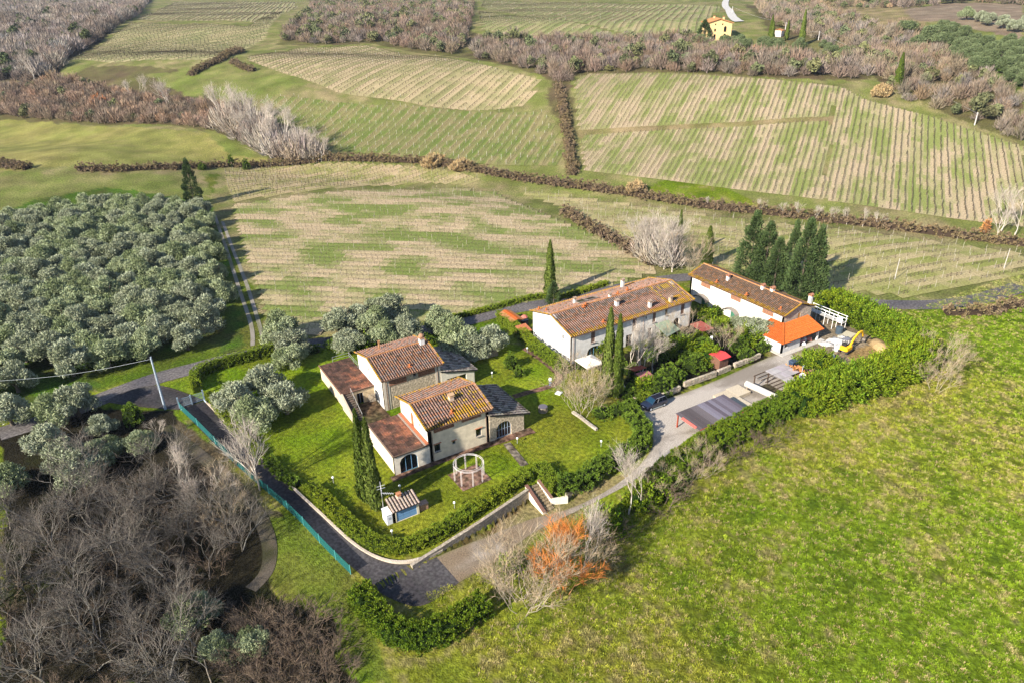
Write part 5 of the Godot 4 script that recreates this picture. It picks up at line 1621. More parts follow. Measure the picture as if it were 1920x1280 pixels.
	ops = [{"x0": 1.05, "x1": 3.5, "y0": 0.45, "y1": 3.02, "arch": 0.95}]
	wall(s, a, b, [[0, 4.68], [5.6, 3.35]], 0.4, Z, ops, rubble)
	wall(s, Vector3(45.2, -0.4, -72.803), Vector3(45.2, -0.4, -82), [[0, 3.3], [9.2, 3.3]], 0.4, X, [], rubble)
	wall(s, Vector3(45.197, -0.4, -82), Vector3(39.6, -0.4, -82), [[0, 3.3], [5.6, 4.6]], 0.4, -Z, [], rubble)
	place("stone_wall", s, m.stone, v, o)
	glaze(v, o, "arched_glass_door", a, b, Z, ops[0], 0.25, 4, 1, Color(0.22, 0.27, 0.34), m.glass)
	slate_lean_to(v, o, 39.62, 46.05, 4.5, 2.72, -82.2, -72.45)
	# ---- rear villa
	o = Vector3(30.4, 0, -88.5)
	v = thing("villa", "rear villa with a white gable, rubble stone front and domed chimney", "house", o)
	s = Shape.new()
	ga = Vector3(30.4, -0.4, -98.9)
	gb = Vector3(30.4, -0.4, -88.503)
	gops = [{"x0": 4.35, "x1": 5.1, "y0": 3.1, "y1": 5.35, "arch": 0.3}, {"x0": 6.4, "x1": 8.4, "y0": 0.4, "y1": 2.5, "arch": 0.8}]
	gable = [[0, 5.6], [5.3, 7.05], [10.39, 5.6]]
	wall(s, ga, gb, gable, 0.4, -X, gops, Color(0.74, 0.72, 0.67))
	wall(s, Vector3(39.9, -0.4, -88.503), Vector3(39.9, -0.4, -98.9), gable, 0.4, X, [], white)
	wall(s, Vector3(39.897, -0.4, -98.9), Vector3(30.403, -0.4, -98.9), [[0, 5.6], [9.5, 5.6]], 0.4, -Z, [], white)
	place("plaster_wall", s, m.plaster, v, o)
	glaze(v, o, "shuttered_slit", ga, gb, -X, gops[0], 0.12, 1, 0, Color(0.45, 0.42, 0.4), wood_face(Color(0.42, 0.4, 0.38)))
	glaze(v, o, "arched_glass_door", ga, gb, -X, gops[1], 0.25, 3, 1, grey, m.glass)
	s = Shape.new()
	a = Vector3(30.4, -0.4, -88.5)
	b = Vector3(39.9, -0.4, -88.5)
	ops = [{"x0": 4.98, "x1": 5.48, "y0": 4.75, "y1": 5.38}]
	wall(s, a, b, [[0, 5.6], [9.5, 5.6]], 0.4, Z, ops, rubble)
	place("rubble_wall", s, m.stone, v, o)
	s = Shape.new()
	for x in [30.45, 31.05, 39.0, 39.5]:
		s.box(Vector3(x, -0.3, -88.5), Vector3(x + 0.38, 5.2, -88.46), Color(0.6, 0.54, 0.44))
	place("plaster_band", s, m.plaster, v, o)
	glaze(v, o, "window", a, b, Z, ops[0], 0.2, 0, 0, grey, m.glass)
	lattice(v, o, Vector3(31.4, 4.0, -88.5), X, Z, 2.8, 0.85, 0.2)
	lattice(v, o, Vector3(36.17, 4.1, -88.5), X, Z, 2.75, 1.0, 0.2)
	pitched(v, o, Vector3(30.1, 5.35, -88.05), Vector3(40.35, 5.35, -88.05), Vector3(30.1, 6.85, -93.6), Vector3(40.35, 6.85, -93.6), Vector3(30.1, 5.35, -99.2), Vector3(40.35, 5.35, -99.2), "aged", "aged", 0.385)
	gutter(v, o, Vector3(30.3, 5.27, -88.0), Vector3(40.2, 5.27, -88.0))
	pipe(v, o, Vector3(30.95, -0.2, -88.42), 5.2)
	pipe(v, o, Vector3(39.35, -0.2, -88.42), 5.2)
	chimney(v, o, Vector3(39.2, 6.85, -93.3), 0.72, 0.95, white, Color(0.45, 0.26, 0.16), true)
	vent(v, o, Vector3(35.3, 5.75, -89.4))
	chimney(v, o, Vector3(33.6, 6.1, -97.3), 0.22, 0.7, Color(0.5, 0.27, 0.13), Color(0.5, 0.27, 0.13))
	s = Shape.new()
	a = Vector3(39.9, -0.4, -88.4)
	b = Vector3(45.7, -0.4, -88.4)
	ops = [{"x0": 0.9, "x1": 4.4, "y0": 0.5, "y1": 2.62}]
	wall(s, a, b, [[0, 4.05], [5.8, 2.82]], 0.35, Z, ops, Color(0.72, 0.67, 0.56))
	wall(s, Vector3(45.7, -0.4, -88.403), Vector3(45.7, -0.4, -97.6), [[0, 2.8], [9.2, 2.8]], 0.35, X, [], cream)
	wall(s, Vector3(45.697, -0.4, -97.6), Vector3(39.9, -0.4, -97.6), [[0, 2.8], [5.8, 4.0]], 0.35, -Z, [], cream)
	place("lean_to_wall", s, m.plaster, v, o)
	glaze(v, o, "wide_window", a, b, Z, ops[0], 0.2, 2, 0, Color(0.3, 0.32, 0.33), m.glass)
	slate_lean_to(v, o, 39.92, 46.15, 3.92, 2.4, -97.9, -88.1)
	# its brick terrace over a store room
	s = Shape.new()
	a = Vector3(25.3, -0.4, -92.6)
	b = Vector3(30.397, -0.4, -92.6)
	ops = [{"x0": 2.25, "x1": 3.25, "y0": 0.3, "y1": 2.3}, {"x0": 1.3, "x1": 1.85, "y0": 1.2, "y1": 1.9}]
	wall(s, a, b, [[0, 2.8], [5.1, 2.8]], 0.4, Z, ops, Color(0.66, 0.52, 0.33))
	wall(s, Vector3(25.3, -0.4, -103.2), Vector3(25.3, -0.4, -92.603), [[0, 2.8], [10.6, 2.8]], 0.4, -X, [], Color(0.6, 0.5, 0.36))
	wall(s, Vector3(30.397, -0.4, -103.2), Vector3(25.303, -0.4, -103.2), [[0, 2.8], [5.1, 2.8]], 0.4, -Z, [], cream)
	place("store_wall", s, m.plaster, v, o)
	glaze(v, o, "store_door", a, b, Z, ops[0], 0.15, 1, 0, Color(0.12, 0.16, 0.22), m.glass)
	glaze(v, o, "window", a, b, Z, ops[1], 0.15, 0, 0, grey, m.glass)
	s = Shape.new()
	s.box(Vector3(25.15, 2.38, -103.35), Vector3(30.39, 2.5, -92.45), Color(0.14, 0.08, 0.06))
	top = place("brick_terrace", s, m.paving, v, o)
	tile_floor(top, o, Vector2(25.3, -103.3), Vector2(30.38, -92.6), 2.5, Vector2(31, -95.5))
	s = Shape.new()
	s.box(Vector3(25.1, 2.52, -103.4), Vector3(25.3, 2.6, -92.4), Color(0.3, 0.17, 0.12))
	s.box(Vector3(26.5, 2.522, -92.62), Vector3(30.38, 2.6, -92.42), Color(0.3, 0.17, 0.12))
	place("coping", s, m.tile, v, o)
	# ---- long white farmhouse
	o = Vector3(62.2, 0, -84.8)
	v = thing("farmhouse", "long white farmhouse with blank left gable and many chimneys", "house", o)
	s = Shape.new()
	a = Vector3(62.2, -0.6, -84.8)
	b = Vector3(88.8, -0.6, -84.8)
	ops = [{"x0": 3.95, "x1": 4.8, "y0": 3.45, "y1": 5.5}, {"x0": 12.9, "x1": 13.8, "y0": 3.3, "y1": 5.65}, {"x0": 17.45, "x1": 18.2, "y0": 3.6, "y1": 5.6}, {"x0": 20.35, "x1": 20.95, "y0": 4.25, "y1": 5.35}, {"x0": 24.15, "x1": 25.0, "y0": 3.4, "y1": 5.7}, {"x0": 15.8, "x1": 16.1, "y0": 4.75, "y1": 5.25},
		{"x0": 3.2, "x1": 6.2, "y0": 0.6, "y1": 2.7, "arch": 0.9}, {"x0": 11.6, "x1": 13.0, "y0": 0.6, "y1": 2.7}, {"x0": 16.6, "x1": 17.5, "y0": 0.6, "y1": 2.7}, {"x0": 22.6, "x1": 24.0, "y0": 0.6, "y1": 3.0, "arch": 0.5}]
	wall(s, a, b, [[0, 5.95], [26.6, 5.95]], 0.45, Z, ops, white)
	ga = Vector3(62.2, -0.6, -96.6)
	gb = Vector3(62.2, -0.6, -84.803)
	gops = [{"x0": 8.9, "x1": 9.45, "y0": 4.15, "y1": 5.1}]
	gable = [[0, 5.95], [5.9, 7.6], [11.79, 5.95]]
	wall(s, ga, gb, gable, 0.45, -X, gops, Color(0.74, 0.73, 0.71))
	wall(s, Vector3(88.8, -0.6, -84.803), Vector3(88.8, -0.6, -96.6), gable, 0.45, X, [], white)
	wall(s, Vector3(88.797, -0.6, -96.6), Vector3(62.203, -0.6, -96.6), [[0, 5.95], [26.6, 5.95]], 0.45, -Z, [], white)
	place("wall", s, m.plaster, v, o)
	s = Shape.new()
	s.box(Vector3(62.17, -0.5, -96.6), Vector3(62.2, 0.25, -84.8), Color(0.5, 0.46, 0.43))
	place("plinth", s, m.plaster, v, o)
	for k in ops.size():
		if k in [0, 1, 2, 4]:
			shutter_pair(v, o, a, X, Z, ops[k], Color(0.16, 0.1, 0.075))
			var t := Shape.new()
			t.bar(a + X * (ops[k].x0 - 0.12) + Vector3(0, ops[k].y0 - 0.05, 0.03), a + X * (ops[k].x1 + 0.12) + Vector3(0, ops[k].y0 - 0.05, 0.03), 0.24, 0.08, Color(0.36, 0.28, 0.24))
			place("sill", t, m.stone, v, o)
		elif k == 6:
			glaze(v, o, "arched_door", a, b, Z, ops[k], 0.2, 3, 0, Color(0.1, 0.22, 0.32), m.glass)
		else:
			glaze(v, o, "window", a, b, Z, ops[k], 0.18, 1 if k > 6 else 0, 0, Color(0.25, 0.19, 0.14), m.glass, k == 3)
	glaze(v, o, "window", ga, gb, -X, gops[0], 0.15, 0, 0, Color(0.5, 0.5, 0.52), m.glass, true)
	pitched(v, o, Vector3(61.8, 5.3, -84.3), Vector3(89.15, 5.3, -84.3), Vector3(61.8, 6.95, -90.6), Vector3(89.15, 6.95, -90.6), Vector3(61.8, 5.3, -97.0), Vector3(89.15, 5.3, -97.0), "aged", "ochre", 0.42, Vector2(0.78, 0.99))
	gutter(v, o, Vector3(62.0, 5.22, -84.25), Vector3(89.0, 5.22, -84.25))
	pipe(v, o, Vector3(62.55, -0.4, -84.72), 5.2)
	pipe(v, o, Vector3(77.55, -0.4, -84.72), 5.2)
	pipe(v, o, Vector3(88.6, -0.4, -84.72), 5.2)
	var warm := Color(0.6, 0.4, 0.27)
	for q in [[Vector3(74.34, 6.2, -88.39), 0.6, 1.0, white], [Vector3(79.59, 5.8, -85.69), 0.5, 0.9, white], [Vector3(84.34, 5.8, -85.58), 0.5, 0.6, Color(0.6, 0.45, 0.3)], [Vector3(74.63, 6.9, -90.74), 0.42, 0.6, white], [Vector3(81.35, 6.2, -95.36), 0.5, 0.9, white], [Vector3(68.9, 6.3, -93.4), 0.42, 0.8, white]]:
		chimney(v, o, q[0], q[1], q[2], q[3], Color(0.45, 0.33, 0.25))
	for q in [Vector3(69.2, 5.7, -85.52), Vector3(69.04, 7, -90.32), Vector3(68.34, 7, -89.99), Vector3(79.38, 7, -91.65), Vector3(76.86, 7, -91.27), Vector3(62.87, 5.8, -95.72), Vector3(63.1, 6.2, -93.71)]:
		vent(v, o, q)
	var slope := Vector3(0, 1.65, -6.3).normalized()
	skylight(v, o, Vector3(73.07, 6.45, -89.93), X * 0.45, slope * 0.6, m.glass)
	skylight(v, o, Vector3(81.44, 6.6, -90.21), X * 0.45, slope * 0.6, m.glass)
	var back_slope := Vector3(0, 1.65, 6.4).normalized()
	for k in 2:
		skylight(v, o, Vector3(70.05, 6.4, -92.91) + X * (k * 2.1), X * 1.0, back_slope * 0.8, m.glass)
	# ---- barn house
	o = Vector3(97.6, 0, -71.3)
	v = thing("barn_house", "barn-like house with white long side, stone gable end and three brick lattices", "house", o)
	s = Shape.new()
	ga = Vector3(97.6, -0.6, -94)
	gb = Vector3(97.6, -0.6, -71.303)
	gops = [{"x0": 3.4, "x1": 4.9, "y0": 0.3, "y1": 2.5, "arch": 0.7}, {"x0": 10.9, "x1": 12.4, "y0": 0.4, "y1": 2.6, "arch": 0.7}]
	wall(s, ga, gb, [[0, 5.45], [22.69, 5.45]], 0.45, -X, gops, Color(0.74, 0.71, 0.64))
	gable = [[0, 5.45], [3.55, 6.85], [7.1, 5.45]]
	wall(s, Vector3(104.7, -0.6, -94), Vector3(97.603, -0.6, -94), gable, 0.45, -Z, [], white)
	wall(s, Vector3(104.7, -0.6, -71.303), Vector3(104.7, -0.6, -93.997), [[0, 5.45], [22.7, 5.45]], 0.45, X, [], white)
	place("plaster_wall", s, m.plaster, v, o)
	for op in gops: glaze(v, o, "arched_door", ga, gb, -X, op, 0.25, 1, 0, Color(0.04, 0.16, 0.1), wood_face(Color(0.03, 0.13, 0.08)))
	s = Shape.new()
	a = Vector3(97.6, -0.6, -71.3)
	b = Vector3(104.7, -0.6, -71.3)
	ops = [{"x0": 3.55, "x1": 4.25, "y0": 3.05, "y1": 5.1}]
	wall(s, a, b, gable, 0.45, Z, ops, Color(0.62, 0.53, 0.42))
	place("stone_gable", s, m.stone, v, o)
	shutter_pair(v, o, a, X, Z, ops[0], Color(0.3, 0.17, 0.07))
	for z in [-91.1, -83.5, -76.05]:
		lattice(v, o, Vector3(97.6, 3.75, z), Z, -X, 2.4, 0.85, 0.15)
	for z in [-90.3, -82.75]:
		var t := Shape.new()
		for k in 8:
			var u0 := PI * k / 8.0
			var u1 := PI * (k + 1) / 8.0
			var p0 := Vector3(97.6, 1.25 + sin(u0) * 0.95, z - cos(u0) * 1.75)
			var p1 := Vector3(97.6, 1.25 + sin(u1) * 0.95, z - cos(u1) * 1.75)
			slab(t, p0, p1, p1 + Vector3(-1.1, -0.05, 0), p0 + Vector3(-1.1, -0.05, 0), 0.05, Color(0.2, 0.18, 0.16))
		place("arched_awning", t, m.paint, v, o)
	pitched(v, o, Vector3(97.15, 5.0, -94.3), Vector3(97.15, 5.0, -70.95), Vector3(101.15, 6.45, -94.3), Vector3(101.15, 6.45, -70.95), Vector3(105.15, 5.0, -94.3), Vector3(105.15, 5.0, -70.95), "brown", "ochre", 0.36)
	pipe(v, o, Vector3(97.52, -0.4, -93.2), 4.9)
	pipe(v, o, Vector3(97.52, -0.4, -72.2), 4.9)
	gutter(v, o, Vector3(97.1, 4.92, -94.2), Vector3(97.1, 4.92, -71.0))
	for q in [[Vector3(99.66, 6, -86.5), 0.5, 0.75], [Vector3(100.84, 6.2, -79.26), 0.55, 0.8], [Vector3(101.3, 6.2, -77.47), 0.6, 0.75], [Vector3(104.78, 5.4, -71.92), 0.55, 1.3]]:
		chimney(v, o, q[0], q[1], q[2], white, Color(0.5, 0.24, 0.15))
	for q in [Vector3(97.9, 5.6, -87.58), Vector3(97.71, 5.7, -80.1), Vector3(98.34, 5.4, -72.92)]:
		vent(v, o, q)
	# its new annex
	s = Shape.new()
	var raw := Color(0.62, 0.62, 0.62)
	wall(s, Vector3(93.9, -0.2, -73.5), Vector3(93.9, -0.2, -68.103), [[0, 2.45], [5.4, 2.45]], 0.3, -X, [], raw)
	wall(s, Vector3(93.9, -0.2, -68.1), Vector3(98.5, -0.2, -68.1), [[0, 2.4], [4.6, 2.4]], 0.3, Z, [{"x0": 0.6, "x1": 1.4, "y0": 1.05, "y1": 1.85}], raw)
	wall(s, Vector3(98.5, -0.2, -68.4), Vector3(98.5, -0.2, -71.25), [[0, 2.4], [2.85, 3.2]], 0.25, X, [], raw)
	wall(s, Vector3(97.55, -0.2, -73.5), Vector3(94.2, -0.2, -73.5), [[0, 3.4], [3.35, 2.45]], 0.3, -Z, [], raw)
	s.box(Vector3(103.1, -0.2, -68.4), Vector3(103.4, 2.2, -68.1), Color(0.75, 0.74, 0.72))
	var an := place("annex_wall", s, m.plaster, v, o)
	glaze(v, o, "annex_window", Vector3(93.9, -0.2, -68.1), Vector3(98.5, -0.2, -68.1), Z, {"x0": 0.6, "x1": 1.4, "y0": 1.05, "y1": 1.85}, 0.1, 0, 0, Color(0.5, 0.5, 0.5), m.glass)
	s = Shape.new()
	var c0 := Vector3(93.4, 2.2, -67.6)
	var c1 := Vector3(93.4, 2.2, -74.0)
	var c2 := Vector3(103.9, 2.2, -67.6)
	var t0 := Vector3(97.5, 3.5, -71.2)
	var t1 := Vector3(97.5, 3.5, -74.0)
	var t2 := Vector3(103.9, 3.5, -71.2)
	slab(s, c0, c1, t1, t0, 0.1, Color(0.5, 0.13, 0.04))
	slab(s, c0, c2, t2, t0, 0.1, Color(0.5, 0.13, 0.04))
	var deck := place("annex_roof", s, m.tile, v, o)
	var n1 := (c1 - c0).cross(t1 - c1)
	n1 = n1 if n1.y > 0 else -n1
	for k in 21:
		var u := (k + 0.5) / 21.0
		var full := minf(1.0, u * 6.4 / 3.6)
		var p := c0.lerp(c1, u)
		lay(deck, "tile_course", tile_course((t1 - c1).length() * full, 0.12, "new", "new"), p - o, t1 - c1, n1)
	n1 = (c2 - c0).cross(t2 - c2)
	n1 = n1 if n1.y > 0 else -n1
	for k in 35:
		var u := (k + 0.5) / 35.0
		var full := minf(1.0, u * 10.5 / 4.1)
		var p := c0.lerp(c2, u)
		lay(deck, "tile_course", tile_course((t2 - c2).length() * full, 0.12, "new", "new"), p - o, t2 - c2, n1)
	lay(deck, "hip_course", tile_course((t0 - c0).length(), 0.17, "new", "new"), c0 + Vector3(0, 0.08, 0) - o, t0 - c0, Vector3.UP)
	skylight(v, o, Vector3(97.08, 3, -73.84), Vector3(0, 0, 0.85), Vector3(0.95, 0.3, 0) * 0.8, wood_face(Color(0.8, 0.8, 0.82)))


# worn floor tiles, red where sun and feet keep them clean, dark with moss elsewhere
func tile_floor(parent: Node3D, o: Vector3, a: Vector2, b: Vector2, y: float, clean: Vector2) -> void:
	var s := Shape.new()
	var e := 0.32
	var x := a.x
	while x < b.x - 0.05:
		var z := a.y
		while z < b.y - 0.05:
			var p := Vector2(x, z)
			var u := clampf(0.95 - p.distance_to(clean) / 5.5 + noise_b.get_noise_2d(x * 4.0, z * 4.0) * 0.9 + noise_c.get_noise_2d(x, z) * 0.5, 0, 1)
			var k := Color(0.075, 0.05, 0.04).lerp(Color(0.17, 0.095, 0.07), clampf(0.5 + noise_b.get_noise_2d(z * 5.0, x * 5.0) * 1.3, 0, 1)).lerp(Color(0.42, 0.17, 0.1), u * u)
			s.face(Vector3(x + 0.01, y + 0.012, z + 0.01), Vector3(minf(x + e, b.x) - 0.01, y + 0.012, z + 0.01), Vector3(minf(x + e, b.x) - 0.01, y + 0.012, minf(z + e, b.y) - 0.01), Vector3(x + 0.01, y + 0.012, minf(z + e, b.y) - 0.01), Vector3.UP, vary(k, 0.22))
			z += e
		x += e
	place("floor_tiles", s, m.tile, parent, o, "stuff")


func wood_face(col: Color) -> StandardMaterial3D:
	var s := StandardMaterial3D.new()
	s.albedo_color = Color(col.r, col.g, col.b).linear_to_srgb()
	s.roughness = 0.6
	return s


# ---------------------------------------------------------------- villa garden
func line_wall(s: Shape, pts: Array, thick: float, top: Callable, col: Color, sink := 0.3) -> void:
	for i in pts.size() - 1:
		var p: Vector2 = pts[i]
		var q: Vector2 = pts[i + 1]
		var d := (q - p).normalized() * 0.5
		var n := Vector2(-d.y, d.x) * thick
		var c := []
		for w in [p - n, q - n, q + n, p + n]:
			c.append(Vector3(w.x, minf(land(p.x, p.y), land(w.x, w.y)) - sink, w.y))
		var e := []
		for k in 4:
			var w: Vector3 = c[k]
			e.append(Vector3(w.x, top.call(p if k in [0, 3] else q), w.z))
		s.block(c + e, vary(col, 0.06))


func lamp_post(at: Vector3, label: String) -> void:
	var t := thing("garden_lamp", label, "lamp", at, 0.0, "small white garden lamps")
	var s := Shape.new()
	s.tube(Vector3(0, -0.05, 0), Vector3(0, 0.75, 0), 0.035, 0.03, 6, Color(0.35, 0.36, 0.36))
	part("post", s, m.paint, t)
	s = Shape.new()
	s.lathe(Vector3(0, 0.75, 0), [Vector2(0.04, 0), Vector2(0.13, 0.05), Vector2(0.16, 0.14), Vector2(0.12, 0.25), Vector2(0.0, 0.3)], 8, Color(0.85, 0.85, 0.83))
	part("globe", s, m.paint, t)


# skin round bones by a smooth minimum of tapered capsules, meshed as surface nets
func skin(bones: Array, cell: float, blend: float, s: Shape) -> void:
	var lo := Vector3.ONE * 1e9
	var hi := Vector3.ONE * -1e9
	for b in bones:
		var r: float = maxf(b[2], b[3]) + cell * 2.0
		for e in [b[0], b[1]]:
			lo = lo.min(e - Vector3.ONE * r)
			hi = hi.max(e + Vector3.ONE * r)
	var n := Vector3i(((hi - lo) / cell).ceil()) + Vector3i.ONE
	var f := PackedFloat32Array()
	f.resize(n.x * n.y * n.z)
	var who := PackedInt32Array()
	who.resize(f.size())
	var i := 0
	for z in n.z:
		for y in n.y:
			for x in n.x:
				var p := lo + Vector3(x, y, z) * cell
				var d := 1e9
				var best := 1e9
				for k in bones.size():
					var b: Array = bones[k]
					var ab: Vector3 = b[1] - b[0]
					var t := clampf((p - b[0]).dot(ab) / maxf(ab.length_squared(), 1e-9), 0, 1)
					var e: float = p.distance_to(b[0] + ab * t) - lerpf(b[2], b[3], t)
					if e < best:
						best = e
						who[i] = k
					var h := maxf(blend - absf(d - e), 0.0) / blend
					d = minf(d, e) - h * h * blend * 0.25
				f[i] = d
				i += 1
	var at := {}
	var corners := [0, 1, n.x, n.x + 1, n.x * n.y, n.x * n.y + 1, n.x * n.y + n.x, n.x * n.y + n.x + 1]
	var off := [Vector3(0, 0, 0), Vector3(1, 0, 0), Vector3(0, 1, 0), Vector3(1, 1, 0), Vector3(0, 0, 1), Vector3(1, 0, 1), Vector3(0, 1, 1), Vector3(1, 1, 1)]
	for z in n.z - 1:
		for y in n.y - 1:
			for x in n.x - 1:
				var c := x + n.x * (y + n.y * z)
				var sum := Vector3.ZERO
				var m2 := 0
				for e in [[0, 1], [2, 3], [4, 5], [6, 7], [0, 2], [1, 3], [4, 6], [5, 7], [0, 4], [1, 5], [2, 6], [3, 7]]:
					var u := f[c + corners[e[0]]]
					var w := f[c + corners[e[1]]]
					if (u < 0.0) != (w < 0.0):
						sum += off[e[0]].lerp(off[e[1]], u / (u - w))
						m2 += 1
				if m2:
					at[c] = s.v.size()
					s.v.append(lo + (Vector3(x, y, z) + sum / m2) * cell)
					s.n.append(Vector3(f[c + 1] - f[c], f[c + n.x] - f[c], f[c + n.x * n.y] - f[c]).normalized())
					s.c.append(bones[who[c]][4])
	var step := [1, n.x, n.x * n.y]
	for z in range(1, n.z - 1):
		for y in range(1, n.y - 1):
			for x in range(1, n.x - 1):
				var c := x + n.x * (y + n.y * z)
				for k in 3:
					var inner := f[c] < 0.0
					if inner == (f[c + step[k]] < 0.0): continue
					var u: int = step[(k + 1) % 3]
					var w: int = step[(k + 2) % 3]
					var q := [at[c - u - w], at[c - w], at[c], at[c - u]]
					if inner: s.ix.append_array([q[0], q[2], q[1], q[0], q[3], q[2]])
					else: s.ix.append_array([q[0], q[1], q[2], q[0], q[2], q[3]])


func build_person(at: Vector3, turn: float) -> void:
	var t := thing("person", "person in a white top and blue jeans standing on the brick path", "person", at, turn)
	var top := Color(0.62, 0.62, 0.66)
	var jean := Color(0.07, 0.13, 0.27)
	var flesh := Color(0.55, 0.33, 0.23)
	var shoe := Color(0.04, 0.04, 0.05)
	var b := []
	for q in [-1.0, 1.0]:
		b.append([Vector3(0.1 * q, 0.9, 0), Vector3(0.11 * q, 0.5, 0.02), 0.095, 0.065, jean])
		b.append([Vector3(0.11 * q, 0.5, 0.02), Vector3(0.11 * q, 0.1, -0.01), 0.065, 0.048, jean])
		b.append([Vector3(0.11 * q, 0.05, -0.03), Vector3(0.13 * q, 0.035, 0.15), 0.048, 0.036, shoe])
		b.append([Vector3(0.17 * q, 1.42, 0), Vector3(0.25 * q, 1.15, 0.02), 0.06, 0.045, top])
		b.append([Vector3(0.25 * q, 1.15, 0.02), Vector3(0.09 * q, 1.07, 0.2), 0.045, 0.034, top])
	b.append([Vector3(0, 0.95, 0), Vector3(0, 1.15, 0.01), 0.135, 0.125, top])
	b.append([Vector3(-0.08, 1.33, 0), Vector3(0.08, 1.33, 0), 0.13, 0.13, top])
	b.append([Vector3(0, 1.4, -0.01), Vector3(0, 1.56, 0.0), 0.06, 0.05, flesh])
	var s := Shape.new()
	skin(b, 0.022, 0.05, s)
	var hands := []
	for q in [-1.0, 1.0]:
		var w := Vector3(0.08 * q, 1.07, 0.21)
		hands.append([w, w + Vector3(-0.06 * q, -0.01, 0.04), 0.03, 0.026, flesh])
		for k in 4:
			var r := w + Vector3(-0.07 * q, 0.025 - 0.018 * k, 0.045)
			var e := r + Vector3((-0.035 + 0.004 * absf(k - 1.3)) * q, -0.004, 0.0)
			hands.append([r, e, 0.009, 0.0085, flesh])
			hands.append([e, e + Vector3(-0.012 * q, -0.008, -0.025), 0.0085, 0.007, flesh])
		hands.append([w + Vector3(-0.02 * q, 0.02, 0.03), w + Vector3(-0.05 * q, 0.05, 0.05), 0.011, 0.009, flesh])
	skin(hands, 0.008, 0.008, s)
	# head with nose, brow, chin and ears
	var h := Vector3(0, 1.65, 0.015)
	var head := [[h + Vector3(0, 0.03, -0.015), h + Vector3(0, -0.03, 0.005), 0.085, 0.072, flesh], [h + Vector3(0, -0.075, 0.045), h + Vector3(0, -0.06, 0.03), 0.03, 0.045, flesh], [h + Vector3(0, 0.0, 0.085), h + Vector3(0, -0.03, 0.1), 0.01, 0.014, flesh], [h + Vector3(-0.03, -0.055, 0.08), h + Vector3(0.03, -0.055, 0.08), 0.009, 0.009, Color(0.4, 0.16, 0.13)]]
	for q in [-1.0, 1.0]:
		head.append([h + Vector3(0.082 * q, 0.01, -0.01), h + Vector3(0.085 * q, -0.03, -0.005), 0.014, 0.01, flesh])
		head.append([h + Vector3(0.032 * q, 0.008, 0.077), h + Vector3(0.034 * q, 0.008, 0.078), 0.011, 0.011, Color(0.03, 0.02, 0.02)])
	skin(head, 0.011, 0.02, s)
	part("body", s, m.plain, t)
	var hair := Shape.new()
	skin([[h + Vector3(0, 0.05, -0.03), h + Vector3(0, 0.06, 0.02), 0.088, 0.07, Color(0.035, 0.025, 0.02)], [h + Vector3(0, 0.0, -0.07), h + Vector3(0, 0.04, -0.05), 0.06, 0.07, Color(0.035, 0.025, 0.02)]], 0.014, 0.03, hair)
	part("hair", hair, m.plain, t)


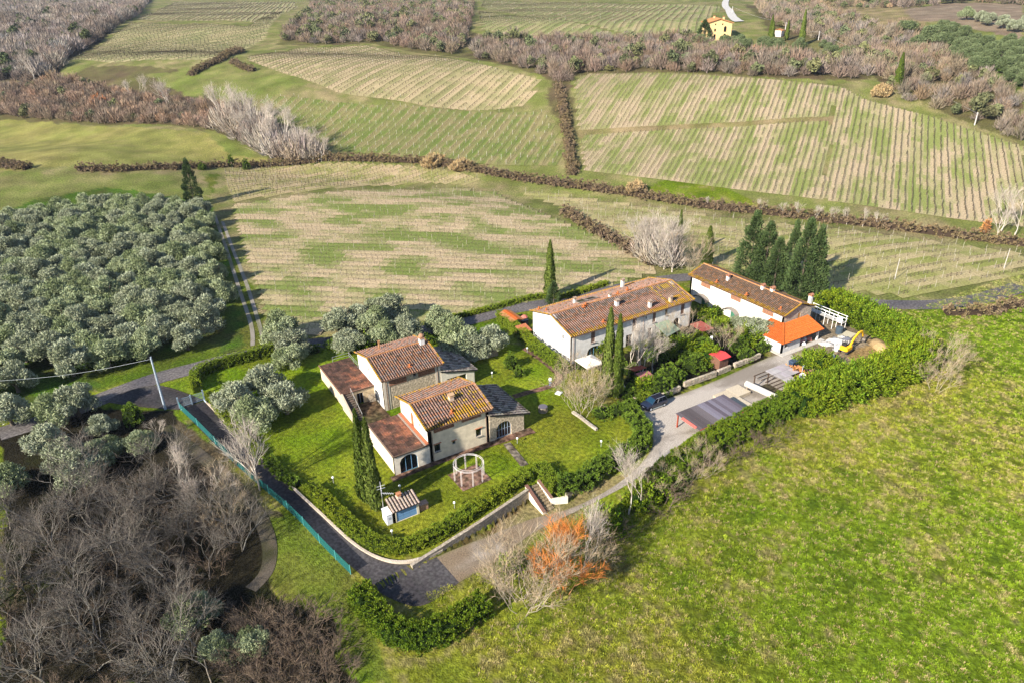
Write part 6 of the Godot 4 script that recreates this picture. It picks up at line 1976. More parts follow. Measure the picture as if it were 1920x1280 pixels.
func build_garden() -> void:
	var X := Vector3(1, 0, 0)
	var Z := Vector3(0, 0, 1)
	# retaining walls and kerb
	var s := Shape.new()
	var pts := []
	for k in 19: pts.append(Vector2(20.4 + k, wall_line(20.4 + k) + 0.18))
	pts[18].x = 38.35
	var level := func(p: Vector2) -> float: return 0.22 + 0.04 * noise_c.get_noise_2d(p.x * 3, p.y)
	line_wall(s, pts, 0.42, level, Color(0.5, 0.43, 0.34))
	var w := solid("stone_wall", s, m.stone, "long rubble retaining wall under the lower lawn's thick hedge", "wall")
	s = Shape.new()
	pts = []
	for k in 17: pts.append(Vector2(42.2 + k * 0.95, wall_line(42.2 + k * 0.95) + 0.18))
	line_wall(s, pts, 0.4, func(p: Vector2) -> float: return 0.25, Color(0.53, 0.46, 0.37))
	solid("stone_wall", s, m.stone, "rubble retaining wall between the right-hand hedge and the gravel lane", "wall")
	s = Shape.new()
	var kerb: Array = smooth_line([Vector2(7.81, -106.49), Vector2(9.2, -98.46), Vector2(10.94, -89.5), Vector2(13.06, -78.51), Vector2(14.73, -70.62), Vector2(16.12, -64.16), Vector2(17.58, -60.4), Vector2(19.26, -58.27), Vector2(21.45, -57.36), Vector2(24.57, -57.7)], 5)
	line_wall(s, kerb, 0.3, func(p: Vector2) -> float: return land(p.x, p.y) + 0.2 + 0.15 * ramp(-62, -57, p.y), Color(0.58, 0.5, 0.4))
	solid("kerb", s, m.gravel, "pale kerb along the garden side of the asphalt drive", "kerb")
	# garden steps
	var st := thing("garden_steps", "stone steps between white side walls, cut through the garden hedge", "steps", Vector3(39.4, 0, -61.6))
	var o := st.position
	for k in 9:
		s = Shape.new()
		s.box(Vector3(38.75, -1.9, -61.6 + k * 0.42), Vector3(40.2, -0.02 - k * 0.165, -61.6 + (k + 1) * 0.42), vary(Color(0.3, 0.24, 0.15), 0.15))
		place("step", s, m.stone, st, o)
	s = Shape.new()
	for q in [[38.35, 38.74], [40.21, 40.55]]:
		var e0 := -61.7
		var e1 := -57.6 if q[0] < 39 else -58.6
		s.block([Vector3(q[0], -2, e0), Vector3(q[1], -2, e0), Vector3(q[1], -2, e1), Vector3(q[0], -2, e1), Vector3(q[0], 0.3, e0), Vector3(q[1], 0.3, e0), Vector3(q[1], -1.15 if q[0] < 39 else -0.5, e1), Vector3(q[0], -1.15 if q[0] < 39 else -0.5, e1)], Color(0.72, 0.66, 0.55))
	s.block([Vector3(40.21, -2, -58.6), Vector3(40.55, -2, -58.6), Vector3(42.3, -2, -58.0), Vector3(42.2, -2, -57.7), Vector3(40.21, -0.5, -58.6), Vector3(40.55, -0.5, -58.59), Vector3(42.3, -0.45, -58.0), Vector3(42.2, -0.45, -57.7)], Color(0.72, 0.66, 0.55))
	place("side_wall", s, m.plaster, st, o)
	s = Shape.new()
	s.bar(Vector3(38.54, 0.34, -61.75), Vector3(38.54, -1.1, -57.55), 0.46, 0.09, Color(0.25, 0.13, 0.1))
	s.bar(Vector3(40.38, 0.34, -61.75), Vector3(40.38, -0.45, -58.6), 0.4, 0.08, Color(0.3, 0.18, 0.13))
	place("brick_cap", s, m.tile, st, o)
	# paving and paths
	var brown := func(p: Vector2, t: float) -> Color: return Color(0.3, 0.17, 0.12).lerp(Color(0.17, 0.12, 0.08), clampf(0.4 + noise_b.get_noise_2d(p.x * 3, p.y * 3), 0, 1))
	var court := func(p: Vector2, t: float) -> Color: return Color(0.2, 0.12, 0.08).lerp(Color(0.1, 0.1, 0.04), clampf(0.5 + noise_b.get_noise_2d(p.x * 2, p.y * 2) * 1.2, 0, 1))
	var stone := func(p: Vector2, t: float) -> Color: return Color(0.3, 0.26, 0.2).lerp(Color(0.2, 0.15, 0.1), clampf(0.4 + noise_b.get_noise_2d(p.x * 3, p.y * 3), 0, 1))
	ground_piece("villa_pavement", loft([Vector2(24.6, -73), Vector2(31, -73), Vector2(40, -72.9), Vector2(46.2, -72.8)], [Vector2(24.6, -71.9), Vector2(31, -72.1), Vector2(40, -71.7), Vector2(46.2, -71.2)], 0.07, brown, 8, 4), m.paving, "mossy brick pavement along the front villa")
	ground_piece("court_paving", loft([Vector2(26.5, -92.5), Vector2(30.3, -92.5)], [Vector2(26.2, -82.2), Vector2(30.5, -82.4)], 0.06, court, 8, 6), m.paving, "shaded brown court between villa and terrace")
	ground_piece("garden_path", ribbon([Vector2(58.66, -94.08), Vector2(58.77, -92.35), Vector2(58.94, -89.91), Vector2(58.83, -86.83), Vector2(58.6, -84.59), Vector2(58.35, -82.85), Vector2(57.49, -81.77), Vector2(56.15, -81.02), Vector2(54, -80.85), Vector2(51.11, -81.18), Vector2(48.63, -81.27)], 1.15, 0.07, brown, 5, 3), m.paving, "reddish brick path curving across the rear lawn")
	ground_piece("garden_path", ribbon([Vector2(41.36, -71.26), Vector2(41.05, -68.49), Vector2(40.75, -65.56)], 1.1, 0.07, stone, 5, 3), m.paving, "straight stone path from the slate room towards the steps")
	ground_piece("gazebo_paving", loft([Vector2(31.2, -69.4), Vector2(35.5, -69.4)], [Vector2(31.3, -65.3), Vector2(35.6, -65.4)], 0.07, func(p: Vector2, t: float) -> Color: return Color(0.4, 0.22, 0.16).lerp(Color(0.27, 0.2, 0.13), clampf(0.4 + noise_c.get_noise_2d(p.x * 3, p.y * 3), 0, 1)), 14, 14), m.paving, "square of worn bricks under the white ring gazebo")
	# ring gazebo
	var g := thing("gazebo", "round white iron gazebo ring on eight posts over bricks", "gazebo", Vector3(33.3, 0.07, -67.3))
	for k in 8:
		s = Shape.new()
		var a := TAU * (k + 0.3) / 8.0
		var p := Vector3(cos(a), 0, sin(a)) * 1.95
		for q in 3:
			var e := TAU * q / 3.0
			s.tube(p + Vector3(cos(e), 0, sin(e)) * 0.09, p + Vector3(cos(e), 0, sin(e)) * 0.09 + Vector3(0, 2.35, 0), 0.016, 0.016, 5, Color(0.66, 0.6, 0.58))
		part("post", s, m.paint, g)
	for q in [[2.38, 1.98, 0.026], [2.2, 1.95, 0.022], [2.42, 1.75, 0.018]]:
		s = Shape.new()
		for k in 32:
			var a := TAU * k / 32.0
			var c := TAU * (k + 1) / 32.0
			s.tube(Vector3(cos(a) * q[1], q[0], sin(a) * q[1]), Vector3(cos(c) * q[1], q[0], sin(c) * q[1]), q[2] * 0.8, q[2] * 0.8, 5, Color(0.68, 0.64, 0.62))
		part("ring", s, m.paint, g)
	# boiler hut, cabinet, aerial
	o = Vector3(21.7, 0, -64.5)
	var h := thing("garden_hut", "small cream garden hut with blue doors and a tiled roof", "hut", o)
	s = Shape.new()
	var op := {"x0": 0.35, "x1": 3.0, "y0": 0.15, "y1": 1.62}
	wall(s, Vector3(21.6, -0.1, -64.5), Vector3(24.9, -0.1, -64.5), [[0, 1.9], [3.3, 1.9]], 0.2, Z, [op], Color(0.68, 0.6, 0.45))
	wall(s, Vector3(21.6, -0.1, -66.3), Vector3(21.6, -0.1, -64.503), [[0, 2.3], [1.8, 1.9]], 0.2, -X, [], Color(0.68, 0.6, 0.45))
	wall(s, Vector3(24.9, -0.1, -64.503), Vector3(24.9, -0.1, -66.3), [[0, 1.9], [1.8, 2.3]], 0.2, X, [], Color(0.68, 0.6, 0.45))
	wall(s, Vector3(24.897, -0.1, -66.3), Vector3(21.603, -0.1, -66.3), [[0, 2.3], [3.29, 2.3]], 0.2, -Z, [], Color(0.68, 0.6, 0.45))
	place("wall", s, m.plaster, h, o)
	for k in 3:
		s = Shape.new()
		s.box(Vector3(21.96 + k * 0.885, 0.07, -64.6), Vector3(22.83 + k * 0.885, 1.5, -64.56), Color(0.13, 0.25, 0.42))
		for y in [0.15, 0.75, 1.4]:
			s.box(Vector3(22.0 + k * 0.885, y, -64.56), Vector3(22.79 + k * 0.885, y + 0.05, -64.54), Color(0.1, 0.2, 0.35))
		place("door", s, m.paint, h, o)
	s = Shape.new()
	slab(s, Vector3(21.4, 1.82, -64.25), Vector3(25.1, 1.82, -64.25), Vector3(25.1, 2.3, -66.5), Vector3(21.4, 2.3, -66.5), 0.08, Color(0.16, 0.1, 0.07))
	var deck := place("roof", s, m.tile, h, o)
	tiled_slope(deck, o, Vector3(21.4, 1.82, -64.25), Vector3(25.1, 1.82, -64.25), Vector3(25.1, 2.3, -66.5), Vector3(21.4, 2.3, -66.5), 0.42, "pale", "pale", Vector2(2, 2), 0.14)
	chimney(h, o, Vector3(23.0, 2.2, -66.0), 0.42, 0.45, Color(0.65, 0.52, 0.4), Color(0.55, 0.25, 0.13))
	s = Shape.new()
	s.box(Vector3(20.75, -0.05, -66.1), Vector3(21.45, 1.45, -64.6), Color(0.74, 0.76, 0.8))
	s.box(Vector3(20.7, 1.45, -66.15), Vector3(21.5, 1.53, -64.55), Color(0.8, 0.82, 0.84))
	s.box(Vector3(20.95, 0.75, -64.6), Vector3(21.25, 1.1, -64.58), Color(0.4, 0.43, 0.48))
	solid("meter_cabinet", s, m.plaster, "white meter cabinet standing against the garden hut's left wall", "cabinet")
	s = Shape.new()
	s.box(Vector3(25.15, -0.05, -65.5), Vector3(26.2, 0.85, -64.75), Color(0.5, 0.3, 0.21))
	s.box(Vector3(25.1, 0.85, -65.55), Vector3(26.25, 0.92, -64.7), Color(0.45, 0.3, 0.22))
	solid("brick_box", s, m.tile, "low brick box on the right of the garden hut", "brick box")
	var ae := thing("aerial_mast", "white television aerial on a mast behind the garden hut", "aerial", Vector3(21.2, 0, -66.8))
	s = Shape.new()
	s.tube(Vector3(0, -0.1, 0), Vector3(0, 4.9, 0), 0.05, 0.035, 6, Color(0.75, 0.76, 0.78))
	part("mast", s, m.metal, ae)
	s = Shape.new()
	s.tube(Vector3(-0.1, 3.3, 0.1), Vector3(1.35, 2.9, 0.5), 0.03, 0.03, 5, Color(0.75, 0.76, 0.78))
	for k in 5:
		s.tube(Vector3(0.2 + k * 0.25, 3.2 - k * 0.07, -0.1 + k * 0.08), Vector3(0.2 + k * 0.25, 3.2 - k * 0.07, 0.45 + k * 0.08), 0.015, 0.015, 4, Color(0.75, 0.76, 0.78))
	for y in [3.9, 4.3]:
		s.tube(Vector3(-0.5, y, 0), Vector3(0.5, y, 0.1), 0.025, 0.025, 5, Color(0.75, 0.76, 0.78))
		s.tube(Vector3(0.1, y, -0.5), Vector3(-0.1, y, 0.5), 0.025, 0.025, 5, Color(0.75, 0.76, 0.78))
	part("antenna", s, m.metal, ae)
	# well, cover, person
	var wl := thing("well", "round stone well with a dark lid on the shaded lawn", "well", Vector3(50.2, 0, -75.4))
	for k in 3:
		for j in 12:
			s = Shape.new()
			var a0 := TAU * (j + k * 0.5) / 12.0
			var a1 := a0 + TAU / 12.4
			var c := []
			for y in [k * 0.27, k * 0.27 + 0.25]:
				for q in [[0.5, a0], [0.5, a1], [0.7, a1], [0.7, a0]]:
					c.append(Vector3(cos(q[1]) * q[0], y, sin(q[1]) * q[0]))
			s.block(c, vary(Color(0.46, 0.38, 0.28), 0.2))
			part("stone", s, m.stone, wl)
	s = Shape.new()
	s.lathe(Vector3.ZERO, [Vector2(0.66, 0.8), Vector2(0.66, 0.87), Vector2(0, 0.88)], 18, Color(0.17, 0.15, 0.17))
	part("lid", s, m.metal, wl)
	s = Shape.new()
	s.box(Vector3(-0.5, 0, -0.45), Vector3(0.5, 0.12, 0.45), Color(0.72, 0.74, 0.73))
	solid("hatch_cover", s, m.plaster, "square white hatch cover lying on the lawn near the person", "hatch", Vector3(55.14, 0, -78.37), 0.5)
	build_person(Vector3(55.21, 0, -80.84) + Vector3(0, 0.07, 0), -0.5)
	s = Shape.new()
	line_wall(s, [Vector2(53.64, -72.59), Vector2(53.79, -70.78), Vector2(53.76, -68.8), Vector2(53.81, -66.97)], 0.4, func(p: Vector2) -> float: return 0.35, Color(0.5, 0.44, 0.36))
	solid("stone_wall", s, m.stone, "low grey stone edging on the lawn under the bare fan-shaped shrub", "wall")
	s = Shape.new()
	line_wall(s, [Vector2(47.6, -95.1), Vector2(49.5, -95.0), Vector2(51.5, -94.8), Vector2(53.6, -94.6)], 0.5, func(p: Vector2) -> float: return 1.0, Color(0.42, 0.35, 0.28))
	solid("stone_wall", s, m.stone, "rubble wall behind the rear lawn under the large olive", "wall")
	for k in 2:
		var lad := thing("garden_rack", "white tubular rack leaning over the rear rubble wall, " + ["left one", "right one"][k], "rack", Vector3(50.2 + k * 1.3, 0.6, -94.3 - k * 0.3))
		s = Shape.new()
		for q in 2: s.tube(Vector3(q * 0.8, 0, 0.25), Vector3(q * 0.8, 0.9, -0.35), 0.03, 0.03, 5, Color(0.7, 0.7, 0.7))
		part("rail", s, m.paint, lad)
		s = Shape.new()
		for q in 4: s.tube(Vector3(0, q * 0.28, 0.25 - q * 0.19), Vector3(0.8, q * 0.28, 0.25 - q * 0.19), 0.025, 0.025, 5, Color(0.7, 0.7, 0.7))
		part("rung", s, m.paint, lad)
	# outdoor stair of the rear villa's terrace
	st = thing("outdoor_stair", "dark outdoor stair down from the brick terrace with a metal rail", "stair", Vector3(25.8, 0, -92.4))
	o = st.position
	for k in 13:
		s = Shape.new()
		s.box(Vector3(25.35, -0.1, -92.4 + k * 0.34), Vector3(26.6, 2.4 - k * 0.185, -92.4 + (k + 1) * 0.34), vary(Color(0.17, 0.13, 0.1), 0.2))
		place("step", s, m.stone, st, o)
	s = Shape.new()
	s.block([Vector3(25.08, -0.3, -92.4), Vector3(25.34, -0.3, -92.4), Vector3(25.34, -0.3, -87.6), Vector3(25.08, -0.3, -87.6), Vector3(25.08, 2.75, -92.4), Vector3(25.34, 2.75, -92.4), Vector3(25.34, 0.75, -87.6), Vector3(25.08, 0.75, -87.6)], Color(0.5, 0.42, 0.32))
	s.block([Vector3(25.08, -0.3, -87.6), Vector3(25.34, -0.3, -87.6), Vector3(25.6, -0.3, -82.0), Vector3(25.34, -0.3, -82.0), Vector3(25.08, 0.75, -87.6), Vector3(25.34, 0.75, -87.59), Vector3(25.6, 0.9, -82.0), Vector3(25.34, 0.9, -82.0)], Color(0.55, 0.48, 0.38))
	place("side_wall", s, m.plaster, st, o)
	s = Shape.new()
	s.tube(Vector3(26.62, 3.3, -92.4), Vector3(26.62, 1.0, -88.1), 0.035, 0.035, 5, Color(0.42, 0.4, 0.38))
	for k in 5: s.tube(Vector3(26.62, 2.45 - k * 0.55, -92.35 + k * 1.02), Vector3(26.62, 3.3 - k * 0.55, -92.35 + k * 1.02), 0.025, 0.025, 5, Color(0.42, 0.4, 0.38))
	place("handrail", s, m.metal, st, o)
	var rl := thing("terrace_railing", "metal railing at the back corner of the brick terrace", "railing", Vector3(28.5, 2.5, -103.2))
	s = Shape.new()
	for y in [0.5, 0.95]: s.tube(Vector3(-1.0, y, 0), Vector3(1.8, y, 0), 0.03, 0.03, 5, Color(0.4, 0.4, 0.4))
	for y in [0.5, 0.95]: s.tube(Vector3(1.8, y, 0), Vector3(1.8, y, 4.0), 0.03, 0.03, 5, Color(0.4, 0.4, 0.4))
	part("rail", s, m.metal, rl)
	for q in [Vector3(-1, 0, 0), Vector3(1.8, 0, 0), Vector3(1.8, 0, 2), Vector3(1.8, 0, 4)]:
		s = Shape.new()
		s.tube(q, q + Vector3(0, 1, 0), 0.03, 0.03, 5, Color(0.4, 0.4, 0.4))
		part("post", s, m.metal, rl)
	var pal := thing("wooden_pallet", "pale wooden pallet leaning against the store room wall", "pallet", Vector3(29.2, 0.1, -92.35))
	for k in 7:
		s = Shape.new()
		s.block([Vector3(k * 0.16, 0, 0.35), Vector3(k * 0.16 + 0.1, 0, 0.35), Vector3(k * 0.16 + 0.1, 0, 0.4), Vector3(k * 0.16, 0, 0.4), Vector3(k * 0.16, 1.15, -0.1), Vector3(k * 0.16 + 0.1, 1.15, -0.1), Vector3(k * 0.16 + 0.1, 1.15, -0.05), Vector3(k * 0.16, 1.15, -0.05)], vary(Color(0.5, 0.42, 0.32), 0.15))
		part("slat", s, m.wood, pal)
	var n := 0
	for q in [[Vector3(28.94, 0, -63.06), "in front of the thick hedge, right of the hut"], [Vector3(24.6, 0, -69.72), "beside the cypress pair, behind the hut"], [Vector3(17.98, 0, -76.01), "on the open lawn left of the cypress pair"], [Vector3(20.48, 0, -62.54), "in the lawn's lowest corner"], [Vector3(48.92, 0, -88.39), "on the bright strip behind the slate roofs"], [Vector3(42.61, 0, -70.45), "at the stone path by the slate room"], [Vector3(58.28, 0, -92.43), "at the top end of the brick path"], [Vector3(51.93, 0, -63.54), "on the right lawn above the thick hedge"]]:
		lamp_post(q[0], "small white garden lamp " + q[1])
		n += 1
	# gate and mesh fence
	var gt := thing("drive_gate", "blue-grey barred double gate across the top of the drive", "gate", Vector3(4.0, 0.05, -106.6))
	for k in 3:
		s = Shape.new()
		var p := Vector3(1.85 * k, 0, -0.15 * k)
		s.box(p + Vector3(-0.1, -0.1, -0.1), p + Vector3(0.1, 1.9 if k != 1 else 1.7, 0.1), Color(0.2, 0.27, 0.33))
		part("gate_post", s, m.paint, gt)
	for k in 2:
		s = Shape.new()
		var a := Vector3(0.12 + 1.85 * k, 0.1, -0.15 * k)
		for y in [0.1, 1.4]: s.bar(a + Vector3(0, y, 0), a + Vector3(1.6, y, -0.13), 0.05, 0.06, Color(0.2, 0.27, 0.33))
		var leaf := part("gate_leaf", s, m.paint, gt)
		for j in 13:
			s = Shape.new()
			var p := a + Vector3(j * 0.133, 0, -0.011 * j)
			s.tube(p + Vector3(0, 0.05, 0), p + Vector3(0, 1.5, 0), 0.018, 0.018, 4, Color(0.2, 0.26, 0.31))
			part("bar", s, m.paint, leaf)
	for k in 2:
		s = Shape.new()
		var a := Vector3(0.3 if k == 0 else 3.6, 0.35, 0.15 if k == 0 else 0.05)
		s.bar(a, a + Vector3(-0.1 if k == 0 else 0.1, 0.02, 1.1), 0.1, 0.12, Color(0.4, 0.5, 0.58))
		part("gate_opener", s, m.paint, gt)
	var f1 := [Vector2(4.07, -105.98), Vector2(5.47, -99.86), Vector2(6.74, -93.58), Vector2(7.9, -88.08), Vector2(9.06, -83.05), Vector2(10.29, -78.38), Vector2(11.45, -74), Vector2(12.26, -70.05), Vector2(12.94, -66.08), Vector2(13.64, -62.51), Vector2(14.28, -59.44)]
	var fence := thing("mesh_fence", "long teal mesh fence along the outer side of the drive", "fence", on_land(f1[0]))
	o = fence.position
	for i in f1.size():
		s = Shape.new()
		s.tube(on_land(f1[i], -0.2), on_land(f1[i], 1.45), 0.035, 0.035, 5, Color(0.1, 0.33, 0.33))
		place("post", s, m.paint, fence, o)
		if i:
			s = Shape.new()
			var a := on_land(f1[i - 1], 0.05)
			var b := on_land(f1[i], 0.05)
			var side := Vector3(a.z - b.z, 0, b.x - a.x).normalized() * 0.01
			s.block([a - side, b - side, b + side, a + side, a - side + Vector3(0, 1.25, 0), b - side + Vector3(0, 1.25, 0), b + side + Vector3(0, 1.25, 0), a + side + Vector3(0, 1.25, 0)], Color(1, 1, 1))
			place("mesh_panel", s, m.mesh_green, fence, o)
	# pole and wire
	var up := thing("utility_pole", "blue-grey concrete utility pole beside the gate", "utility pole", Vector3(2.09, 0, -107.62))
	s = Shape.new()
	s.tube(Vector3(0, -0.3, 0), Vector3(0, 9.1, 0), 0.2, 0.12, 10, Color(0.42, 0.5, 0.58), true)
	part("shaft", s, m.gravel, up)
	s = Shape.new()
	s.tube(Vector3(-0.16, 6.0, 0.06), Vector3(-0.22, 3.5, 0.08), 0.025, 0.025, 4, Color(0.6, 0.6, 0.6))
	part("cable", s, m.metal, up)
	s = Shape.new()
	var a0 := up.position + Vector3(0, 8.74, 0)
	var a1 := Vector3(-19.67, 8.6, -114.25)
	for k in 16:
		var u := k / 16.0
		var v := (k + 1) / 16.0
		s.tube(a0.lerp(a1, u) - Vector3(0, sin(u * PI) * 0.7, 0), a0.lerp(a1, v) - Vector3(0, sin(v * PI) * 0.7, 0), 0.018, 0.018, 4, Color(0.62, 0.66, 0.64))
	solid("overhead_cable", s, m.metal, "overhead cable running left from the utility pole", "cable")
	s = Shape.new()
	s.tube(Vector3(0, -0.1, 0), Vector3(0, 1.6, 0), 0.06, 0.05, 6, Color(0.5, 0.5, 0.5), true)
	solid("marker_post", s, m.metal, "short grey marker post at the hedge's road corner", "post", Vector3(8.34, 0, -117.24))


# ---------------------------------------------------------------- farmhouse gardens and yard
func canopy(called: String, label: String, category: String, c: Array, post_to: float, col: Color, mat: Material, rise := 0.0) -> Node3D:
	var mid: Vector3 = (c[0] + c[1] + c[2] + c[3]) / 4.0
	var o := Vector3(mid.x, land(mid.x, mid.z), mid.z)
	var t := thing(called, label, category, o)
	var s := Shape.new()
	var u := Vector3(0, -0.07, 0)
	if rise > 0.0:
		var apex := mid + Vector3(0, rise, 0)
		for k in 4:
			var a: Vector3 = c[k]
			var b: Vector3 = c[(k + 1) % 4]
			s.face(a, b, apex, apex, Vector3.UP, col)
			s.face(a + u * 3.0, b + u * 3.0, b, a, a + b - mid * 2.0, col)
	else:
		s.block([c[0] + u, c[1] + u, c[2] + u, c[3] + u, c[0], c[1], c[2], c[3]], col)
	place("canopy", s, mat, t, o)
	for k in 4:
		s = Shape.new()
		var p: Vector3 = c[k].lerp(mid, 0.06)
		s.tube(Vector3(p.x, land(p.x, p.z) - 0.1, p.z), p - Vector3(0, 0.05, 0), 0.05, 0.05, 6, Color(0.14, 0.11, 0.1))
		place("post", s, m.metal, t, o)
	return t


func rock_wall(label: String, a: Vector2, b: Vector2, high: float) -> void:
	var root := thing("stone_wall", label, "wall", on_land(a))
	var d := (b - a)
	var n := Vector2(-d.y, d.x).normalized() * 0.22
	var length := d.length()
	d = d.normalized()
	var y := -0.1
	while y < high:
		var x := rng.randf_range(-0.2, 0.0)
		var hh := rng.randf_range(0.2, 0.28)
		while x < length:
			var w := rng.randf_range(0.3, 0.62)
			var p := a + d * maxf(x, 0.0)
			var q := a + d * minf(x + w - 0.03, length)
			var k := rng.randf_range(0.85, 1.2)
			var s := Shape.new()
			var c := []
			for e in [p - n * k, q - n * k, q + n * k, p + n * k]: c.append(on_land(e, y) - root.position)
			for e in [p - n * k, q - n * k, q + n * k, p + n * k]: c.append(on_land(e, y + hh - 0.025) - root.position)
			s.block(c, vary(Color(0.56, 0.48, 0.37), 0.2))
			part("stone", s, m.stone, root)
			x += w
		y += hh


func wheel(root: Node3D, p: Vector3, r: float, wide: float, rim_col: Color) -> void:
	var s := Shape.new()
	s.lathe(Vector3.ZERO, [Vector2(r * 0.62, -wide / 2), Vector2(r * 0.95, -wide / 2), Vector2(r, -wide * 0.3), Vector2(r, wide * 0.3), Vector2(r * 0.95, wide / 2), Vector2(r * 0.62, wide / 2)], 18, Color(0.02, 0.02, 0.022))
	for i in s.v.size():
		s.v[i] = Vector3(s.v[i].x, s.v[i].z, s.v[i].y) + p
	var w := part("wheel", s, m.plain, root)
	s = Shape.new()
	for q in [-1.0, 1.0]:
		for k in 12:
			var a := TAU * k / 12.0
			var b := TAU * (k + 1) / 12.0
			s.face(p + Vector3(0, 0, q * wide * 0.4), p + Vector3(cos(a) * r * 0.62, sin(a) * r * 0.62, q * wide * 0.47), p + Vector3(cos(b) * r * 0.62, sin(b) * r * 0.62, q * wide * 0.47), p + Vector3(0, 0, q * wide * 0.4), Vector3(0, 0, q), rim_col if k % 2 else rim_col * 0.6)
	part("rim", s, m.metal, w)


func build_car(at: Vector3, turn: float) -> void:
	var t := thing("parked_car", "dark blue compact off-road car parked on the gravel by the stone wall", "car", at, turn)
	# sections along the car: x, sill, belt, half width at the sill, at the belt
	var sec := [[-2.0, 0.42, 0.62, 0.7, 0.62], [-1.93, 0.3, 0.82, 0.8, 0.76], [-1.55, 0.28, 0.95, 0.85, 0.82], [-0.95, 0.27, 1.03, 0.87, 0.84], [-0.3, 0.27, 1.05, 0.88, 0.85], [0.6, 0.27, 1.06, 0.88, 0.85], [1.5, 0.28, 1.06, 0.87, 0.84], [1.9, 0.32, 1.02, 0.84, 0.8], [2.0, 0.42, 0.85, 0.78, 0.74]]
	var s := Shape.new()
	var ring := func(q: Array) -> Array:
		var mid: float = (q[1] + q[2]) * 0.55
		return [Vector3(q[0], q[1], q[3] * 0.92), Vector3(q[0], mid, q[3]), Vector3(q[0], q[2] - 0.04, q[4]), Vector3(q[0], q[2], q[4] * 0.9), Vector3(q[0], q[2] + 0.02, 0), Vector3(q[0], q[2], -q[4] * 0.9), Vector3(q[0], q[2] - 0.04, -q[4]), Vector3(q[0], mid, -q[3]), Vector3(q[0], q[1], -q[3] * 0.92)]
	for i in sec.size() - 1:
		var a: Array = ring.call(sec[i])
		var b: Array = ring.call(sec[i + 1])
		for k in 9:
			var j := (k + 1) % 9
			var mid: Vector3 = (a[k] + a[j] + b[k] + b[j]) / 4.0
			s.face(a[k], a[j], b[j], b[k], mid - Vector3(mid.x, 0.6, 0), Color.WHITE)
	for e in [0, sec.size() - 1]:
		var a: Array = ring.call(sec[e])
		for k in range(1, 8):
			s.face(a[0], a[k], a[k + 1], a[0], Vector3(-1 if e == 0 else 1, 0, 0), Color.WHITE)
	part("body", s, m.car, t)
	# glasshouse
	var low := [Vector3(-0.98, 1.04, 0.8), Vector3(1.85, 1.05, 0.78)]
	var high := [Vector3(-0.3, 1.58, 0.64), Vector3(1.62, 1.6, 0.62)]
	var flip := func(v: Vector3) -> Vector3: return Vector3(v.x, v.y, -v.z)
	s = Shape.new()
	s.face(low[0], flip.call(low[0]), flip.call(high[0]), high[0], Vector3(-1, 1, 0), Color.WHITE)
	var glass := StandardMaterial3D.new()
	glass.albedo_color = Color(0.1, 0.2, 0.28)
	glass.roughness = 0.08
	glass.metallic_specular = 0.8
	part("windscreen", s, glass, t)
	s = Shape.new()
	s.face(low[1], flip.call(low[1]), flip.call(high[1]), high[1], Vector3(1, 1, 0), Color.WHITE)
	part("rear_window", s, m.glass, t)
	for q in [1.0, -1.0]:
		s = Shape.new()
		var side := func(v: Vector3) -> Vector3: return Vector3(v.x, v.y, v.z * q)
		s.face(side.call(low[0]), side.call(low[1]), side.call(high[1]), side.call(high[0]), Vector3(0, 0, q), Color.WHITE)
		part("side_window", s, m.glass, t)
		s = Shape.new()
		for u in [0.0, 0.34, 0.68, 1.0]:
			s.bar(side.call(low[0].lerp(low[1], u)) + Vector3(0, 0, q * 0.012), side.call(high[0].lerp(high[1], u)) + Vector3(0, 0, q * 0.012), 0.06, 0.05, Color.WHITE)
		part("pillar", s, m.car, t)
		s = Shape.new()
		s.box(Vector3(-0.75, 1.0, q * 0.95 - 0.1), Vector3(-0.55, 1.16, q * 0.95 + 0.1), Color.WHITE)
		part("wing_mirror", s, m.car, t)
		s = Shape.new()
		s.bar(Vector3(-0.15, 1.64, q * 0.58), Vector3(1.5, 1.66, q * 0.57), 0.04, 0.04, Color(0.4, 0.45, 0.5))
		part("roof_rail", s, m.metal, t)
		s = Shape.new()
		s.block([Vector3(-1.98, 0.66, q * 0.42), Vector3(-1.9, 0.66, q * 0.72), Vector3(-1.75, 0.66, q * 0.74), Vector3(-1.8, 0.66, q * 0.42), Vector3(-1.95, 0.8, q * 0.42), Vector3(-1.86, 0.82, q * 0.72), Vector3(-1.72, 0.84, q * 0.76), Vector3(-1.78, 0.84, q * 0.42)], Color(0.6, 0.63, 0.66))
		part("headlight", s, m.metal, t)
		s = Shape.new()
		s.box(Vector3(-1.0, 0.26, q * 0.9 - 0.04), Vector3(1.05, 0.33, q * 0.9 + 0.04), Color(0.45, 0.5, 0.5))
		part("side_step", s, m.metal, t)
		for x in [-1.28, 1.28]:
			wheel(t, Vector3(x, 0.33, q * 0.78), 0.34, 0.24, Color(0.55, 0.57, 0.6))
	s = Shape.new()
	s.block([high[0], high[1], flip.call(high[1]), flip.call(high[0]), Vector3(-0.22, 1.65, 0.58), Vector3(1.55, 1.66, 0.56), Vector3(1.55, 1.66, -0.56), Vector3(-0.22, 1.65, -0.58)], Color(0.012, 0.014, 0.02))
	part("roof", s, m.paint, t)
	s = Shape.new()
	s.box(Vector3(-2.03, 0.5, -0.26), Vector3(-2.0, 0.61, 0.26), Color(0.85, 0.85, 0.85))
	part("number_plate", s, m.paint, t)
	s = Shape.new()
	s.box(Vector3(-2.02, 0.32, -0.7), Vector3(-1.9, 0.46, 0.7), Color(0.03, 0.03, 0.035))
	part("bumper", s, m.plain, t)


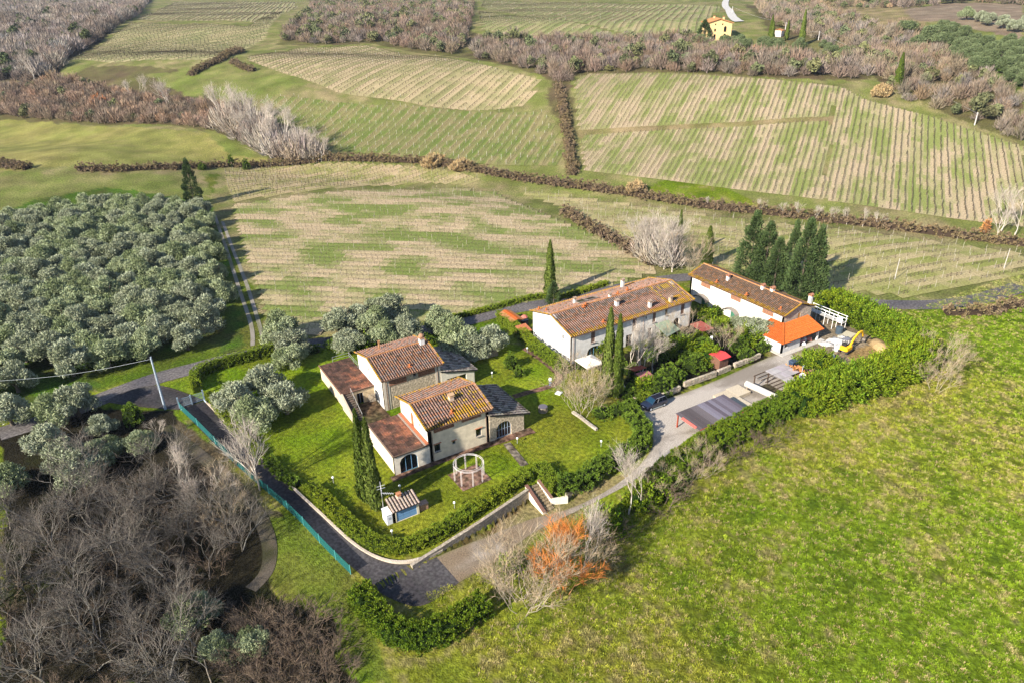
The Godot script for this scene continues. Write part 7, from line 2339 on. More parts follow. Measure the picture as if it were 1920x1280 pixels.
func build_digger(at: Vector3, turn: float) -> void:
	var t := thing("mini_excavator", "yellow mini excavator with raised boom on the ochre earth", "excavator", at, turn)
	var yel := Color(0.75, 0.42, 0.02)
	var black := Color(0.03, 0.03, 0.035)
	for q in [-1.0, 1.0]:
		var s := Shape.new()
		s.box(Vector3(-0.9, 0.05, q * 0.65 - 0.18), Vector3(0.9, 0.5, q * 0.65 + 0.18), black)
		for x in [-0.9, 0.9]:
			s.tube(Vector3(x, 0.275, q * 0.65 - 0.18), Vector3(x, 0.275, q * 0.65 + 0.18), 0.225, 0.225, 10, black, true)
		part("crawler_track", s, m.plain, t)
	var s := Shape.new()
	s.box(Vector3(-1.0, 0.6, -0.7), Vector3(0.55, 1.15, 0.7), yel)
	s.lathe(Vector3(-0.2, 0, 0), [Vector2(0.4, 0.4), Vector2(0.4, 0.62)], 12, black)
	s.box(Vector3(-1.15, 0.62, -0.62), Vector3(-0.98, 1.3, 0.62), yel)
	part("body", s, m.paint, t)
	s = Shape.new()
	s.box(Vector3(-0.55, 1.15, -0.6), Vector3(0.45, 1.25, 0.1), black)
	for q in [Vector3(-0.55, 1.2, -0.6), Vector3(0.45, 1.2, -0.6), Vector3(-0.55, 1.2, 0.1), Vector3(0.45, 1.2, 0.1)]:
		s.bar(q, q + Vector3(0, 1.1, 0), 0.08, 0.08, black)
	s.box(Vector3(-0.65, 2.3, -0.68), Vector3(0.55, 2.4, 0.18), Color(0.16, 0.16, 0.18))
	part("cab", s, m.paint, t)
	s = Shape.new()
	s.box(Vector3(-0.5, 1.25, -0.58), Vector3(-0.1, 1.7, 0.05), black)
	part("seat", s, m.plain, t)
	s = Shape.new()
	var e := [Vector3(0.6, 0.9, 0.25), Vector3(1.6, 2.1, 0.25), Vector3(2.9, 2.75, 0.25), Vector3(3.9, 2.7, 0.25), Vector3(4.7, 1.5, 0.25)]
	for k in 3: s.bar(e[k], e[k + 1], 0.24, 0.34 - k * 0.03, yel)
	part("boom", s, m.paint, t)
	s = Shape.new()
	s.bar(e[3], e[4], 0.2, 0.26, yel)
	part("dipper_arm", s, m.paint, t)
	s = Shape.new()
	s.bar(Vector3(1.0, 0.9, 0.25), Vector3(1.9, 1.9, 0.25), 0.1, 0.1, Color(0.4, 0.4, 0.42))
	part("hydraulic_ram", s, m.metal, t)
	s = Shape.new()
	var last := Vector3(4.7, 1.5, 0.25)
	for k in 5:
		var a := -0.4 - k * 0.55
		var p := last + Vector3(cos(a), sin(a), 0) * 0.28
		s.bar(last, p, 0.7, 0.07, Color(0.16, 0.14, 0.12))
		last = p
	part("bucket", s, m.metal, t)


func heap(called: String, label: String, category: String, at: Vector3, size: Vector3, col: Color, rough: float, mat: Material) -> void:
	var s := Shape.new()
	s.lathe(Vector3.ZERO, [Vector2(1, -0.1), Vector2(0.95, 0.25), Vector2(0.7, 0.65), Vector2(0.35, 0.9), Vector2(0, 1.0)], 14, col)
	for i in s.v.size():
		var p := s.v[i]
		p *= 1.0 + rough * noise_c.get_noise_3d(p.x * 3.0 + at.x, p.y * 3.0, p.z * 3.0 + at.z)
		s.v[i] = p * size
	solid(called, s, mat, label, category, at, rng.randf() * TAU)


func build_yard() -> void:
	var X := Vector3(1, 0, 0)
	build_car(Vector3(64.85, land(64.85, -67.3) + 0.05, -67.35), -0.03)
	# garden furniture and canopies
	var mid := Vector3(62.6, 2.5, -80.44)
	canopy("sun_canopy", "square off-white canopy at the farmhouse's blue arch", "canopy", [mid + Vector3(-1.7, 0, -1.7), mid + Vector3(1.7, 0, -1.7), mid + Vector3(1.7, 0, 1.7), mid + Vector3(-1.7, 0, 1.7)], 0, Color(0.68, 0.62, 0.53), m.plain, 0.7)
	canopy("garden_pavilion", "flat red pavilion roof between farmhouse and barn", "pavilion", [Vector3(85.4, 2.55, -81.4), Vector3(88.1, 2.5, -81.4), Vector3(88.1, 2.35, -78.2), Vector3(85.4, 2.4, -78.2)], 0, Color(0.45, 0.13, 0.1), m.tile)
	canopy("tarp_canopy", "sagging grey-green canopy on the farmhouse front", "canopy", [Vector3(79.9, 2.9, -84.4), Vector3(83.1, 2.9, -84.4), Vector3(82.7, 2.5, -80.9), Vector3(79.0, 2.4, -80.2)], 0, Color(0.2, 0.25, 0.18), m.plain)
	canopy("garden_pavilion", "rose red shelter roof in the shaded garden by the car", "pavilion", [Vector3(66.4, 2.3, -73.6), Vector3(68.7, 2.3, -73.3), Vector3(68.4, 2.1, -71.0), Vector3(66.0, 2.1, -71.2)], 0, Color(0.5, 0.2, 0.19), m.tile)
	canopy("garden_pavilion", "brick red shelter roof behind the rose red one", "pavilion", [Vector3(66.6, 2.2, -75.6), Vector3(69.0, 2.2, -75.4), Vector3(69.0, 2.4, -73.9), Vector3(66.6, 2.4, -74.0)], 0, Color(0.38, 0.1, 0.06), m.tile)
	var hut := thing("wooden_hut", "brown wooden hut with a bright red roof beside the parking wall", "hut", Vector3(82.1, 0, -70.9))
	var s := Shape.new()
	for k in 8:
		s = Shape.new()
		s.box(Vector3(-1.0 + k * 0.25, 0, 0.95), Vector3(-0.77 + k * 0.25, 2.0, 1.0), vary(Color(0.2, 0.11, 0.08), 0.15))
		part("plank", s, m.wood, hut)
	s = Shape.new()
	s.box(Vector3(-1.0, 0, -0.95), Vector3(-0.95, 2.0, 0.94), Color(0.22, 0.12, 0.08))
	s.box(Vector3(0.95, 0, -0.95), Vector3(1.0, 2.0, 0.94), Color(0.22, 0.12, 0.08))
	s.box(Vector3(-0.94, 0, -0.95), Vector3(0.94, 2.0, -0.9), Color(0.22, 0.12, 0.08))
	part("wall", s, m.wood, hut)
	s = Shape.new()
	slab(s, Vector3(-1.2, 2.05, 1.3), Vector3(1.2, 2.05, 1.3), Vector3(1.2, 2.35, 0), Vector3(-1.2, 2.35, 0), 0.08, Color(0.55, 0.06, 0.06))
	slab(s, Vector3(-1.2, 2.1, -1.3), Vector3(1.2, 2.1, -1.3), Vector3(1.2, 2.35, 0), Vector3(-1.2, 2.35, 0), 0.08, Color(0.55, 0.06, 0.06))
	part("roof", s, m.plain, hut)
	hut = thing("tiled_shelter", "small shelter with a new orange tiled roof behind the gable hedge", "shelter", Vector3(61.6, 0, -103.2))
	s = Shape.new()
	for q in [Vector3(-0.9, 0, -1.9), Vector3(0.9, 0, -1.9), Vector3(-0.9, 0, 1.9), Vector3(0.9, 0, 1.9)]:
		s.bar(q, q + Vector3(0, 1.9, 0), 0.16, 0.16, Color(0.4, 0.14, 0.08))
	s.box(Vector3(-0.95, 0, -1.95), Vector3(0.95, 1.2, -1.85), Color(0.4, 0.15, 0.09))
	part("frame", s, m.wood, hut)
	s = Shape.new()
	for q in [-1.0, 1.0]:
		slab(s, Vector3(q * 1.25, 1.8, -2.4), Vector3(q * 1.25, 1.8, 2.4), Vector3(0, 2.25, 2.4), Vector3(0, 2.25, -2.4), 0.08, Color(0.6, 0.2, 0.09))
	var deck := part("roof", s, m.tile, hut)
	for q in [-1.0, 1.0]:
		tiled_slope(deck, Vector3.ZERO, Vector3(q * 1.25, 1.8, -2.4), Vector3(q * 1.25, 1.8, 2.4), Vector3(0, 2.25, 2.4), Vector3(0, 2.25, -2.4), 0.3, "new", "ridge", Vector2(2, 2), 0.1)
	s = Shape.new()
	s.lathe(Vector3.ZERO, [Vector2(0.7, 1.8), Vector2(0.4, 2.1), Vector2(0, 2.25)], 8, Color(0.4, 0.13, 0.1))
	s.tube(Vector3.ZERO, Vector3(0, 1.9, 0), 0.04, 0.04, 5, Color(0.2, 0.2, 0.2))
	solid("garden_parasol", s, m.plain, "dull red parasol beside the orange tiled shelter", "parasol", Vector3(63.55, 0, -101.64))
	s = Shape.new()
	slab(s, Vector3(-1.2, 1.6, 1.0), Vector3(1.0, 1.6, 1.0), Vector3(1.0, 2.1, -1.2), Vector3(-1.2, 2.1, -1.2), 0.1, Color(0.55, 0.2, 0.1))
	for q in [Vector3(-1.1, 0, 0.9), Vector3(0.9, 0, 0.9), Vector3(-1.1, 0, -1.1), Vector3(0.9, 0, -1.1)]: s.bar(q, q + Vector3(0, 1.6, 0), 0.1, 0.1, Color(0.25, 0.12, 0.08))
	solid("lean_to_roof", s, m.tile, "small orange lean-to roof against the farmhouse's rear corner", "lean-to", Vector3(61.0, 0, -97.6))
	s = Shape.new()
	s.box(Vector3(-0.6, 0, -0.3), Vector3(0.6, 1.1, 0.3), Color(0.04, 0.04, 0.06))
	s.box(Vector3(-0.65, 1.1, -0.35), Vector3(0.65, 1.18, 0.35), Color(0.1, 0.1, 0.12))
	solid("barbecue", s, m.metal, "dark barbecue between the tiled shelter and the red parasol", "barbecue", Vector3(63.6, 0, -101.6))
	var st := thing("red_steps", "short flight of red steps below the cypress pair", "steps", Vector3(63.56, 0, -73.46))
	for k in 6:
		s = Shape.new()
		s.box(Vector3(-0.7, -0.1, -k * 0.32 - 0.32), Vector3(0.7, k * 0.17 + 0.1, -k * 0.32), Color(0.33, 0.07, 0.06))
		part("step", s, m.tile, st)
	s = Shape.new()
	s.bar(Vector3(0.85, 0.3, 0.2), Vector3(0.85, 1.5, -2.1), 0.2, 0.12, Color(0.6, 0.5, 0.42))
	part("side_wall", s, m.plaster, st)
	for q in [[Vector3(87.08, 0, -80.82), "round dark garden table under the red pavilion", 0.6], [Vector3(86.82, 0, -78.98), "pale garden table in front of the red pavilion", 0.5]]:
		s = Shape.new()
		s.lathe(Vector3.ZERO, [Vector2(q[2], 0.7), Vector2(q[2], 0.75), Vector2(0, 0.76)], 14, Color(0.5, 0.5, 0.52) if q[2] < 0.55 else Color(0.1, 0.08, 0.08))
		s.tube(Vector3.ZERO, Vector3(0, 0.7, 0), 0.06, 0.06, 6, Color(0.2, 0.2, 0.2))
		solid("garden_table", s, m.paint, q[1], "table", q[0])
	var chairs := [Vector3(85.47, 0, -78.39), Vector3(86.26, 0, -77.38), Vector3(87.76, 0, -78.36)]
	for k in 3:
		var c := thing("garden_chair", "white garden chair in the garden below the red pavilion, " + ["left one", "nearest one", "right one"][k], "chair", chairs[k], k * 1.4, "white garden chairs")
		s = Shape.new()
		s.box(Vector3(-0.25, 0.4, -0.25), Vector3(0.25, 0.46, 0.25), Color(0.7, 0.7, 0.72))
		part("seat", s, m.paint, c)
		s = Shape.new()
		s.box(Vector3(-0.25, 0.46, -0.27), Vector3(0.25, 0.95, -0.23), Color(0.7, 0.7, 0.72))
		part("backrest", s, m.paint, c)
		for j in 4:
			s = Shape.new()
			var p := Vector3(-0.22 + 0.44 * (j % 2), 0, -0.22 + 0.44 * (j / 2))
			s.bar(p, p + Vector3(0, 0.4, 0), 0.04, 0.04, Color(0.7, 0.7, 0.72))
			part("leg", s, m.paint, c)
	# low stone walls of the parking yard
	rock_wall("low stone wall behind the parked car", Vector2(66.6, -68.4), Vector2(71.3, -68.7), 0.75)
	rock_wall("longest low stone wall of the parking yard", Vector2(72.6, -69.1), Vector2(79.3, -68.9), 0.8)
	rock_wall("low stone wall in front of the red roofed hut", Vector2(79.8, -69.0), Vector2(82.8, -69.1), 0.8)
	rock_wall("low stone wall with a brick end beside the annex", Vector2(83.8, -69.2), Vector2(90.0, -69.3), 0.7)
	for q in [[Vector3(62.7, 0, -69.2), "left gate pillar"], [Vector3(64.2, 0, -69.5), "right gate pillar"]]:
		var p := thing("gate_pillar", "rough stone pillar of the garden gap beside the car, " + q[1], "pillar", q[0])
		for k in 5:
			s = Shape.new()
			var e := 0.24 + 0.02 * (k % 2)
			s.box(Vector3(-e, k * 0.3 - 0.1, -e), Vector3(e, k * 0.3 + 0.18, e), vary(Color(0.6, 0.48, 0.36), 0.18))
			part("stone", s, m.stone, p)
	# carport
	var cp := thing("carport", "carport with a roof of dull purple-grey boards on red posts", "carport", Vector3(68.3, 0, -59))
	for k in 14:
		s = Shape.new()
		var x0 := -4.75 + k * 0.68
		var col := Color(0.13, 0.11, 0.13).lerp(Color(0.24, 0.225, 0.275), rng.randf()) if k > 5 else Color(0.08, 0.068, 0.07).lerp(Color(0.18, 0.155, 0.165), rng.randf())
		slab(s, Vector3(x0, 2.42 + rng.randf() * 0.02, -2.5), Vector3(x0 + 0.65, 2.42 + rng.randf() * 0.02, -2.5), Vector3(x0 + 0.65, 2.2, 2.6), Vector3(x0, 2.2, 2.6), 0.05, col)
		part("roof_board", s, m.wood, cp)
	for x in [-4.4, 0.0, 4.4]:
		for z in [-2.3, 2.3]:
			s = Shape.new()
			s.bar(Vector3(x, -0.3, z), Vector3(x, 2.25 if z > 0 else 2.33, z), 0.16, 0.16, Color(0.4, 0.08, 0.04))
			part("post", s, m.wood, cp)
	for z in [-2.3, 0.0, 2.3]:
		s = Shape.new()
		s.bar(Vector3(-4.7, 2.24 - 0.02 * z, z), Vector3(4.7, 2.24 - 0.02 * z, z), 0.12, 0.14, Color(0.4, 0.09, 0.05))
		part("beam", s, m.wood, cp)
	s = Shape.new()
	slab(s, Vector3(-4.95, 2.28, -1.2), Vector3(-4.6, 2.47, -1.2), Vector3(-4.6, 2.37, 1.6), Vector3(-4.95, 2.2, 1.6), 0.05, Color(0.6, 0.16, 0.13))
	part("edge_tiles", s, m.tile, cp)
	s = Shape.new()
	s.box(Vector3(-0.9, 0, -0.5), Vector3(0.9, 0.35, 0.5), Color(0.6, 0.5, 0.45))
	solid("stone_block", s, m.stone, "pale stone block under the carport's open end", "stone block", Vector3(64.6, land(64.6, -57.6), -57.6), 0.4)
	# concrete slabs, tarpaulin roll, pergola
	for q in [[Vector3(74.0, 0, -64.3), Vector3(77.0, 0.5, -61.8), "front left"], [Vector3(77.05, 0, -64.5), Vector3(79.6, 0.52, -61.9), "front right"], [Vector3(74.0, 0, -61.75), Vector3(77.0, 0.5, -58.9), "rear left"]]:
		s = Shape.new()
		s.box(q[0], q[1], vary(Color(0.55, 0.47, 0.35), 0.06))
		solid("concrete_slab", s, m.gravel, "ochre concrete slab between carport and pergola, " + q[2] + " one", "slab")
	s = Shape.new()
	s.tube(Vector3(79.9, 1.2, -63.2), Vector3(80.5, 1.2, -57.6), 0.5, 0.5, 12, Color(0.56, 0.52, 0.46), true)
	s.box(Vector3(79.8, 0, -63.0), Vector3(80.1, 0.8, -62.8), Color(0.3, 0.25, 0.2))
	s.box(Vector3(80.3, 0, -58.0), Vector3(80.6, 0.8, -57.8), Color(0.3, 0.25, 0.2))
	solid("tarpaulin_roll", s, m.plaster, "thick pale rolled tarpaulin lying across two trestles", "tarpaulin")
	var pg := thing("pergola", "dark timber pergola half covered with grey panels beside the hedge", "pergola", Vector3(84.2, 0, -60))
	for k in 9:
		s = Shape.new()
		var z := -2.9 + k * 0.75
		s.bar(Vector3(-3.2, 2.3, z), Vector3(3.6, 2.3, z), 0.09, 0.12, Color(0.11, 0.075, 0.055))
		part("beam", s, m.wood, pg)
	for q in [Vector3(-3, 0, -2.8), Vector3(0.2, 0, -2.8), Vector3(3.4, 0, -2.8), Vector3(-3, 0, 3.0), Vector3(0.2, 0, 3.0), Vector3(3.4, 0, 3.0)]:
		s = Shape.new()
		s.bar(q, q + Vector3(0, 2.25, 0), 0.14, 0.14, Color(0.12, 0.08, 0.06))
		part("post", s, m.wood, pg)
	for k in 3:
		for j in 4:
			if k == 2 and j > 1: continue
			s = Shape.new()
			s.box(Vector3(-0.6 + j * 1.05, 2.37, -2.95 + k * 1.6), Vector3(0.42 + j * 1.05, 2.41, -1.4 + k * 1.6), vary(Color(0.36, 0.33, 0.33), 0.12))
			part("roof_panel", s, m.plaster, pg)
	s = Shape.new()
	s.box(Vector3(-3.1, 0.02, -2.7), Vector3(0.1, 0.06, 2.9), Color(0.13, 0.11, 0.07))
	part("floor", s, m.paving, pg)
	mound("dry_vine", "rust brown dry creeper spilling over the pergola's right end", "creeper", Vector3(88.2, 0.6, -60.6), Vector3(1.6, 1.7, 2.2), "rust")
	mound("dry_vine", "brown dry creeper between the pergola and the round bush", "creeper", Vector3(90.6, 0.2, -59.6), Vector3(1.8, 1.2, 1.6), "bramble")
	var dish := thing("satellite_dish", "white satellite dish on a mast behind the hedge", "satellite dish", Vector3(86.3, 0, -58.4))
	s = Shape.new()
	s.tube(Vector3.ZERO, Vector3(0, 4.6, 0), 0.05, 0.04, 6, Color(0.75, 0.76, 0.78))
	s.tube(Vector3(-0.5, 4.2, 0.2), Vector3(0.6, 4.4, -0.2), 0.025, 0.025, 4, Color(0.75, 0.76, 0.78))
	part("mast", s, m.metal, dish)
	s = Shape.new()
	s.lathe(Vector3.ZERO, [Vector2(0, 0), Vector2(0.25, 0.03), Vector2(0.48, 0.13), Vector2(0.5, 0.16)], 16, Color(0.8, 0.82, 0.84))
	for i in s.v.size():
		s.v[i] = Basis.from_euler(Vector3(0.6, -0.4, 0.3)) * s.v[i] + Vector3(0.05, 2.8, 0.15)
	part("reflector", s, m.paint, dish)
	var bn := thing("wheelie_bin", "dark blue wheeled bin beside the pergola", "bin", Vector3(91.91, 0, -64.09))
	s = Shape.new()
	s.block([Vector3(-0.5, 0.1, -0.35), Vector3(0.5, 0.1, -0.35), Vector3(0.5, 0.1, 0.35), Vector3(-0.5, 0.1, 0.35), Vector3(-0.65, 1.1, -0.45), Vector3(0.65, 1.1, -0.45), Vector3(0.65, 1.1, 0.45), Vector3(-0.65, 1.1, 0.45)], Color(0.03, 0.05, 0.09))
	part("body", s, m.paint, bn)
	s = Shape.new()
	s.block([Vector3(-0.7, 1.12, -0.5), Vector3(0.7, 1.12, -0.5), Vector3(0.7, 1.12, 0.5), Vector3(-0.7, 1.12, 0.5), Vector3(-0.6, 1.3, -0.4), Vector3(0.6, 1.3, -0.4), Vector3(0.6, 1.22, 0.4), Vector3(-0.6, 1.22, 0.4)], Color(0.04, 0.06, 0.1))
	part("lid", s, m.paint, bn)
	# annex surroundings
	s = Shape.new()
	s.box(Vector3(93.2, -0.1, -68.09), Vector3(104.2, 0.12, -67.2), Color(0.55, 0.52, 0.47))
	s.box(Vector3(93.2, -0.1, -73.4), Vector3(93.89, 0.12, -68.1), Color(0.55, 0.52, 0.47))
	ground_piece("concrete_apron", s, m.gravel, "pale concrete apron round the new annex")
	var goods := [[Vector3(99.4, 0.12, -69.4), Vector3(0.5, 0.7, 0.5), Color(0.6, 0.2, 0.18), "red sack at the left of the annex bay"], [Vector3(100.3, 0.12, -69.0), Vector3(0.6, 0.5, 0.5), Color(0.7, 0.42, 0.38), "pink sack in the annex bay"], [Vector3(101.2, 0.12, -69.3), Vector3(0.5, 0.8, 0.5), Color(0.55, 0.55, 0.56), "grey bag in the middle of the annex bay"], [Vector3(102.1, 0.12, -68.9), Vector3(0.5, 0.6, 0.5), Color(0.68, 0.3, 0.25), "orange-red bag beside the annex post"], [Vector3(99.9, 0.12, -68.3), Vector3(0.4, 0.45, 0.4), Color(0.8, 0.8, 0.8), "white bucket in front of the annex bay"], [Vector3(101.6, 0.12, -70.4), Vector3(0.7, 1.1, 0.6), Color(0.25, 0.28, 0.33), "dark crate at the back of the annex bay"]]
	for q in goods:
		heap("builders_sack", q[3], "sack", q[0], q[1], q[2], 0.35, m.plain)
	heap("rubble_pile", "large white rubble pile left of the excavator", "rubble pile", Vector3(105.3, 0, -65.58), Vector3(1.9, 0.9, 1.2), Color(0.72, 0.7, 0.67), 0.6, m.stone)
	heap("rubble_pile", "second white rubble pile, nearer the excavator", "rubble pile", Vector3(107.17, 0, -65.57), Vector3(1.5, 0.6, 1.0), Color(0.7, 0.66, 0.6), 0.6, m.stone)
	heap("rubble_pile", "grey rubble heap in front of the excavator", "rubble pile", Vector3(103.31, 0, -63.79), Vector3(1.2, 0.9, 0.9), Color(0.6, 0.6, 0.6), 0.6, m.stone)
	heap("rubble_pile", "flat white rubble beside the annex apron", "rubble pile", Vector3(103.34, 0, -66.15), Vector3(1.5, 0.4, 0.9), Color(0.66, 0.64, 0.62), 0.6, m.stone)
	heap("white_drum", "white plastic drum by the trio of bushes", "drum", Vector3(100.05, 0, -62.71), Vector3(0.45, 0.8, 0.45), Color(0.75, 0.75, 0.78), 0.1, m.plain)
	heap("earth_mound", "ochre earth mound at the hedge's foot", "earth mound", Vector3(109.82, 0, -60.21), Vector3(3.4, 1.0, 1.6), Color(0.42, 0.3, 0.15), 0.5, m.gravel)
	s = Shape.new()
	s.box(Vector3(-1.6, 0, -1.0), Vector3(1.6, 0.15, 1.0), Color(0.6, 0.55, 0.4))
	solid("board_stack", s, m.wood, "pale yellow board lying behind the rubble piles", "board", Vector3(108.99, 0, -66.36), 0.2)
	build_digger(Vector3(103.61, 0, -62.66) , 0.12)
	var sc := thing("scaffold", "white railed scaffold walkway behind the barn's stone gable", "scaffold", Vector3(109.6, 0, -71.2))
	for k in 5:
		for q in [-0.6, 0.6]:
			s = Shape.new()
			s.tube(Vector3(q, -0.1, -3.6 + k * 1.75), Vector3(q, 3.0, -3.6 + k * 1.75), 0.05, 0.05, 6, Color(0.7, 0.7, 0.7))
			part("upright", s, m.paint, sc)
	for y in [2.4, 2.9]:
		for q in [-0.6, 0.6]:
			s = Shape.new()
			s.tube(Vector3(q, y, -3.7), Vector3(q, y, 3.6), 0.045, 0.045, 6, Color(0.72, 0.72, 0.72))
			part("rail", s, m.paint, sc)
	for k in 3:
		s = Shape.new()
		s.box(Vector3(-0.6 + k * 0.41, 1.75, -3.7), Vector3(-0.21 + k * 0.41, 1.81, 3.5), vary(Color(0.55, 0.52, 0.48), 0.1))
		part("plank", s, m.wood, sc)
	heap("builders_sack", "pinkish sack on the scaffold's near end", "sack", Vector3(109.5, 1.81, -68.6), Vector3(0.5, 0.8, 0.6), Color(0.6, 0.48, 0.45), 0.4, m.plain)
	s = Shape.new()
	s.lathe(Vector3.ZERO, [Vector2(0.6, 0), Vector2(0.65, 1.2), Vector2(0.55, 1.3), Vector2(0, 1.3)], 12, Color(0.05, 0.07, 0.09))
	solid("water_tank", s, m.paint, "dark round tank under the scaffold's near end", "tank", Vector3(108.56, 0, -67.67))
	s = Shape.new()
	for k in 12:
		s.tube(Vector3(k * 0.25, 0, 0), Vector3(k * 0.25, 0.9, 0), 0.015, 0.015, 4, Color(0.3, 0.32, 0.33))
	s.tube(Vector3(0, 0.9, 0), Vector3(2.75, 0.9, 0), 0.02, 0.02, 4, Color(0.3, 0.32, 0.33))
	solid("wire_fence", s, m.metal, "short grey wire fence at the pergola's far corner", "fence", Vector3(83.4, 0, -64.2))
	var bar := thing("roadside_fence", "pale timber fence between the barn and the road", "fence", Vector3(93.0, 0, -99.5), 0.15)
	for k in 4:
		s = Shape.new()
		s.bar(Vector3(k * 1.6, 0, 0), Vector3(k * 1.6, 1.1, 0), 0.12, 0.12, Color(0.52, 0.47, 0.42))
		part("post", s, m.wood, bar)
	for y in [0.5, 1.0]:
		s = Shape.new()
		s.bar(Vector3(0, y, 0.07), Vector3(4.8, y, 0.07), 0.05, 0.12, Color(0.52, 0.47, 0.42))
		part("rail", s, m.wood, bar)
	s = Shape.new()
	s.tube(Vector3.ZERO, Vector3(0, 1.0, 0), 0.06, 0.05, 6, Color(0.75, 0.75, 0.73), true)
	solid("marker_post", s, m.paint, "short white marker post on the inside of the road bend", "post", Vector3(146.21, -0.24, -58.01))
	s = Shape.new()
	s.tube(Vector3(0, -0.2, 0), Vector3(-0.35, 5.6, 0), 0.14, 0.1, 8, Color(0.07, 0.055, 0.045), true)
	solid("utility_pole", s, m.bark, "dark wooden pole leaning at the foot of the vine rows by the road", "utility pole", Vector3(124.85, -0.02, -83.51))
	for q in [[Vector3(139.55, -0.04, -77.19), 4.72, "left one"], [Vector3(165.91, -0.71, -68.79), 4.63, "right one"]]:
		s = Shape.new()
		s.tube(Vector3(0, -0.2, 0), Vector3(0.1, q[1], 0), 0.1, 0.07, 6, Color(0.55, 0.52, 0.48), true)
		solid("utility_pole", s, m.gravel, "pale pole among the vine rows above the road bend, " + q[2], "utility pole", q[0])


# ---------------------------------------------------------------- far hills
func build_far() -> void:
	var b1 := bare_puff(240, 0.012)
	var b2 := bare_puff(190, 0.015)
	var g1 := leaf_puff(420, 0.16)
	var grey := Color(0.2, 0.175, 0.155)
	var warm := Color(0.215, 0.175, 0.14)
	var olive := Color(0.13, 0.15, 0.075)
	var green := Color(0.06, 0.085, 0.035)
	thicket("bare_forest", "grey leafless forest on the far left hillside", [Vector2(-85.74, -1853.66), Vector2(-58.29, -2192.73), Vector2(190.05, -1569.58), Vector2(67.82, -685.32), Vector2(41.24, -608.21), Vector2(11.44, -524.4), Vector2(3.38, -461.75), Vector2(-9.79, -472.65), Vector2(-35.33, -506.6)], 5.2, [b1, b2, g1], [0.5, 0.93, 1.0], Vector2(7.0, 10.5), [grey, Color(0.28, 0.26, 0.24), green])
	thicket("brown_thicket", "brown leafless thicket above the pale green field", [Vector2(-35.34, -491.99), Vector2(-10.22, -458.94), Vector2(6.74, -443.59), Vector2(20.19, -404.75), Vector2(39.67, -376.37), Vector2(55.85, -340.87), Vector2(61.91, -315.34), Vector2(66.94, -283.9), Vector2(75.42, -259.46), Vector2(59.43, -268.63), Vector2(55.11, -300.99), Vector2(38.39, -330.99), Vector2(20.48, -355.36), Vector2(-4.67, -387.9), Vector2(-34.67, -431.01)], 3.4, [b1, b2, g1], [0.6, 0.96, 1.0], Vector2(3.6, 6.5), [warm, Color(0.28, 0.215, 0.16), olive])
	thicket("brown_thicket", "brown and green thicket between the tan knoll and the upper vineyards", [Vector2(122.87, -467.18), Vector2(171.88, -570), Vector2(237.31, -764.65), Vector2(319.78, -817.9), Vector2(400.59, -810.65), Vector2(385.59, -709.55), Vector2(226.49, -420.55), Vector2(177.34, -338.46), Vector2(168.71, -376.69), Vector2(157.85, -417.84), Vector2(134.88, -433.6)], 4.6, [b1, b2, g1], [0.45, 0.75, 1.0], Vector2(4.5, 8.0), [warm, grey, olive])
	thicket("brown_thicket", "long brown thicket band behind the striped hillside", [Vector2(199, -366.73), Vector2(221.62, -343.42), Vector2(253.87, -303.72), Vector2(273.46, -278.66), Vector2(248.29, -221.23), Vector2(273.29, -198.64), Vector2(258.01, -168.39), Vector2(230.7, -184.25), Vector2(218.1, -206.44), Vector2(202.83, -235.06), Vector2(189.23, -256.31), Vector2(174.78, -246.54), Vector2(177.45, -262.76), Vector2(175.7, -319.13)], 3.9, [b1, b2, g1], [0.5, 0.85, 1.0], Vector2(4.0, 7.5), [warm, grey, olive])
	thicket("brown_scrub", "tan scrub covering the right-hand hillside", [Vector2(479.06, -422.74), Vector2(435.58, -331.04), Vector2(346.81, -231.5), Vector2(359.54, -211.05), Vector2(317.52, -175.97), Vector2(286.95, -143.82), Vector2(270.88, -120.53), Vector2(244.23, -105.37), Vector2(245.36, -127.7), Vector2(245.82, -149.02), Vector2(265.57, -173.76), Vector2(303.72, -222.01), Vector2(314.59, -245.77), Vector2(323.58, -273.38)], 4.3, [b1, b2, g1], [0.5, 0.8, 1.0], Vector2(3.5, 7.0), [Color(0.23, 0.195, 0.145), grey, olive])
	thicket("distant_wood", "hazy wood on the last ridge at the upper right", [Vector2(519.85, -350.77), Vector2(659.6, -415.77), Vector2(711.62, -340.58), Vector2(560.2, -266.29), Vector2(586.01, -307.54), Vector2(552.79, -322.91), Vector2(463.76, -290.56)], 9.0, [b1, b2, g1], [0.25, 0.5, 1.0], Vector2(6.0, 10.0), [grey, warm, Color(0.1, 0.12, 0.07)])
	thicket("distant_scrub", "tan and olive scrub on the far ridge behind the yellow house", [Vector2(592.22, -510.95), Vector2(651.04, -440.92), Vector2(592.73, -372.86), Vector2(474, -300.72), Vector2(457.08, -339.17), Vector2(500.78, -420.71)], 9.0, [b1, b2, g1], [0.4, 0.7, 1.0], Vector2(3.0, 7.0), [warm, Color(0.3, 0.24, 0.16), olive])
	thicket("pale_copse", "pale grey leafless copse at the foot of the green slope", [Vector2(50.66, -316.11), Vector2(58.35, -321.32), Vector2(63.74, -309.88), Vector2(67.41, -285.48), Vector2(72.14, -267.81), Vector2(77.67, -253.27), Vector2(66.88, -257.78), Vector2(58.89, -270.14), Vector2(53.65, -295.01)], 3.6, [b1, b2], [0.6, 1.0], Vector2(7.0, 11.0), [Color(0.33, 0.295, 0.26), Color(0.38, 0.35, 0.32)])
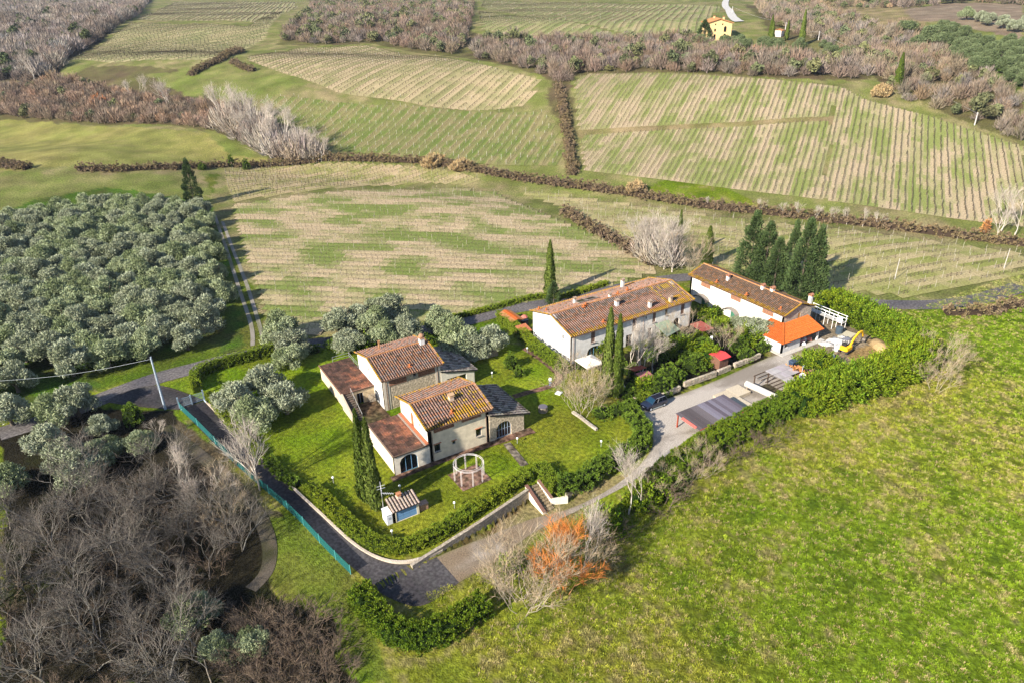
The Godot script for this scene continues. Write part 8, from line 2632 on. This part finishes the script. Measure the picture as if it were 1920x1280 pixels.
	thicket("pale_copse", "fine whitish twigs filling the white trees behind the farmhouse", [Vector2(104.18, -117.81), Vector2(109.05, -119.74), Vector2(109.22, -113.54), Vector2(105.84, -106.75), Vector2(104.02, -109.54), Vector2(103.1, -113.42)], 2.4, [b1], [1.0], Vector2(5.5, 8.5), [Color(0.4, 0.36, 0.32)])
	# far olive groves, tree by tree
	for p in fill([Vector2(357.33, -209.64), Vector2(359.42, -196.93), Vector2(341.77, -157.48), Vector2(276.43, -123.61), Vector2(296.45, -149.08), Vector2(303.23, -164.19)], 8.5, 1.6):
		plant("dark_olive", on_land(p), rng.randf_range(1.25, 1.6), "dull green olive tree of the far grove on the right-hand hillside", "olive trees of the far right grove", 0.95)
	for p in fill([Vector2(392.53, -219.52), Vector2(389.89, -202.32), Vector2(384.09, -179.8), Vector2(368.32, -171.56), Vector2(373.05, -192.72)], 9.0, 1.5):
		plant("olive", on_land(p), rng.randf_range(1.4, 1.7), "pale olive tree of the small grove below the ploughed ridge", "olive trees below the ploughed ridge", 0.9)
	for p in fill([Vector2(270.11, -278.82), Vector2(273.76, -266.33), Vector2(277.66, -248.25), Vector2(287.79, -232.41), Vector2(285.47, -223.12), Vector2(262.21, -222.18), Vector2(251.95, -242.85), Vector2(259.79, -264.24)], 8.0, 2.2):
		plant("dark_olive", on_land(p), rng.randf_range(1.0, 1.5), "olive tree in the garden slope round the yellow house", "olive trees round the yellow house", 1.0)
	for p in fill([Vector2(299.16, -228.5), Vector2(303.72, -222.01), Vector2(280.67, -189.11), Vector2(277.35, -194.09)], 6.5, 1.0):
		plant("dark_olive", on_land(p), rng.randf_range(0.9, 1.1), "small olive tree in the line beside the bright green strip", "olive line by the green strip", 0.9)
	for q in [[Vector3(340.56, 29.53, -210.52), 2.0], [Vector3(329.02, 26.74, -192.59), 2.4], [Vector3(318.96, 25.71, -191.41), 1.8], [Vector3(290.58, 22.34, -149.72), 1.8]]:
		plant("dark_olive", q[0], q[1], "single round olive bush standing in the tan scrub", "single bushes in the tan scrub", 0.85)
	# pale trees at the foot of the green slope
	var spots := [Vector3(55.6, 7.01, -316.24), Vector3(57.05, 5.84, -304.65), Vector3(58.92, 5.2, -298.03), Vector3(60.17, 4.24, -290.36), Vector3(61.62, 3.25, -283.13), Vector3(62.38, 2.28, -276.69), Vector3(63.22, 1.53, -271.46), Vector3(65.57, 1.02, -266.12), Vector3(68.09, 0.76, -261.53), Vector3(71.55, 0.76, -256.96), Vector3(74.35, 0.84, -253.5), Vector3(56.96, 3.01, -284.46)]
	for i in spots.size():
		plant("pale", spots[i], rng.randf_range(1.7, 2.2) * (1.0 if i < 8 else 0.7), "pale grey leafless tree in the clump at the foot of the green slope", "pale trees below the green slope", 0.95)
	for q in [[Vector3(-7.92, 14.2, -465.99), 1.5, "round pale leafless tree at the edge of the far forest"], [Vector3(29.11, 11.38, -384.37), 1.1, "pale leafless tree standing out of the brown thicket, left one"], [Vector3(32.6, 10.78, -376.74), 1.2, "pale leafless tree standing out of the brown thicket, middle one"], [Vector3(40.36, 9.33, -354.4), 1.3, "pale leafless tree standing out of the brown thicket, right one"], [Vector3(190.91, -0.96, -82.21), 1.2, "tall white leafless tree at the right border, left one"], [Vector3(190.89, -1.16, -79.03), 1.3, "tall white leafless tree at the right border, right one"], [Vector3(186.5, -1.43, -81.04), 1.0, "white leafless tree in front of the right border's tall pair"]]:
		plant("pale", q[0], q[1], q[2])
	for k in 9:
		var p: Vector2 = [Vector2(147.55, -138.3), Vector2(155.43, -126.33), Vector2(157.74, -121.12), Vector2(159.56, -117.43), Vector2(161.39, -113.85), Vector2(163.25, -110.39), Vector2(165.19, -107.07), Vector2(167.22, -103.88), Vector2(170.03, -101.29)][k]
		plant("pale", on_land(p), rng.randf_range(0.4, 0.6), "thin pale sapling growing out of the bramble bank", "saplings on the bramble bank")
	plant("amber", Vector3(16.51, 8.85, -386.07), 1.0, "tan leafless tree in the far brown thicket")
	for q in [[Vector3(300.85, 29.4, -253.87), 66.0, 0.95, 40, "left of the yellow house's garden"], [Vector3(300.7, 28.51, -244.12), 60.0, 0.85, 42, "small one in the yellow house's garden"], [Vector3(297.09, 27.06, -232.74), 60.0, 1.15, 26, "tallest one right of the yellow house"], [Vector3(286.83, 27.15, -241.07), 60.0, 1.0, 66, "slim one in front of the yellow house's garden"]]:
		plant("cypress", q[0], q[2], "far cypress, " + q[4], "", 1.0 if q[2] > 1.1 else 0.8)
	plant("cypress", Vector3(253.24, 19.87, -155.55), 1.3, "lone slim cypress on the right-hand hillside", "", 11.91 / 13.0 / 1.3)
	plant("conifer", Vector3(275.19, 27.88, -272.43), 1.1, "dark spreading conifer left of the yellow house", "", 0.7)
	# yellow house
	var base := Vector3(286.07, 28.63, -265.3)
	var v := thing("yellow_house", "yellow farmhouse with an orange roof on the far hill", "house", base, 0.95)
	v.scale = Vector3.ONE * 1.08
	var X := Vector3(1, 0, 0)
	var Z := Vector3(0, 0, 1)
	var s := Shape.new()
	var yel := Color(0.68, 0.5, 0.24)
	var w := 13.0
	var d := 11.0
	var gable := [[0, 8.4], [d / 2, 10.0], [d, 8.4]]
	var ga := Vector3(0, -1.5, -d)
	var gops := [{"x0": 7.6, "x1": 8.8, "y0": 4.6, "y1": 7.0, "arch": 0.6}, {"x0": 7.6, "x1": 8.8, "y0": 1.6, "y1": 3.9, "arch": 0.6}, {"x0": 3.4, "x1": 4.2, "y0": 4.8, "y1": 6.0}, {"x0": 3.3, "x1": 4.3, "y0": 1.5, "y1": 3.7}, {"x0": 3.5, "x1": 4.1, "y0": 7.4, "y1": 8.1}, {"x0": 6.6, "x1": 7.2, "y0": 7.4, "y1": 8.1}]
	wall(s, ga, Vector3(0, -1.5, 0), gable, 0.5, -X, gops, yel)
	var fops := [{"x0": 2.0, "x1": 2.9, "y0": 4.9, "y1": 6.6}, {"x0": 5.6, "x1": 6.5, "y0": 4.9, "y1": 6.6}, {"x0": 8.6, "x1": 10.2, "y0": 4.6, "y1": 6.7}, {"x0": 2.0, "x1": 2.9, "y0": 1.8, "y1": 3.3}, {"x0": 8.8, "x1": 9.9, "y0": 1.5, "y1": 3.5}]
	wall(s, Vector3(0.003, -1.5, 0), Vector3(w, -1.5, 0), [[0, 8.4], [w, 8.4]], 0.5, Z, fops, yel)
	wall(s, Vector3(w, -1.5, -0.003), Vector3(w, -1.5, -d), gable, 0.5, X, [], yel)
	wall(s, Vector3(w - 0.003, -1.5, -d), Vector3(0.003, -1.5, -d), [[0, 8.4], [w, 8.4]], 0.5, -Z, [], yel)
	part("wall", s, m.plaster, v)
	for op in gops: glaze(v, Vector3.ZERO, "window", ga, Vector3(0, -1.5, 0), -X, op, 0.3, 0, 0, Color(0.16, 0.08, 0.05), m.glass)
	for op in fops: glaze(v, Vector3.ZERO, "window", Vector3(0, -1.5, 0), Vector3(w, -1.5, 0), Z, op, 0.3, 0, 0, Color(0.16, 0.08, 0.05), m.glass)
	s = Shape.new()
	slab(s, Vector3(-0.6, 6.8, 0.6), Vector3(w + 0.6, 6.8, 0.6), Vector3(w + 0.6, 8.6, -d / 2), Vector3(-0.6, 8.6, -d / 2), 0.2, Color(0.55, 0.25, 0.1))
	slab(s, Vector3(-0.6, 6.8, -d - 0.6), Vector3(w + 0.6, 6.8, -d - 0.6), Vector3(w + 0.6, 8.6, -d / 2), Vector3(-0.6, 8.6, -d / 2), 0.2, Color(0.55, 0.25, 0.1))
	var deck := part("roof", s, m.tile, v)
	for k in 2:
		var z := 0.6 if k == 0 else -d - 0.6
		tiled_slope(deck, Vector3.ZERO, Vector3(-0.6, 6.8, z), Vector3(w + 0.6, 6.8, z), Vector3(w + 0.6, 8.6, -d / 2), Vector3(-0.6, 8.6, -d / 2), 0.55, "ridge", "ridge", Vector2(2, 2), 0.17)
	chimney(v, Vector3.ZERO, Vector3(4.0, 8.0, -3.2), 0.7, 1.1, Color(0.7, 0.5, 0.25), Color(0.5, 0.22, 0.1))
	chimney(v, Vector3.ZERO, Vector3(9.0, 8.2, -6.5), 0.7, 1.0, Color(0.7, 0.5, 0.25), Color(0.5, 0.22, 0.1))
	s = Shape.new()
	s.box(Vector3(-6, -1, 0), Vector3(8, 1.3, 0.5), Color(0.5, 0.2, 0.09))
	solid("garden_wall", s, m.tile, "orange brick wall in the yellow house's garden", "wall", Vector3(280.8, 26.86, -244.12), 0.5)
	s = Shape.new()
	s.box(Vector3(-2, -0.5, -2), Vector3(2, 2.6, 2), Color(0.68, 0.6, 0.5))
	slab(s, Vector3(-2.3, 2.6, 2.3), Vector3(2.3, 2.6, 2.3), Vector3(2.3, 3.3, 0), Vector3(-2.3, 3.3, 0), 0.15, Color(0.5, 0.22, 0.1))
	slab(s, Vector3(-2.3, 2.6, -2.3), Vector3(2.3, 2.6, -2.3), Vector3(2.3, 3.3, 0), Vector3(-2.3, 3.3, 0), 0.15, Color(0.5, 0.22, 0.1))
	solid("outbuilding", s, m.plaster, "tiny pale outbuilding among the cypresses of the yellow house", "outbuilding", Vector3(305.31, 29.67, -253.23), 0.4)
	# poles and wires over the right-hand hill
	var feet := [Vector3(377.81, 34.13, -351.44), Vector3(320.46, 31.43, -261.75), Vector3(312, 28.38, -235.05), Vector3(283.67, 23.5, -180.32), Vector3(245.37, 13.15, -122.25)]
	var tops := [4.28, 3.43, 3.92, 3.16, 3.91]
	for k in 5:
		s = Shape.new()
		s.tube(Vector3(0, -0.3, 0), Vector3(0, tops[k], 0), 0.2, 0.15, 7, Color(0.6, 0.58, 0.55), true)
		s.bar(Vector3(-0.7, tops[k] - 0.4, 0), Vector3(0.7, tops[k] - 0.4, 0), 0.12, 0.12, Color(0.5, 0.48, 0.45))
		solid("utility_pole", s, m.gravel, "pale concrete pole of the wire line on the right-hand hill, " + ["by the pale road", "by the yellow house's cypresses", "at the bright green strip", "above the lone cypress", "nearest, on the vineyard's shoulder"][k], "utility pole", feet[k])
		if k:
			s = Shape.new()
			for j in 12:
				var a: Vector3 = feet[k - 1] + Vector3(0, tops[k - 1] - 0.3, 0)
				var e: Vector3 = feet[k] + Vector3(0, tops[k] - 0.3, 0)
				var u := j / 12.0
				var q := (j + 1) / 12.0
				s.tube(a.lerp(e, u) - Vector3(0, sin(u * PI) * 1.2, 0), a.lerp(e, q) - Vector3(0, sin(q * PI) * 1.2, 0), 0.035, 0.035, 4, Color(0.55, 0.53, 0.5))
			solid("overhead_cable", s, m.metal, "overhead cable of the right-hand hill, " + ["", "from the pale road to the cypresses", "from the cypresses to the green strip", "from the green strip to the lone cypress", "from the lone cypress to the nearest pole"][k], "cable")
	for key in kinds:
		for q in kinds[key]:
			if not q[1]: q[0].free()
